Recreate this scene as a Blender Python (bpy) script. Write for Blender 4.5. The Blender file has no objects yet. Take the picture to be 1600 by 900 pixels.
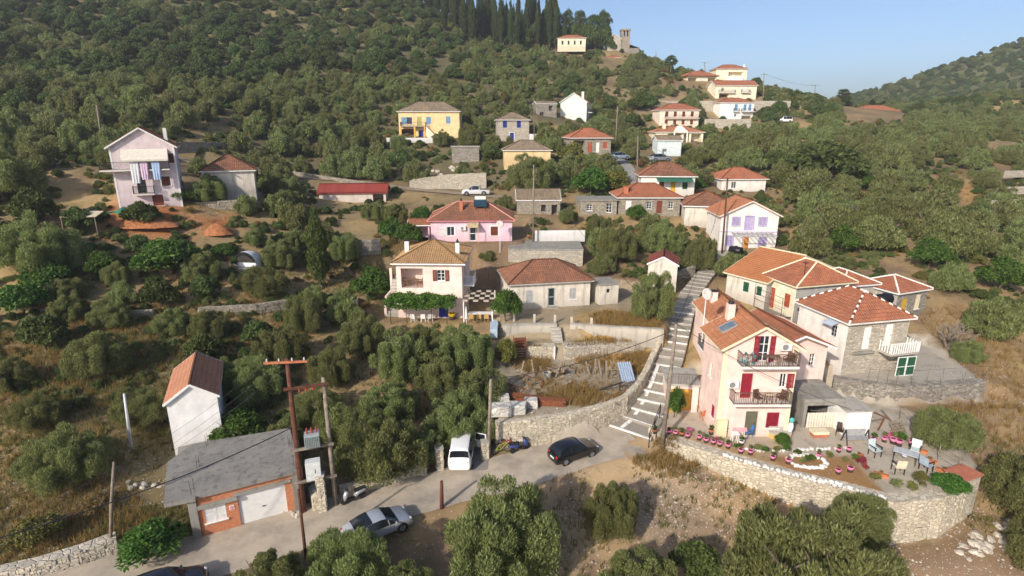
import bpy, bmesh, math, random
import numpy as np
from mathutils import Vector, Matrix, noise
random.seed(7); RNG = np.random.default_rng(11)
D = bpy.data; SC = bpy.context.scene; COL = SC.collection
R = math.radians; PI = math.pi

# ------------------------------------------------------------------ camera, sky, sun, exposure
CAM_H = 24.0; PITCH = R(16.0); FPX = 889.0
cam = D.cameras.new('camera'); cam.sensor_width = 36.0; cam.lens = FPX / 1600.0 * 36.0
cam.clip_start = 0.5; cam.clip_end = 6000.0
cam_o = D.objects.new('camera', cam); COL.objects.link(cam_o)
cam_o.location = (0, 0, CAM_H); cam_o.rotation_euler = (PI / 2 - PITCH, 0, 0)
SC.camera = cam_o

SUN_EL = R(29.0); SUN_TRAVEL = Vector((0.57, 0.82, 0)).normalized()      # shadows fall away from the viewer and to the right
sun_dir = Vector((-SUN_TRAVEL.x * math.cos(SUN_EL), -SUN_TRAVEL.y * math.cos(SUN_EL), math.sin(SUN_EL)))
W = D.worlds.new('World'); SC.world = W; W.use_nodes = True
wn = W.node_tree.nodes; wl = W.node_tree.links
sky = wn.new('ShaderNodeTexSky'); sky.sky_type = 'NISHITA'; sky.sun_disc = False
sky.sun_elevation = SUN_EL; sky.sun_rotation = math.atan2(sun_dir.x, sun_dir.y)
sky.altitude = 0.0; sky.air_density = 0.7; sky.dust_density = 1.9; sky.ozone_density = 2.0
bg = wn['Background']; bg.inputs['Strength'].default_value = 0.112
wl.new(sky.outputs['Color'], bg.inputs['Color'])
sl = D.lights.new('sun', 'SUN'); sl.energy = 3.1; sl.angle = R(1.0); sl.color = (1.0, 0.91, 0.79)
so = D.objects.new('sun', sl); COL.objects.link(so)
so.rotation_euler = (-sun_dir).to_track_quat('-Z', 'Y').to_euler()
SC.view_settings.view_transform = 'Standard'; SC.view_settings.look = 'None'
SC.view_settings.exposure = 0.64; SC.view_settings.gamma = 1.0
SC.view_settings.use_curve_mapping = False
SC.render.engine = 'CYCLES'
SC.cycles.max_bounces = 6; SC.cycles.diffuse_bounces = 4; SC.cycles.transmission_bounces = 3; SC.cycles.transparent_max_bounces = 6
SC.cycles.use_denoising = True; SC.cycles.volume_bounces = 0; SC.cycles.use_adaptive_sampling = True; SC.cycles.adaptive_threshold = 0.03; SC.cycles.adaptive_min_samples = 24

# ------------------------------------------------------------------ photo geometry: pixel -> place
CC, SS = math.cos(PITCH), math.sin(PITCH)
def P(px, py, z=None, d=None):
    a = (px - 800) / FPX; b = (py - 450) / FPX
    x, y, zz = a, CC - b * SS, -(b * CC + SS)
    t = d if d is not None else (z - CAM_H) / zz
    return Vector((x * t, y * t, CAM_H + zz * t))
def proj(v):
    dz = CAM_H - v[2]; dep = v[1] * CC + dz * SS
    return 800 + FPX * v[0] / dep, 450 + FPX * (dz * CC - v[1] * SS) / dep, dep

# ------------------------------------------------------------------ object helpers
def tag(o, label=None, cat=None, group=None, kind=None):
    if label: o['label'] = label
    if cat: o['category'] = cat
    if group: o['group'] = group
    if kind: o['kind'] = kind
    return o
def empty(name, loc, rz=0.0, label=None, cat=None, group=None):
    o = D.objects.new(name, None); COL.objects.link(o); o.empty_display_size = 0.2
    o.location = loc; o.rotation_euler = (0, 0, rz)
    return tag(o, label, cat, group)
def link(name, me, parent=None, loc=None, rz=None):
    o = D.objects.new(name, me); COL.objects.link(o)
    if parent is not None: o.parent = parent
    if loc is not None: o.location = loc
    if rz is not None: o.rotation_euler = (0, 0, rz)
    return o
def copy_tree(o, parent=None):
    c = o.copy(); COL.objects.link(c); c.parent = parent
    for ch in o.children: copy_tree(ch, c)
    return c

class MB:
    def __init__(s): s.v = []; s.f = []; s.mi = []; s.uv = {}; s.m = 0; s.M = None
    def pt(s, p):
        s.v.append(tuple(s.M @ Vector(p)) if s.M is not None else tuple(p)); return len(s.v) - 1
    def face(s, idx, uv=None):
        s.f.append(tuple(idx)); s.mi.append(s.m)
        if uv: s.uv[len(s.f) - 1] = uv
    def poly(s, pts, uv=None): s.face([s.pt(p) for p in pts], uv)
    def box(s, x0, x1, y0, y1, z0, z1):
        i = [s.pt(p) for p in ((x0,y0,z0),(x1,y0,z0),(x1,y1,z0),(x0,y1,z0),(x0,y0,z1),(x1,y0,z1),(x1,y1,z1),(x0,y1,z1))]
        for q in ((3,2,1,0),(4,5,6,7),(0,1,5,4),(1,2,6,5),(2,3,7,6),(3,0,4,7)): s.face([i[k] for k in q])
        return s
    def bar(s, a, b, w, h=None, up=(0,0,1)):
        a = Vector(a); b = Vector(b); h = h or w; d = (b - a)
        if d.length < 1e-6: return s
        d.normalize(); u = Vector(up)
        if abs(d.dot(u)) > .98: u = Vector((0,1,0))
        sd = d.cross(u).normalized() * (w / 2); u = sd.cross(d).normalized() * (h / 2)
        i = [s.pt(p) for p in (a-sd-u,a+sd-u,a+sd+u,a-sd+u,b-sd-u,b+sd-u,b+sd+u,b-sd+u)]
        for q in ((0,1,2,3),(7,6,5,4),(0,4,5,1),(1,5,6,2),(2,6,7,3),(3,7,4,0)): s.face([i[k] for k in q])
        return s
    def tube(s, pts, rad, n=8, cap=True):
        rings = []; pts = [Vector(p) for p in pts]
        for k, p in enumerate(pts):
            d = (pts[min(k+1, len(pts)-1)] - pts[max(k-1, 0)]).normalized()
            u = Vector((0,0,1)) if abs(d.z) < .95 else Vector((1,0,0))
            a = d.cross(u).normalized(); b = a.cross(d)
            r = rad[k] if isinstance(rad, (list, tuple)) else rad
            rings.append([s.pt(p + (a*math.cos(2*PI*j/n) + b*math.sin(2*PI*j/n))*r) for j in range(n)])
        for k in range(len(rings)-1):
            for j in range(n): s.face((rings[k][j], rings[k][(j+1)%n], rings[k+1][(j+1)%n], rings[k+1][j]))
        if cap: s.face(rings[0][::-1]); s.face(rings[-1])
        return s
    def lathe(s, prof, n=12, c=(0,0,0)):
        rings = [[s.pt((c[0]+r*math.cos(2*PI*j/n), c[1]+r*math.sin(2*PI*j/n), c[2]+z)) for j in range(n)] for r, z in prof]
        for k in range(len(rings)-1):
            for j in range(n): s.face((rings[k][j], rings[k][(j+1)%n], rings[k+1][(j+1)%n], rings[k+1][j]))
        s.face(rings[0][::-1]); s.face(rings[-1]); return s
    def blob(s, c, r, jit=.15, seg=7, rings=5, rnd=random):
        idx = []; c = Vector(c); r = Vector(r) if not isinstance(r, (int, float)) else Vector((r, r, r))
        top = s.pt(c + Vector((0,0,r.z))); bot = s.pt(c - Vector((0,0,r.z)))
        for i in range(1, rings):
            th = PI*i/rings; row = []
            for j in range(seg):
                k = 1 + rnd.uniform(-jit, jit); ph = 2*PI*j/seg
                row.append(s.pt(c + Vector((r.x*math.sin(th)*math.cos(ph)*k, r.y*math.sin(th)*math.sin(ph)*k, r.z*math.cos(th)*k))))
            idx.append(row)
        for j in range(seg):
            s.face((top, idx[0][j], idx[0][(j+1)%seg])); s.face((bot, idx[-1][(j+1)%seg], idx[-1][j]))
            for i in range(len(idx)-1): s.face((idx[i][j], idx[i+1][j], idx[i+1][(j+1)%seg], idx[i][(j+1)%seg]))
        return s
    def prism(s, outline, z0, z1):
        n = len(outline); b = [s.pt((x,y,z0)) for x,y in outline]; t = [s.pt((x,y,z1)) for x,y in outline]
        s.face(b[::-1]); s.face(t)
        for k in range(n): s.face((b[k], b[(k+1)%n], t[(k+1)%n], t[k]))
        return s
    def mesh(s, name, mats, smooth=False):
        me = D.meshes.new(name); me.from_pydata(s.v, [], s.f)
        for m in (mats if isinstance(mats, (list, tuple)) else [mats]): me.materials.append(m)
        if any(s.mi): me.polygons.foreach_set('material_index', s.mi)
        if s.uv:
            ul = me.uv_layers.new(name='UVMap')
            for fi, uvs in s.uv.items():
                for k, li in enumerate(me.polygons[fi].loop_indices): ul.data[li].uv = uvs[k]
        if smooth: me.polygons.foreach_set('use_smooth', [True]*len(me.polygons))
        me.update(); return me
    def build(s, name, mats, parent=None, loc=None, rz=None, smooth=False):
        return link(name, s.mesh(name, mats, smooth), parent, loc, rz)

# ------------------------------------------------------------------ materials
def nmat(name):
    m = D.materials.new(name); m.use_nodes = True; nt = m.node_tree
    return m, nt, nt.nodes['Principled BSDF']
def rgb(c): return (c[0], c[1], c[2], 1.0)
def add(nt, t, **kw):
    n = nt.nodes.new(t)
    for k, v in kw.items(): setattr(n, k, v)
    return n
def mix(nt, a, b, fac, mode='MIX'):
    n = nt.nodes.new('ShaderNodeMix'); n.data_type = 'RGBA'; n.blend_type = mode
    for sock, v in ((n.inputs[6], a), (n.inputs[7], b)):
        if isinstance(v, (tuple, list)): sock.default_value = rgb(v)
        else: nt.links.new(v, sock)
    if isinstance(fac, (int, float)): n.inputs[0].default_value = fac
    else: nt.links.new(fac, n.inputs[0])
    return n.outputs[2]
def ramp(nt, src, p0, p1, v0=0.0, v1=1.0):
    n = nt.nodes.new('ShaderNodeMapRange'); n.clamp = True
    n.inputs[1].default_value = p0; n.inputs[2].default_value = p1; n.inputs[3].default_value = v0; n.inputs[4].default_value = v1
    nt.links.new(src, n.inputs[0]); return n.outputs[0]
def coord(nt, kind='Object'):
    return nt.nodes.new('ShaderNodeTexCoord').outputs[kind]
def geo_pos(nt): return nt.nodes.new('ShaderNodeNewGeometry').outputs['Position']
def tnoise(nt, vec, scale, detail=4, rough=.6):
    n = nt.nodes.new('ShaderNodeTexNoise'); n.inputs['Scale'].default_value = scale; n.inputs['Detail'].default_value = detail; n.inputs['Roughness'].default_value = rough
    nt.links.new(vec, n.inputs['Vector']); return n
def bump(nt, b, h, strength, dist=.02):
    n = nt.nodes.new('ShaderNodeBump'); n.inputs['Strength'].default_value = strength; n.inputs['Distance'].default_value = dist
    nt.links.new(h, n.inputs['Height']); nt.links.new(n.outputs[0], b.inputs['Normal'])
CACHE = {}
def plain(name, c, rough=.6, metal=0.0, spec=.3, var=.12, scale=3.0, coat=0.0):
    key = ('plain', name)
    if key in CACHE: return CACHE[key]
    m, nt, b = nmat(name); n = tnoise(nt, coord(nt), scale)
    dk = tuple(x * (1 - var * 1.6) for x in c); lt = tuple(min(1, x * (1 + var)) for x in c)
    nt.links.new(mix(nt, dk, lt, ramp(nt, n.outputs[0], .3, .7)), b.inputs['Base Color'])
    b.inputs['Roughness'].default_value = rough; b.inputs['Metallic'].default_value = metal
    b.inputs['Specular IOR Level'].default_value = spec; b.inputs['Coat Weight'].default_value = coat
    CACHE[key] = m; return m
def plaster(name, c, stain=(.30,.26,.22), amt=.35):
    """painted render with blotches, streaks running down and a little relief"""
    key = ('plaster', name)
    if key in CACHE: return CACHE[key]
    m, nt, b = nmat(name); co = coord(nt)
    mp = add(nt, 'ShaderNodeMapping'); mp.inputs['Scale'].default_value = (1.6, 1.6, .22); nt.links.new(co, mp.inputs[0])
    streak = tnoise(nt, mp.outputs[0], 1.4, 5, .65); blot = tnoise(nt, co, .9, 5, .6); fine = tnoise(nt, co, 14, 3)
    col = mix(nt, tuple(x*.84 for x in c), tuple(min(1, x*1.05) for x in c), ramp(nt, blot.outputs[0], .35, .62)); sxy = add(nt, 'ShaderNodeSeparateXYZ'); nt.links.new(co, sxy.inputs[0]); zd = add(nt, 'ShaderNodeMath', operation='MULTIPLY'); nt.links.new(ramp(nt, sxy.outputs[2], 1.3, -.1), zd.inputs[0]); nt.links.new(ramp(nt, blot.outputs[0], .3, .7, .1, .75), zd.inputs[1]); col = mix(nt, col, tuple(x*.8 for x in stain), zd.outputs[0])
    col = mix(nt, col, stain, ramp(nt, streak.outputs[0], .50, .76, 0, min(1, amt*1.35)))
    col = mix(nt, col, tuple(x*.78 for x in c), ramp(nt, fine.outputs[0], .55, .8, 0, .25))
    nt.links.new(col, b.inputs['Base Color']); b.inputs['Roughness'].default_value = .9; b.inputs['Specular IOR Level'].default_value = .15
    bump(nt, b, fine.outputs[0], .25, .01); CACHE[key] = m; return m
def stone(name, a=(.46,.40,.31), c=(.26,.23,.19), mortar=(.30,.27,.22), scale=3.2, flat=1.7, world=True):
    """rubble masonry: each stone its own tone, joints recessed"""
    key = ('stone', name)
    if key in CACHE: return CACHE[key]
    m, nt, b = nmat(name); co = geo_pos(nt) if world else coord(nt)
    mp = add(nt, 'ShaderNodeMapping'); mp.inputs['Scale'].default_value = (scale, scale, scale*flat); nt.links.new(co, mp.inputs[0])
    v = add(nt, 'ShaderNodeTexVoronoi'); nt.links.new(mp.outputs[0], v.inputs['Vector']); v.inputs['Scale'].default_value = 1; v.inputs['Randomness'].default_value = .85
    e = add(nt, 'ShaderNodeTexVoronoi', feature='DISTANCE_TO_EDGE'); nt.links.new(mp.outputs[0], e.inputs['Vector']); e.inputs['Scale'].default_value = 1; e.inputs['Randomness'].default_value = .85
    sep = add(nt, 'ShaderNodeSeparateColor'); nt.links.new(v.outputs['Color'], sep.inputs[0])
    n = tnoise(nt, co, 7, 5, .65); big = tnoise(nt, co, .35, 4)
    col = mix(nt, c, a, ramp(nt, sep.outputs[0], .1, .9)); col = mix(nt, col, tuple(x*1.3 for x in a), ramp(nt, n.outputs[0], .5, .75, 0, .5))
    col = mix(nt, col, (.13,.115,.095), ramp(nt, big.outputs[0], .55, .75, 0, .45))
    j = ramp(nt, e.outputs['Distance'], .02, .10)
    col = mix(nt, mortar, col, j); nt.links.new(col, b.inputs['Base Color'])
    b.inputs['Roughness'].default_value = .92; b.inputs['Specular IOR Level'].default_value = .12
    mm = add(nt, 'ShaderNodeMath', operation='MULTIPLY_ADD'); nt.links.new(n.outputs[0], mm.inputs[0]); mm.inputs[1].default_value = .4; nt.links.new(j, mm.inputs[2])
    bump(nt, b, mm.outputs[0], .8, .05); CACHE[key] = m; return m
def tiles(name, c1, c2, c3, tw=.24, th=.38, dirt=.5):
    """clay roof tiles in UV metres: every tile its own shade, lichen and soot in patches"""
    key = ('tiles', name)
    if key in CACHE: return CACHE[key]
    m, nt, b = nmat(name); uv = coord(nt, 'UV')
    dv = add(nt, 'ShaderNodeVectorMath', operation='DIVIDE'); dv.inputs[1].default_value = (tw, th, 1); nt.links.new(uv, dv.inputs[0])
    fl = add(nt, 'ShaderNodeVectorMath', operation='FLOOR'); nt.links.new(dv.outputs[0], fl.inputs[0])
    w = add(nt, 'ShaderNodeTexWhiteNoise', noise_dimensions='2D'); nt.links.new(fl.outputs[0], w.inputs['Vector'])
    fr = add(nt, 'ShaderNodeVectorMath', operation='FRACTION'); nt.links.new(dv.outputs[0], fr.inputs[0])
    sx = add(nt, 'ShaderNodeSeparateXYZ'); nt.links.new(fr.outputs[0], sx.inputs[0])
    gp = geo_pos(nt); big = tnoise(nt, gp, .55, 5, .65); fin = tnoise(nt, gp, 6, 4, .7)
    col = mix(nt, c1, c2, w.outputs['Value'])
    col = mix(nt, col, c3, ramp(nt, big.outputs[0], .42, .68, 0, dirt))
    col = mix(nt, col, tuple(x*.45 for x in c3), ramp(nt, fin.outputs[0], .55, .8, 0, .55))
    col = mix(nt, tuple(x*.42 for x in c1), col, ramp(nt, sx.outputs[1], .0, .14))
    nt.links.new(col, b.inputs['Base Color']); b.inputs['Roughness'].default_value = .85; b.inputs['Specular IOR Level'].default_value = .2
    bump(nt, b, fin.outputs[0], .3, .02); CACHE[key] = m; return m
def leafmat(name, dark, light, tip=None, trans=.25):
    m, nt, b = nmat(name)
    oi = add(nt, 'ShaderNodeObjectInfo'); at = add(nt, 'ShaderNodeAttribute', attribute_name='lv')
    n = tnoise(nt, coord(nt), 2.2, 3)
    f = add(nt, 'ShaderNodeMath', operation='ADD'); nt.links.new(at.outputs['Fac'], f.inputs[0]); nt.links.new(ramp(nt, n.outputs[0], .3, .7, -.25, .25), f.inputs[1])
    col = mix(nt, dark, light, f.outputs[0])
    if tip: col = mix(nt, col, tip, ramp(nt, at.outputs['Fac'], .75, 1.0, 0, .6))
    hs = add(nt, 'ShaderNodeHueSaturation'); nt.links.new(col, hs.inputs['Color'])
    nt.links.new(ramp(nt, oi.outputs['Random'], 0, 1, .490, .530), hs.inputs['Hue']); nt.links.new(ramp(nt, oi.outputs['Random'], 0, 1, .84, 1.26), hs.inputs['Value'])
    nt.links.new(hs.outputs[0], b.inputs['Base Color']); b.inputs['Roughness'].default_value = .62; b.inputs['Specular IOR Level'].default_value = .22
    t = add(nt, 'ShaderNodeBsdfTranslucent'); nt.links.new(hs.outputs[0], t.inputs['Color'])
    mx = add(nt, 'ShaderNodeMixShader'); mx.inputs[0].default_value = trans
    nt.links.new(b.outputs[0], mx.inputs[1]); nt.links.new(t.outputs[0], mx.inputs[2]); nt.links.new(mx.outputs[0], nt.nodes['Material Output'].inputs['Surface'])
    return m
def glassmat(name, c=(.02,.03,.04)):
    m, nt, b = nmat(name); b.inputs['Base Color'].default_value = rgb(c); b.inputs['Roughness'].default_value = .08; b.inputs['Specular IOR Level'].default_value = .6
    return m

BARK = plain('bark', (.16,.125,.095), .95, var=.4, scale=5)
OLIVE_L = leafmat('olive_leaf', (.138,.156,.056), (.32,.335,.122), (.43,.43,.20), .5)
OAK_L = leafmat('oak_leaf', (.055,.080,.022), (.140,.178,.052), (.19,.23,.075), .42)
CYP_L = leafmat('cypress_leaf', (.030,.046,.016), (.088,.108,.034), None, .4)
PINE_L = leafmat('pine_leaf', (.03,.055,.014), (.11,.15,.035), None, .35)
LUSH_L = leafmat('citrus_leaf', (.04,.080,.014), (.12,.20,.034), (.17,.26,.05), .4)
VINE_L = leafmat('vine_leaf', (.035,.085,.012), (.13,.24,.035), (.17,.29,.05))
DRY_L = leafmat('dry_leaf', (.13,.075,.030), (.30,.19,.075), (.40,.28,.12))
YEL_L = leafmat('yellowing_leaf', (.075,.085,.020), (.24,.22,.055))
GLASS = glassmat('window_glass'); GLASS2 = glassmat('car_glass', (.012,.015,.02))
WHITE = plain('white_paint', (.78,.77,.74), .6, var=.05)
CREAMP = plain('cream_paint', (.74,.66,.46), .7, var=.05)
DARKM = plain('dark_metal', (.035,.033,.032), .5, .3)
WOOD = plain('weathered_wood', (.24,.19,.14), .9, var=.35, scale=8)
WOODR = plain('red_brown_timber', (.22,.075,.035), .85, var=.3, scale=6)
POLEM = plain('brown_pole', (.115,.045,.028), .85, var=.3, scale=4)
POLEG = plain('grey_pole', (.23,.19,.15), .9, var=.3, scale=4)
TERRA = plain('terracotta', (.48,.17,.07), .8, var=.15)
PINKP = plain('pink_pot', (.84,.24,.42), .6, var=.12)
REDSH = plain('crimson_shutter', (.26,.018,.035), .5, var=.12)
BROWNSH = plain('brown_shutter', (.17,.045,.025), .6, var=.15)
BLUESH = plain('blue_shutter', (.02,.035,.25), .5, var=.12)
LBLUESH = plain('light_blue_shutter', (.16,.32,.50), .5, var=.12)
GREENSH = plain('green_shutter', (.02,.09,.05), .5, var=.12)
LILACSH = plain('lilac_shutter', (.42,.36,.56), .55, var=.1)
YELSH = plain('yellow_door_paint', (.62,.36,.03), .55, var=.1)
ORNGD = plain('orange_wood_door', (.52,.22,.05), .55, var=.2)
REDSH2 = plain('rust_red_shutter', (.42,.10,.05), .6, var=.12)
CONC = plaster('concrete', (.30,.285,.25), (.14,.13,.115), .6)
CONCD = plaster('dark_concrete', (.255,.24,.215), (.085,.08,.075), .7)
CONCL = plaster('pale_concrete', (.43,.40,.35), (.2,.18,.15), .5)
STONEW = stone('dry_stone', (.40,.35,.27), (.23,.20,.165))
STONEY = stone('honey_stone', (.62,.55,.43), (.44,.385,.295), (.46,.41,.325), scale=2.6)
CYPN_L = leafmat('near_cypress_leaf', (.060,.092,.024), (.165,.215,.058), None, .45)
STONEG = stone('grey_rubble', (.36,.33,.28), (.2,.18,.155), (.24,.215,.18), scale=2.6)
STONEB = stone('pale_block_stone', (.56,.50,.40), (.37,.33,.27), (.40,.365,.30), scale=2.3, flat=2.2)
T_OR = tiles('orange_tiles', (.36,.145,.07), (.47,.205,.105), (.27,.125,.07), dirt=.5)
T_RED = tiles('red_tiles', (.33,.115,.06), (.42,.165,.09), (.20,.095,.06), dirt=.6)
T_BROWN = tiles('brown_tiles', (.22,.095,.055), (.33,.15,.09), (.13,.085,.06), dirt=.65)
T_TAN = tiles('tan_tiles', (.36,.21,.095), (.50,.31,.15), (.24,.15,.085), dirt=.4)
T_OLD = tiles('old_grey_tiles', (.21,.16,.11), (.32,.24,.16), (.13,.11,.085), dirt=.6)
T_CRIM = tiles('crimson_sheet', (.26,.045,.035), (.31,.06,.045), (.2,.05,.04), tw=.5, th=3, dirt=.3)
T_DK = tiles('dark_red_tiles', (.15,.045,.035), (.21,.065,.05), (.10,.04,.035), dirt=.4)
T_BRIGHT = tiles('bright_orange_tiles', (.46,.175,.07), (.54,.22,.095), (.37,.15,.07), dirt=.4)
# ------------------------------------------------------------------ terrain
ANC = []
for a in [  # pixel, pixel, ground level in metres
    (0,905,.2),(300,880,0),(470,830,0),(560,775,0),(700,735,0),(800,715,.1),(900,715,.2),(1000,690,.5),(760,920,-1.2),(1000,860,-1.6),(1000,960,-2),
    (1200,800,-1.6),(1040,702,.2),(1100,720,-.3),(1240,790,-1.3),(1400,842,-2.2),(1510,800,-1.9),(1500,890,-2.4),(1300,895,-2.3),(900,780,-.8),(1100,745,-.6),(600,900,-.8),
    (1150,690,1.0),(1300,700,1.0),(1450,700,.8),(1565,720,.5),(1590,640,1.6),(1440,780,0),(1350,600,2.5),(1470,580,2.5),(1540,560,2.5),(1590,500,4.0),
    (880,600,2.3),(950,590,2.3),(800,600,2.3),(880,500,4.6),(1000,480,4.6),(800,490,4.4),(670,500,3.9),(730,500,3.9),(600,480,4.1),(540,470,4.5),
    (1010,645,1.1),(1030,600,1.9),(1055,525,3.5),(1064,490,4.4),(1095,435,5.8),(1118,410,6.3),(1200,470,5.2),(1300,450,5.2),(1430,490,4.2),
    (290,695,.5),(380,690,.4),(430,640,1.2),(560,700,.6),(640,690,.5),(720,690,.2),(600,600,2.2),(700,560,2.8),(500,600,2.4),
    (100,760,.8),(40,690,2.2),(200,640,2.2),(100,600,3.6),(30,560,4.8),(100,500,6),(250,490,6),(330,560,3.4),(400,560,3.2),(440,480,5.2),(320,440,7.2),
    (390,412,8.4),(470,420,7.2),(150,440,8),(50,430,9),(520,400,7.8),(600,400,8),(790,418,6.0),(850,418,6.0),(910,418,6.0),(945,410,6.3),(700,380,8.7),(800,376,8.7)]:
    ANC.append(tuple(P(a[0], a[1], z=a[2])))
for a in [  # pixel, pixel, distance along the view axis
    (225,314,73),(200,350,70),(100,300,74),(0,340,66),(0,250,85),(100,258,80),(0,200,110),(80,222,98),(300,260,98),(300,225,108),(450,270,115),(450,300,100),
    (550,322,100),(620,300,108),(745,304,106),(800,310,100),(680,330,92),(860,338,92),(900,330,93),(980,338,92),(1050,300,103),(1140,300,112),(1170,390,81),(1250,380,82),(1240,300,112),
    (960,260,118),(930,240,126),(1060,224,150),(1150,230,140),(800,220,140),(668,210,143),(560,225,135),(470,230,125),(400,215,122),(1060,196,172),(1150,191,190),(900,186,172),(850,180,165),
    (1150,152,206),(1140,125,230),(1095,128,222),(960,130,212),(1000,150,195),(880,130,205),(760,130,185),(620,130,178),(500,150,155),(300,160,125),(150,160,122),(0,120,140),
    (100,60,175),(0,0,195),(250,60,185),(400,80,185),(400,0,230),(550,60,215),(650,20,250),(760,68,258),(850,66,258),(975,78,262),(880,80,252),(1060,118,235),(1200,150,212),(1260,158,222),(1330,166,232),
    (1300,222,150),(1250,190,182),(1450,450,66),(1400,400,76),(1400,350,90),(1500,300,112),(1590,250,138),(1590,330,104),(1590,420,74),(1500,190,205),(1590,185,210),(1400,182,215),(1400,220,155),(1380,172,232),
    (1300,300,110),(1300,350,92),(1350,420,72)]:
    ANC.append(tuple(P(a[0], a[1], d=a[2])))
for a in [(1600,62,470),(1550,86,466),(1500,108,460),(1450,134,452),(1400,152,440),(1340,170,430),(1500,160,380),(1600,150,370),(1700,15,480),(1850,-55,490),(2050,-140,500),(1700,110,380),(1850,60,390),(1450,172,330),(310,293,82),(345,290,86)]:
    ANC.append(tuple(P(a[0], a[1], d=a[2])))
ANC += [(60,300,46),(110,290,30),(20,330,62),(-30,350,82),(-120,340,128),(-260,300,150),(-260,200,105),(-200,120,60),(-150,80,36),(-120,40,16),(-70,10,3),(-30,0,-1),(0,0,-3.5),(40,5,-4.5),(80,20,-3),
        (110,60,2),(140,110,13),(180,160,24),(200,240,34),(60,380,30),(150,420,22),(120,560,10),(0,560,40),(-200,560,150),(360,200,50),(250,100,20),(400,0,10),(-400,0,60),(-400,300,200),(0,700,10),
        (-45,30,1.2),(-55,45,5)]
ANC = np.array(ANC)
_c = 5.0
def _basis(q):
    d2 = (q[:,None,0]-ANC[None,:,0])**2 + (q[:,None,1]-ANC[None,:,1])**2
    return np.sqrt(d2 + _c*_c)
_n = len(ANC); _A = np.zeros((_n+3,_n+3)); _A[:_n,:_n] = _basis(ANC) - np.eye(_n)*0.9; _A[:_n,_n] = 1; _A[:_n,_n+1:] = ANC[:,:2]; _A[_n,:_n] = 1; _A[_n+1:,:_n] = ANC[:,:2].T
_wt = np.linalg.solve(_A, np.concatenate([ANC[:,2], np.zeros(3)]))
def H0(q):
    z = _basis(q) @ _wt[:_n] + _wt[_n] + q[:,:2] @ _wt[_n+1:]
    def sst(v, a, b): t = np.clip((v-a)/(b-a), 0, 1); return t*t*(3-2*t)
    drop = sst(q[:,1], 290, 400)*(1 - sst(q[:,0], 110 + (q[:,1]-330)*.35, 190 + (q[:,1]-330)*.35))*sst(q[:,0], -120, 0)   # the ground falls away behind the ridge
    drop = np.maximum(drop, sst(q[:,1], 500, 640)*.9*sst(q[:,0], -150, 0))
    z = z*(1-drop) + 12*drop
    return np.where(z > 100, 100 + 12*np.tanh((z-100)/60), z)

def px_poly(pts, z): return [tuple(P(a, b, z=z))[:2] for a, b in pts]
def seg_d(q, a, b):
    a = np.array(a); b = np.array(b); ab = b - a; L = (ab**2).sum() + 1e-9
    t = np.clip(((q - a) @ ab) / L, 0, 1); c = a + t[:,None]*ab
    return np.hypot(*(q - c).T), t
def poly_sd(q, poly):
    n = len(poly); ins = np.zeros(len(q), bool); dist = np.full(len(q), 1e9)
    for i in range(n):
        a, b = poly[i], poly[(i+1) % n]; d, _ = seg_d(q, a, b); dist = np.minimum(dist, d)
        cond = ((a[1] > q[:,1]) != (b[1] > q[:,1])); xi = (b[0]-a[0])*(q[:,1]-a[1])/((b[1]-a[1]) if abs(b[1]-a[1]) > 1e-9 else 1e-9) + a[0]
        ins ^= cond & (q[:,0] < xi)
    return np.where(ins, -dist, dist)
TERR_FRONT = [(1018,668),(1045,686),(1130,712),(1240,744),(1330,765),(1392,783),(1470,776),(1515,752)]
ROADWALL = [(775,703,.1),(830,698,.15),(890,688,.2),(945,670,.4),(978,652,.7),(1000,622,1.3),(1013,594,1.85),(1023,568,2.4),(1034,545,2.9)]
def xy(l): return [tuple(P(a, b, z=z))[:2] for a, b, z in l]
def inward(l, off):
    o = []
    for i, p in enumerate(l):
        q0, q1 = l[max(i-1,0)], l[min(i+1,len(l)-1)]; dx, dy = q1[0]-q0[0], q1[1]-q0[1]; L = math.hypot(dx, dy); o.append((p[0]-dy/L*off, p[1]+dx/L*off))
    return o
LW = xy([(785,561,2.3),(868,561,2.3),(960,557,2.3),(1032,549,2.3)]); UW = xy([(780,528,3.5),(870,527,3.5),(960,532,3.5),(1040,538,3.5)])
YARD = inward(xy(ROADWALL), .25) + inward(LW, .25)[::-1]; LEDGE = inward(LW, .25) + inward(UW, .25)[::-1]; COTT = inward(UW, .2) + xy([(1055,480,4.6),(1030,455,4.6),(940,446,4.6),(790,455,4.6),(765,470,4.6)])
PADS = [  # polygon, level, blend
    (px_poly(TERR_FRONT + [(1530,715),(1440,650),(1330,610),(1250,596),(1080,592),(1052,625)], 1.0), 1.0, .35),
    (YARD, 2.3, .3), (LEDGE, 3.45, .3), (COTT, 4.6, .3),
    (px_poly([(1303,592),(1400,606),(1542,598),(1445,535),(1310,545)], 2.5), 2.5, .35),
    (px_poly([(595,505),(735,508),(790,500),(790,455),(735,440),(600,450)], 3.9), 3.9, .5),
    ([(-19.8,28.6),(-13.5,32.0),(-16.6,37.0),(-23,33.5)], 0.0, .5),
    ([(-26.3,36.0),(-22,37.6),(-25,44.5),(-29.5,42.5)], 0.5, .8),
    (px_poly([(640,388),(815,378),(820,352),(650,352)], 8.7), 8.7, .8),
]
def rib(pts, hw, bl):
    return ([tuple(v) for v in pts], hw, bl)
ROAD = [P(-420,1000,z=.3),P(-150,968,z=.2),P(40,938,z=.1),P(230,893,z=0),P(400,846,z=0),P(560,797,z=0),P(690,762,z=0),P(800,736,z=.1),P(880,712,z=.2),P(950,692,z=.35),P(990,682,z=.5)]
DRIVE = [P(735,735,z=0),P(742,708,z=0.05),P(748,685,z=.15)]
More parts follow.
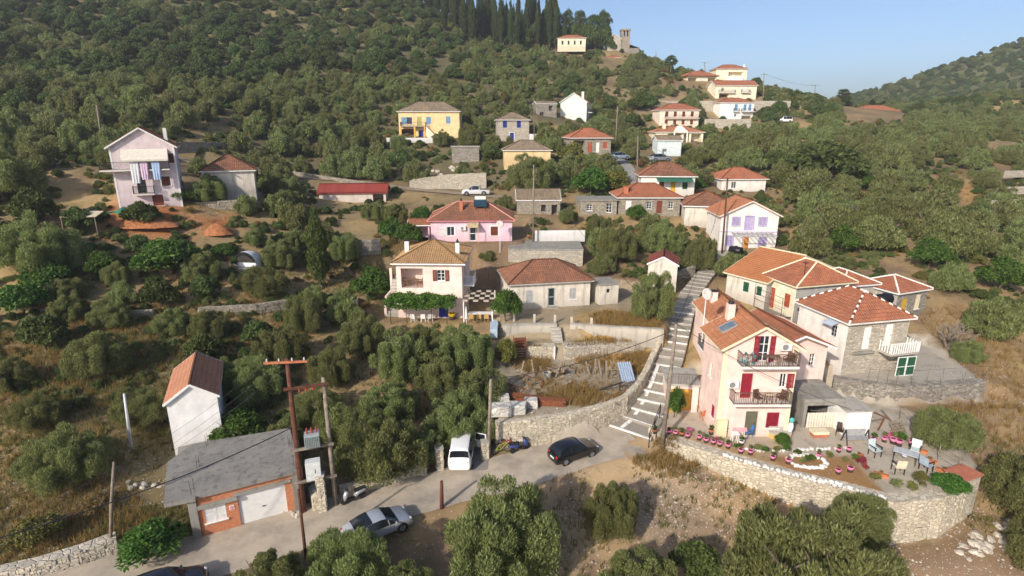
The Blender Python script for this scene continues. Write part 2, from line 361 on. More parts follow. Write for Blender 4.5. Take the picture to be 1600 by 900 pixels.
UPROAD = [P(250,240,d=104),P(330,262,d=104),P(440,276,d=110),P(560,285,d=112),P(650,297,d=109),P(740,305,d=106),P(810,311,d=101),P(880,318,d=99)]
LANE = [P(1000,300,d=104),P(985,268,d=114),P(972,252,d=120),P(950,243,d=126)]
STAIR = [P(985,676,z=.5),P(1010,645,z=1.1),P(1030,600,z=1.95),P(1045,560,z=2.75),P(1055,525,z=3.5),P(1064,490,z=4.4),P(1078,460,z=5.1),P(1098,433,z=5.8),P(1118,410,z=6.3),P(1136,390,z=6.7)]
RIBS = [rib(ROAD,2.3,1.2), rib(DRIVE,1.5,.6), rib(UPROAD,2.0,2.5), rib(LANE,1.4,1.5), rib([p - Vector((0,0,.45)) for p in STAIR],1.45,.6)]
def out_rib(pts, lv, off, hw, bl):
    v = [P(a, b, z=z) for a, b, z in pts]; o = []
    for i, p in enumerate(v):
        d = v[min(i+1,len(v)-1)] - v[max(i-1,0)]; n = Vector((d.y, -d.x, 0)).normalized(); o.append((p.x + n.x*off, p.y + n.y*off, lv[i]))
    return (o, hw, bl)
RIBS += [out_rib([(a, b, 1.0) for a, b in TERR_FRONT], [.3,.1,-.4,-1.1,-1.6,-2.1,-2.0,-1.6], .9, .9, 2.2),
         out_rib([(1303,592,2.5),(1350,600,2.5),(1400,606,2.5),(1470,603,2.5),(1542,598,2.5)], [1.0,1.0,1.0,.9,.8], .8, .7, 1.5),
         out_rib([(775,703,.1),(830,698,.15),(890,688,.2),(945,670,.4),(975,655,.55)], [.1,.12,.2,.35,.5], .9, 1.1, .8), ([tuple(P(945,690,z=.35)), tuple(P(990,676,z=.4)), tuple(P(1005,662,z=.5))], 1.2, .6)]
def HT(q):
    q = np.asarray(q, float)[:,:2]; z = H0(q)
    for pts, hw, bl in RIBS:
        best = np.full(len(q), 1e9); bz = np.zeros(len(q))
        for a, b in zip(pts[:-1], pts[1:]):
            d, t = seg_d(q, a[:2], b[:2]); zz = a[2] + (b[2]-a[2])*t; m = d < best
            best = np.where(m, d, best); bz = np.where(m, zz, bz)
        w = np.clip((hw + bl - best)/bl, 0, 1); w = w*w*(3-2*w); z = z*(1-w) + bz*w
    for poly, pz, bl in PADS:
        sd = poly_sd(q, poly); w = np.clip((.05 - sd)/bl, 0, 1) if bl < .4 else np.clip((bl - sd)/bl, 0, 1); w = w*w*(3-2*w); z = z*(1-w) + pz*w
    return z
def hz(x, y): return float(HT(np.array([[x, y]]))[0])
def ground(px, py):
    """where the sight line through a pixel meets the ground"""
    ts = np.concatenate([np.arange(18, 120, .25), np.arange(120, 520, 1.0)])
    a = (px-800)/FPX; b = (py-450)/FPX; v = np.array([a, CC-b*SS, -(b*CC+SS)])
    pts = np.array([0,0,CAM_H]) + ts[:,None]*v; below = pts[:,2] <= HT(pts)
    k = int(np.argmax(below)) if below.any() else len(ts)-1
    return Vector(pts[k])
def axis(lo, hi, core0, core1, st, g):
    c = list(np.arange(core0, core1 + 1e-6, st)); s = st; x = c[-1]; out = []
    while x < hi: s *= g; x += s; out.append(x)
    s = st; x = c[0]; pre = []
    while x > lo: s *= g; x -= s; pre.append(x)
    return np.array(pre[::-1] + c + out)
gx = axis(-900, 1100, -46, 48, .5, 1.05); gy = axis(-60, 1500, 18, 72, .45, 1.04)
QX, QY = np.meshgrid(gx, gy); Q = np.stack([QX.ravel(), QY.ravel()], 1)
QZ = np.concatenate([HT(Q[i:i+6000]) for i in range(0, len(Q), 6000)])
PAVED = [PADS[0][0], PADS[4][0]]
def fbm(x, y, s, o=4):
    return noise.fractal(Vector((x*s, y*s, 3.1)), 1.0, 2.0, o)
flat = np.ones(len(Q))
for poly, pz, bl in PADS: flat = np.minimum(flat, np.clip(poly_sd(Q, poly)/2, 0, 1))
for pts, hw, bl in RIBS:
    for a, b in zip(pts[:-1], pts[1:]): flat = np.minimum(flat, np.clip((seg_d(Q, a[:2], b[:2])[0]-hw)/2, 0, 1))
NZ = np.array([fbm(x, y, .35) for x, y in Q]); NB = np.array([fbm(x, y, .05) for x, y in Q])
QZ = QZ + flat*NZ*.10*np.clip(1 + (Q[:,1]-60)/60, 1, 4)
nx, ny = len(gx), len(gy)
ii = np.arange(nx*ny).reshape(ny, nx)
faces = np.stack([ii[:-1,:-1], ii[:-1,1:], ii[1:,1:], ii[1:,:-1]], -1).reshape(-1, 4)
tm = D.meshes.new('ground'); tm.from_pydata(np.column_stack([Q, QZ]).tolist(), [], faces.tolist())
tm.polygons.foreach_set('use_smooth', [True]*len(tm.polygons))
# what the ground is made of, place by place: earth, dry grass, rubble, red spoil
def zone_colors():
    soil = np.array([.215,.145,.090]); dry = np.array([.40,.285,.135]); rub = np.array([.34,.29,.215]); red = np.array([.34,.135,.055]); dark = np.array([.085,.062,.04]); sand = np.array([.44,.315,.18]); conc = np.array([.47,.41,.33])
    w = np.clip(NB*.9 + NZ*.5 + .45, 0, 1)[:,None]; c = soil*(1-w) + dry*w
    def put(mask, col, k=1.0):
        nonlocal c
        m = (np.clip(mask, 0, 1)*k)[:,None]; c = c*(1-m) + col*m
    def disc(px, py, r, z=None, d=None):
        p = P(px, py, z=z, d=d); return np.clip(1.4 - np.hypot(Q[:,0]-p.x, Q[:,1]-p.y)/r + NZ*.5, 0, 1)
    put(np.clip((Q[:,1]-85)/50, 0, 1)*np.clip(1.1 - NB, 0, 1)*np.clip((70-Q[:,0])/60, .25, 1), np.array([.115,.105,.055]), .95); put(np.clip((-8-Q[:,0])/10, 0, 1)*np.clip((95-Q[:,1])/30, 0, 1)*np.clip(.55 - NB*1.2 + NZ*.4, 0, 1), np.array([.185,.158,.075]), .75)
    put(np.clip(1 - poly_sd(Q, PADS[1][0])/.6, 0, 1), rub); put(np.clip(1 - poly_sd(Q, PADS[0][0])/.3, 0, 1), conc)
    put(np.clip(1 - poly_sd(Q, PADS[4][0])/.3, 0, 1), np.array([.41,.37,.31])); put(np.clip(1 - poly_sd(Q, COTT)/.4, 0, 1), np.array([.35,.29,.20]), .8); put(np.clip(1 - poly_sd(Q, LEDGE)/.4, 0, 1), np.array([.30,.25,.17]), .8)
    field = px_poly([(1020,705),(1240,790),(1410,845),(1600,880),(1600,990),(600,990),(700,860),(900,760)], -1.2)
    fm = np.clip(1 - poly_sd(Q, field)/1.5, 0, 1); put(fm, np.array([.27,.185,.12])); put(fm*np.clip(NB*2 + NZ + .25, 0, 1), sand)
    put(disc(1180,770,3.2,z=-1), np.array([.40,.27,.13]), .9); put(disc(1330,870,3.5,z=-2.2), np.array([.36,.23,.12]), .7); put(disc(1040,790,2.6,z=-1), np.array([.25,.19,.14]), .8)
    garden = px_poly([(1210,715),(1330,715),(1380,770),(1330,762),(1235,738)], 1.0); put(np.clip(1 - poly_sd(Q, garden)/.3, 0, 1), np.array([.33,.19,.085]))
    for px, py, r, d in ((215,345,4.5,71),(255,350,4,71),(345,355,2.2,74)): put(disc(px, py, r, d=d), red)
    put(disc(985,520,4,z=4.6), np.array([.40,.25,.085])); put(disc(955,500,3,z=4.6), np.array([.40,.25,.085]))
    for a, b, d in ((1590,250,138),(1540,300,112),(1570,330,106),(1500,240,140),(1560,210,170)): put(disc(a, b, 7, d=d), np.array([.42,.25,.09]), .8)
    hill = np.clip((Q[:,1]-300)/60, 0, 1)*np.clip((Q[:,0]-60)/60, 0, 1); put(hill, np.array([.135,.135,.062])); put(hill*np.clip((QZ-92)/20 + NB*1.2, 0, 1), np.array([.30,.28,.21]), .7)
    put(disc(770,66,10,d=258), np.array([.30,.13,.07]), .8); put(disc(1040,160,14,d=190), np.array([.32,.24,.15]), .8)
    return np.clip(c, 0, 1)
cl = tm.color_attributes.new('zone', 'FLOAT_COLOR', 'POINT')
cl.data.foreach_set('color', np.column_stack([zone_colors(), np.ones(len(Q))]).astype(np.float32).ravel())
gm, nt, b = nmat('earth_and_dry_grass'); gp = geo_pos(nt)
at = add(nt, 'ShaderNodeAttribute', attribute_name='zone'); n1 = tnoise(nt, gp, 1.1, 8, .72); n2 = tnoise(nt, gp, 9, 5, .75); n3 = tnoise(nt, gp, .3, 4)
v = add(nt, 'ShaderNodeTexVoronoi'); v.inputs['Scale'].default_value = 3.4; nt.links.new(gp, v.inputs['Vector'])
col = mix(nt, at.outputs['Color'], (.085,.062,.038), ramp(nt, n1.outputs[0], .52, .74, 0, .55))
col = mix(nt, col, (.42,.30,.14), ramp(nt, n2.outputs[0], .56, .78, 0, .45))
col = mix(nt, col, (.075,.082,.028), ramp(nt, n3.outputs[0], .56, .72, 0, .45))
col = mix(nt, (.50,.45,.37), col, ramp(nt, v.outputs['Distance'], .10, .17))
nt.links.new(col, b.inputs['Base Color']); b.inputs['Roughness'].default_value = .97; b.inputs['Specular IOR Level'].default_value = .08
bump(nt, b, n2.outputs[0], .7, .06); tm.materials.append(gm)
tag(link('ground', tm), 'dry terraced hillside of brown earth and golden grass', None, None, 'structure')

def ribbon(name, pts, hw, mat, lift=.03, step=.8, kind='structure', cross=4, label=None):
    pts = [Vector(p) for p in pts]; sm = []
    for i in range(len(pts)-1):
        p0 = pts[max(i-1,0)]; p1 = pts[i]; p2 = pts[i+1]; p3 = pts[min(i+2,len(pts)-1)]; n = max(2, int((p2-p1).length/step))
        for k in range(n):
            t = k/n; sm.append(.5*((2*p1) + (p2-p0)*t + (2*p0-5*p1+4*p2-p3)*t*t + (3*p1-p0-3*p2+p3)*t**3))
    sm.append(pts[-1]); mb = MB(); rows = []
    q = []; 
    for i, p in enumerate(sm):
        d = (sm[min(i+1,len(sm)-1)] - sm[max(i-1,0)]); d.z = 0; d.normalize(); nrm = Vector((-d.y, d.x, 0)); jit = .15*noise.noise(p*.6)
        q.append([p + nrm*(hw*(2*j/cross-1) + jit) for j in range(cross+1)])
    fl = np.array([[c.x, c.y] for r in q for c in r]); zz = HT(fl) + lift; k = 0
    for r in q:
        row = []
        for c in r: row.append(mb.pt((c.x, c.y, zz[k]))); k += 1
        rows.append(row)
    for i in range(len(rows)-1):
        for j in range(cross): mb.face((rows[i][j+1], rows[i][j], rows[i+1][j], rows[i+1][j+1]))
    o = mb.build(name, mat, smooth=True); return tag(o, label, None, None, kind)
rm, nt, b = nmat('dusty_asphalt'); gp = geo_pos(nt); n1 = tnoise(nt, gp, .45, 6, .65); n2 = tnoise(nt, gp, 14, 3)
col = mix(nt, (.28,.245,.20), (.47,.395,.305), ramp(nt, n1.outputs[0], .32, .60)); col = mix(nt, col, (.13,.115,.10), ramp(nt, n2.outputs[0], .55, .8, 0, .4))
nt.links.new(col, b.inputs['Base Color']); b.inputs['Roughness'].default_value = .95; bump(nt, b, n2.outputs[0], .3, .01)
ribbon('road', ROAD, 2.15, rm, .035, label='dusty grey asphalt lane running past the garage to the steps')
ribbon('driveway', DRIVE, 1.25, plaster('drive_concrete', (.22,.21,.20)), .05, label='short dark driveway under the white van')
dm = plaster('dirt_track', (.34,.27,.19), (.2,.16,.12), .5)
ribbon('track', UPROAD, 1.7, dm, .12, label='unpaved track on which the pickup stands')
ribbon('lane', LANE, 1.1, plaster('lane_concrete', (.28,.27,.25)), .12, label='narrow concrete lane climbing between the upper houses')
# far sea-level plain is hidden by the hills: the ground sheet itself runs on to the horizon
# ------------------------------------------------------------------ tree library (unit trees: crown about 2 wide, base at the origin)
def leaf_mesh(name, lobes, n, llen, lwid, mat, up=.5, out=.6, jit=.6, shell=.55, seed=0, cards=1):
    """crown of single leaf sprays spread through ellipsoid lobes; lv holds each spray's own shade"""
    g = np.random.default_rng(seed); L = np.array([(l[0],l[1],l[2]) for l in lobes]); Rr = np.array([(l[3],l[3],l[4]) for l in lobes])
    wts = Rr[:,0]**2; k = g.choice(len(lobes), n, p=wts/wts.sum())
    d = g.normal(size=(n,3)); d /= np.linalg.norm(d, axis=1)[:,None]; d[:,2] = np.where(d[:,2] < -.35, -d[:,2]*.6, d[:,2])
    rad = (shell + (1-shell)*g.random(n)**.6)[:,None]
    c = L[k] + d*Rr[k]*rad
    ax = d*out + np.array([0,0,up]) + g.normal(size=(n,3))*jit*.6; ax /= np.linalg.norm(ax, axis=1)[:,None]
    sd = np.cross(ax, d + g.normal(size=(n,3))*.5); sd /= np.linalg.norm(sd, axis=1)[:,None] + 1e-9
    ln = (llen*(.6 + .8*g.random(n)))[:,None]; w = (lwid*(.7 + .6*g.random(n)))[:,None]
    v = np.stack([c - ax*ln*.5, c + sd*w*.5, c + ax*ln*.5, c - sd*w*.5], 1).reshape(-1, 3)
    f = np.arange(4*n).reshape(n, 4)
    me = D.meshes.new(name); me.from_pydata(v.tolist(), [], f.tolist()); me.materials.append(mat)
    at = me.attributes.new('lv', 'FLOAT', 'POINT'); tone = np.clip(g.normal(.5, .26, n), 0, 1); at.data.foreach_set('value', np.repeat(tone, 4).astype(np.float32))
    me.update(); return me
def lobes_round(seed, n, h0, h1, spread, r0, r1, flat=.85, top=1.0):
    g = random.Random(seed); out = []
    for i in range(n):
        a = 2*PI*(i*.618 + g.random()*.15); t = (i+.5)/n; rr = spread*math.sqrt(t)*(1-.15*g.random()); z = h0 + (h1-h0)*(1-(rr/spread)**2*.75*top) + g.uniform(-.08,.08)
        r = g.uniform(r0, r1); out.append((rr*math.cos(a), rr*math.sin(a), z - .12*g.random(), r, r*flat))
    for i in range(n//2):
        a = g.random()*2*PI; rr = spread*g.uniform(.45,.9); out.append((rr*math.cos(a), rr*math.sin(a), h0 + (h1-h0)*g.uniform(.05,.5), g.uniform(r0,r1), g.uniform(r0,r1)*flat))
    return out
def lobes_plume(seed, n=17, low=.20, top=1.30, spread=.74, r0=.20, r1=.34):
    """olive: upright plumes of unequal height leaning outwards, foliage nearly down to the ground, gaps between"""
    g = random.Random(seed); out = []; ex, ey = g.uniform(.85,1.1), g.uniform(.8,1.05)
    for i in range(n):
        a = 2*PI*(i*.618 + g.random()*.12); rr = spread*math.sqrt((i+.4)/n)*g.uniform(.85,1.08); zt = (top - .70*(rr/spread)**2.2)*g.uniform(.72,1.08); z0 = low + g.random()*.16*(1 if rr > .4 else 2) + .10*(rr/spread)**3; r = g.uniform(r0, r1); m = 3
        for k in range(m):
            t = k/(m-1); lean = 1 + .10*t; out.append((rr*math.cos(a)*lean*ex, rr*math.sin(a)*lean*ey, z0 + (zt-z0)*(t*.84), r*(1-.22*t), r*(.95-.1*t)))
    return out
def trunk_mesh(name, h, limbs, r=.09, seed=0, spread=.6, htop=1.1, bend=.12, mat=None):
    g = random.Random(seed); mb = MB(); fork = Vector((g.uniform(-bend,bend), g.uniform(-bend,bend), h))
    mb.tube([(0,0,-.25),(0,0,0.02),(fork.x*.4+g.uniform(-.03,.03),fork.y*.4,h*.5),tuple(fork)], [r*1.35,r*1.15,r*.9,r*.85], 8)
    for i in range(limbs):
        a = 2*PI*(i+g.random()*.5)/limbs; e = Vector((math.cos(a)*spread, math.sin(a)*spread, htop*g.uniform(.75,1.05))); m = fork.lerp(e, .5) + Vector((g.uniform(-.08,.08), g.uniform(-.08,.08), g.uniform(-.1,.02)))
        mb.tube([fork - Vector((0,0,.04)), m, e], [r*.62, r*.4, r*.14], 6)
        for q in range(2):
            b = m.lerp(e, .4); e2 = b + Vector((g.uniform(-.3,.3), g.uniform(-.3,.3), g.uniform(.1,.35))); mb.tube([b, e2], [r*.26, r*.08], 5)
    return mb.mesh(name, mat or BARK, True)
LIB = {}
def kind(k, parts): LIB.setdefault(k, []).append(parts)
for s in range(6):   # near olives, fine sprays
    kind('olive', (trunk_mesh('trunk', .40, 4, .08, s, .42, .85), leaf_mesh('crown', lobes_plume(s+10, 15), 13500, .12, .030, OLIVE_L, .7, .5, .6, .6, s)))
for s in range(4):   # the big olives close by: many small sprays
    kind('olive_big', (trunk_mesh('trunk', .36, 5, .07, s+5, .42, .85), leaf_mesh('crown', lobes_plume(s+110, 24, .16, 1.28, .76, .15, .26), 46000, .062, .0165, OLIVE_L, .8, .5, .6, .55, s+81)))
for s in range(6):   # hillside olives, coarser sprays
    kind('olive_far', (trunk_mesh('trunk', .40, 3, .08, s+20), leaf_mesh('crown', lobes_plume(s+40, 11, .2, 1.28, .74, .24, .38), 7500, .135, .042, OLIVE_L, .6, .5, .6, .62, s+7)))
for s in range(3):
    kind('oak', (trunk_mesh('trunk', .3, 3, .07, s+30), leaf_mesh('crown', lobes_round(s+60, 13, .35, 1.15, .70, .28, .42, .8), 4600, .15, .085, OAK_L, .2, .5, .9, .55, s+17)))
for s in range(2):
    kind('citrus', (trunk_mesh('trunk', .3, 3, .05, s+50), leaf_mesh('crown', lobes_round(s+80, 12, .35, 1.1, .66, .30, .42, .85), 5200, .115, .07, LUSH_L, .1, .5, .9, .6, s+27)))
for s in range(2):
    kind('yellow', (trunk_mesh('trunk', .3, 3, .05, s+55), leaf_mesh('crown', lobes_round(s+85, 11, .35, 1.1, .66, .28, .40, .85), 3600, .13, .06, YEL_L, .3, .5, .8, .5, s+37)))
for s in range(2):
    kind('dry', (trunk_mesh('trunk', .2, 5, .05, s+58), leaf_mesh('crown', lobes_round(s+88, 10, .3, .9, .66, .28, .40, .8), 2200, .14, .035, DRY_L, .5, .5, .8, .35, s+47)))
for s in range(3):   # cypress: unit height 2, half width .17
    lob = [(0,0,.18+i*.0735, .17*math.sin(min(1,(i+1.5)/7)*PI/2)*(1 if i < 14 else (25.5-i)/11.5), .17) for i in range(24)]
    lob = [(l[0]+random.uniform(-.03,.03), l[1]+random.uniform(-.03,.03), l[2], l[3]*random.uniform(.85,1.1), l[4]) for l in lob]
    kind('cypress', (trunk_mesh('trunk', .25, 2, .03, s+70, .04, 1.2, .01), leaf_mesh('crown', lob, 5200, .12, .026, CYP_L, 1.2, .35, .35, .55, s+57)))
LIB['cypress_near'] = [(LIB['cypress'][0][0], leaf_mesh('crown', lob, 9000, .08, .02, CYPN_L, 1.2, .35, .35, .6, 99))]
for s in range(2):
    lob = lobes_round(s+95, 16, .45, 1.75, .62, .24, .38, .7)
    kind('pine', (trunk_mesh('trunk', .8, 5, .06, s+75, .55, 1.5), leaf_mesh('crown', lob, 5200, .12, .03, PINE_L, .5, .6, .7, .45, s+67)))
def bare_mesh(seed):
    g = random.Random(seed); mb = MB()
    def grow(p, d, l, r, k):
        e = p + d*l; mb.tube([p, e], [r, r*.6], 5, False)
        if k: 
            for _ in range(3): grow(e, (d + Vector((g.uniform(-.8,.8), g.uniform(-.8,.8), g.uniform(-.2,.5)))).normalized(), l*g.uniform(.55,.8), r*.55, k-1)
    for i in range(5): grow(Vector((0,0,0)), Vector((g.uniform(-.8,.8), g.uniform(-.8,.8), 1)).normalized(), .38, .05, 4)
    return mb.mesh('branches', plain('dead_twig', (.26,.215,.17), .95, var=.3))
BARE = bare_mesh(3)
NAMES = dict(olive='olive_tree', olive_far='olive_tree', oak='evergreen_oak_tree', citrus='citrus_tree', yellow='yellowing_shrub', dry='dry_bush', cypress='cypress_tree', pine='pine_tree')
CATS = dict(olive='olive tree', olive_far='olive tree', oak='oak tree', citrus='citrus tree', yellow='shrub', dry='bush', cypress='cypress tree', pine='pine tree')
TREES = []   # (root, base, half width, height, kind) - labels are written once all stand
def tree(k, base, w, h, label=None, group=None, rnd=random, name=None, lib=None):
    """w: crown width, h: full height in metres"""
    if lib is None and k == 'olive' and w > 2.9: lib = 'olive_big'
    if lib is None and k == 'olive_far' and base[1] < 72: lib = 'olive'
    v = rnd.choice(LIB[lib or k]); t, c = v
    r = empty(name or NAMES[k], base, rnd.uniform(0, 2*PI)); zx = w/2*(1 if k != 'cypress' else 1/.19)
    hh = {'cypress': 2.05, 'pine': 1.95}.get(k, 1.5)
    r.scale = (zx, zx, h/hh); link('trunk', t, r); link('crown', c, r)
    r['category'] = CATS[k]
    if label: r['label'] = label
    if group: r['group'] = group
    TREES.append([r, Vector(base), w/2, h, NAMES[k], label]); return r
def tree_px(k, bx, by, wpx, hpx, label=None, g=None, **kw):
    """a tree rooted where the photo shows its foot, with the width and height it shows there"""
    p = g if g is not None else ground(bx, by); dep = proj(p)[2]; m = dep/FPX
    dc = math.cos(math.atan2(CAM_H - p.z, max(p.y, 1))); h = hpx*m/max(dc, .55) - .25*wpx*m*math.sqrt(max(0, 1-dc*dc))
    h = max(h, wpx*m*.55)
    if k == 'olive' and not (label and ('round olive' in label or 'upright' in label)): h = min(h, wpx*m*.86)
    return tree(k, p, wpx*m*1.04, h, label, **kw)
# ------------------------------------------------------------------ house builder
FROT = {'f': 0.0, 'r': PI/2, 'b': PI, 'l': -PI/2}
class House:
    """local axes: x along the front (left to right seen from outside), y back, z up from the ground-floor level"""
    def __init__(s, name, label, x, y, z, yaw, Wd, Dp, h, wall, cat='house', group=None, sink=2.0):
        s.o = empty(name, (x, y, z), R(yaw), label, cat, group); s.W, s.D, s.h, s.wall, s.sink = Wd, Dp, h, wall, sink
        s.op = {k: [] for k in 'frbl'}; s.top = {k: None for k in 'frbl'}; s.walls_done = False
        s.base = Vector((x, y, z)); s.rz = R(yaw); FOOT.append((x, y, R(yaw), Wd, Dp))
    def L(s, f): return s.W if f in 'fb' else s.D
    def M(s, f):
        o = {'f': (0,0), 'r': (s.W,0), 'b': (s.W,s.D), 'l': (0,s.D)}[f]
        return Matrix.Translation((o[0], o[1], 0)) @ Matrix.Rotation(FROT[f], 4, 'Z')
    def at(s, f, u, z, y=0.0): return s.M(f) @ Vector((u, y, z))
    def hole(s, f, u, z, w, h): s.op[f].append((u, z, w, h))
    def walls(s, reveal=.18, mats=None):
        mb = MB(); ml = [s.wall]
        for f in 'frbl':
            mb.M = s.M(f); L = s.L(f); ops = s.op[f]
            mb.m = 0
            if mats and f in mats:
                if mats[f] not in ml: ml.append(mats[f])
                mb.m = ml.index(mats[f])
            top = s.top[f] or [(0, s.h), (L, s.h)]
            def tz(u):
                for (a, za), (b, zb) in zip(top[:-1], top[1:]):
                    if a - 1e-6 <= u <= b + 1e-6: return za + (zb-za)*(u-a)/max(b-a, 1e-6)
                return s.h
            us = sorted(set([0, L] + [t[0] for t in top] + [o[0] for o in ops] + [o[0]+o[2] for o in ops]))
            us = [u for u in us if -1e-6 <= u <= L + 1e-6]
            for a, b in zip(us[:-1], us[1:]):
                if b - a < 1e-5: continue
                mid = (a+b)/2; cuts = sorted([(o[1], o[1]+o[3]) for o in ops if o[0] < mid < o[0]+o[2]]); z = -s.sink
                for c0, c1 in cuts:
                    if c0 > z: mb.poly([(a,0,z),(b,0,z),(b,0,c0),(a,0,c0)])
                    z = c1
                mb.poly([(a,0,z),(b,0,z),(b,0,tz(b)),(a,0,tz(a))])
            for u, z, w, h in ops:
                r = reveal
                mb.poly([(u,0,z),(u,r,z),(u,r,z+h),(u,0,z+h)]); mb.poly([(u+w,r,z),(u+w,0,z),(u+w,0,z+h),(u+w,r,z+h)])
                mb.poly([(u,0,z),(u+w,0,z),(u+w,r,z),(u,r,z)]); mb.poly([(u,r,z+h),(u+w,r,z+h),(u+w,0,z+h),(u,0,z+h)])
        s.wo = mb.build('wall', ml, s.o); return s
    def part(s, name, mb, mat, f=None, parent=None, smooth=False):
        o = mb.build(name, mat, parent or s.o, smooth=smooth)
        if f and parent is None: o.matrix_local = s.M(f)
        return o
    def window(s, f, u, z, w, h, frame=None, shut=None, state='open', bars=2, surround=None, sill=True, label=None):
        frame = frame or WHITE; s.hole(f, u, z, w, h); y = .10
        mb = MB(); t = .06
        mb.box(u,u+t,y,y+.05,z,z+h); mb.box(u+w-t,u+w,y,y+.05,z,z+h); mb.box(u+t,u+w-t,y,y+.05,z,z+t); mb.box(u+t,u+w-t,y,y+.05,z+h-t,z+h)
        if bars >= 1: mb.box(u+w/2-.03,u+w/2+.03,y+.002,y+.048,z+t,z+h-t)
        if bars >= 2:
            for k in (1, 2): mb.box(u+t,u+w-t,y+.006,y+.042,z+h*k/3-.02,z+h*k/3+.02)
        o = s.part('window', mb, frame, f)
        if label: o['label'] = label
        p = MB(); p.poly([(u,y+.03,z),(u+w,y+.03,z),(u+w,y+.03,z+h),(u,y+.03,z+h)]); p.build('pane', GLASS, o)
        if sill: b = MB(); b.box(u-.08,u+w+.08,-.10,.06,z-.07,z-.003); b.build('sill', WHITE if surround is None else surround, o)
        if surround is not None:
            b = MB(); k = .13
            b.box(u-k,u-.002,-.03,.02,z,z+h+k); b.box(u+w+.002,u+w+k,-.03,.02,z,z+h+k); b.box(u-.001,u+w+.001,-.03,.02,z+h+.002,z+h+k-.001); b.build('surround', surround, o)
        if shut: s.shutters(o, u, z, w, h, shut, state)
        return o
    def shutters(s, o, u, z, w, h, mat, state):
        spans = [(u-w/2-.02, u-.02, -.06), (u+w+.02, u+w*1.5+.02, -.06)] if state == 'open' else [(u+.01, u+w/2-.006, .02), (u+w/2+.006, u+w-.01, .02)]
        if state == 'right': spans = [(u+w+.02, u+w*2+.02, -.06)]
        if state == 'left': spans = [(u-w-.02, u-.02, -.06)]
        for a, b, y in spans:
            m = MB(); m.box(a,a+.05,y,y+.05,z,z+h); m.box(b-.05,b,y,y+.05,z,z+h); n = max(4, int(h/.10))
            for k in range(3): zz = z + (h-.06)*k/2; m.box(a+.05,b-.05,y+.003,y+.047,zz,zz+.06)
            for k in range(n):
                zz = z + .06 + (h-.12)*(k+.2)/n; m.box(a+.05,b-.05,y+.012,y+.034,zz,zz+.07)
            m.build('shutter', mat, o)
    def door(s, f, u, z, w, h, mat, glass=False, double=False, surround=None, label=None, handle=True):
        s.hole(f, u, z, w, h); y = .10; mb = MB()
        leaves = [(u+.02, u+w/2-.005), (u+w/2+.005, u+w-.02)] if double else [(u+.03, u+w-.03)]
        for a, b in leaves:
            if glass:
                mb.box(a,a+.08,y,y+.05,z+.01,z+h-.02); mb.box(b-.08,b,y,y+.05,z+.01,z+h-.02)
                for k0 in (0.0, .47, .955): mb.box(a+.08,b-.08,y+.002,y+.048,z+.01+(h-.03)*k0,z+.01+(h-.03)*k0+.08)
            else:
                mb.box(a,b,y,y+.05,z+.01,z+h-.02)
                for k0, k1 in ((.06,.44),(.5,.94)): mb.box(a+.09,b-.09,y-.02,y+.001,z+h*k0,z+h*k1)
        o = s.part('door', mb, mat, f)
        if label: o['label'] = label
        if glass:
            p = MB(); p.poly([(u,y+.03,z),(u+w,y+.03,z),(u+w,y+.03,z+h),(u,y+.03,z+h)]); p.build('pane', GLASS, o)
        if handle: m = MB(); m.box(u+w*.82,u+w*.82+.03,y-.06,y-.021,z+.95,z+1.07); m.build('handle', DARKM, o)
        if surround is not None:
            b = MB(); k = .14
            b.box(u-k,u-.002,-.03,.02,z,z+h+k); b.box(u+w+.002,u+w+k,-.03,.02,z,z+h+k); b.box(u-.001,u+w+.001,-.03,.02,z+h+.002,z+h+k-.001); b.build('surround', surround, o)
        return o
    def void(s, f, u, z, w, h, depth=1.6, floor=None, mat=None):
        """a recess such as a loggia or an open shed bay"""
        s.hole(f, u, z, w, h); mb = MB(); y0 = .18
        mb.poly([(u,y0,z),(u,depth,z),(u,depth,z+h),(u,y0,z+h)]); mb.poly([(u+w,depth,z),(u+w,y0,z),(u+w,y0,z+h),(u+w,depth,z+h)]); mb.poly([(u,depth,z),(u+w,depth,z),(u+w,depth,z+h),(u,depth,z+h)])
        mb.poly([(u,y0,z),(u+w,y0,z),(u+w,depth,z),(u,depth,z)]); mb.poly([(u,depth,z+h),(u+w,depth,z+h),(u+w,y0,z+h),(u,y0,z+h)])
        return s.part('recess', mb, mat or s.wall, f)
    def balcony(s, f, u, z, w, dep=1.0, rail=None, slab=None, th=.16, railh=.95, solid=False):
        mb = MB(); mb.box(u,u+w,-dep,-.004,z-th,z); o = s.part('balcony', mb, slab or WHITE, f); rail = rail or DARKM
        if solid:
            m = MB(); m.box(u,u+w,-dep,-dep+.12,z+.002,z+railh); m.box(u,u+.12,-dep+.122,-.004,z+.002,z+railh); m.box(u+w-.12,u+w,-dep+.122,-.004,z+.002,z+railh); m.build('parapet', slab or WHITE, o); return o
        m = MB(); pts = [(u+.04,-.01),(u+.04,-dep+.05),(u+w-.04,-dep+.05),(u+w-.04,-.01)]
        for (a, b) in zip(pts[:-1], pts[1:]):
            m.bar((a[0],a[1],z+railh),(b[0],b[1],z+railh),.05); m.bar((a[0],a[1],z+.1),(b[0],b[1],z+.1),.03); L = math.hypot(b[0]-a[0], b[1]-a[1]); n = max(2, int(L/.13))
            for k in range(n+1): t = k/n; m.bar((a[0]+(b[0]-a[0])*t, a[1]+(b[1]-a[1])*t, z+.002),(a[0]+(b[0]-a[0])*t, a[1]+(b[1]-a[1])*t, z+railh),.022)
        m.build('railing', rail, o); return o
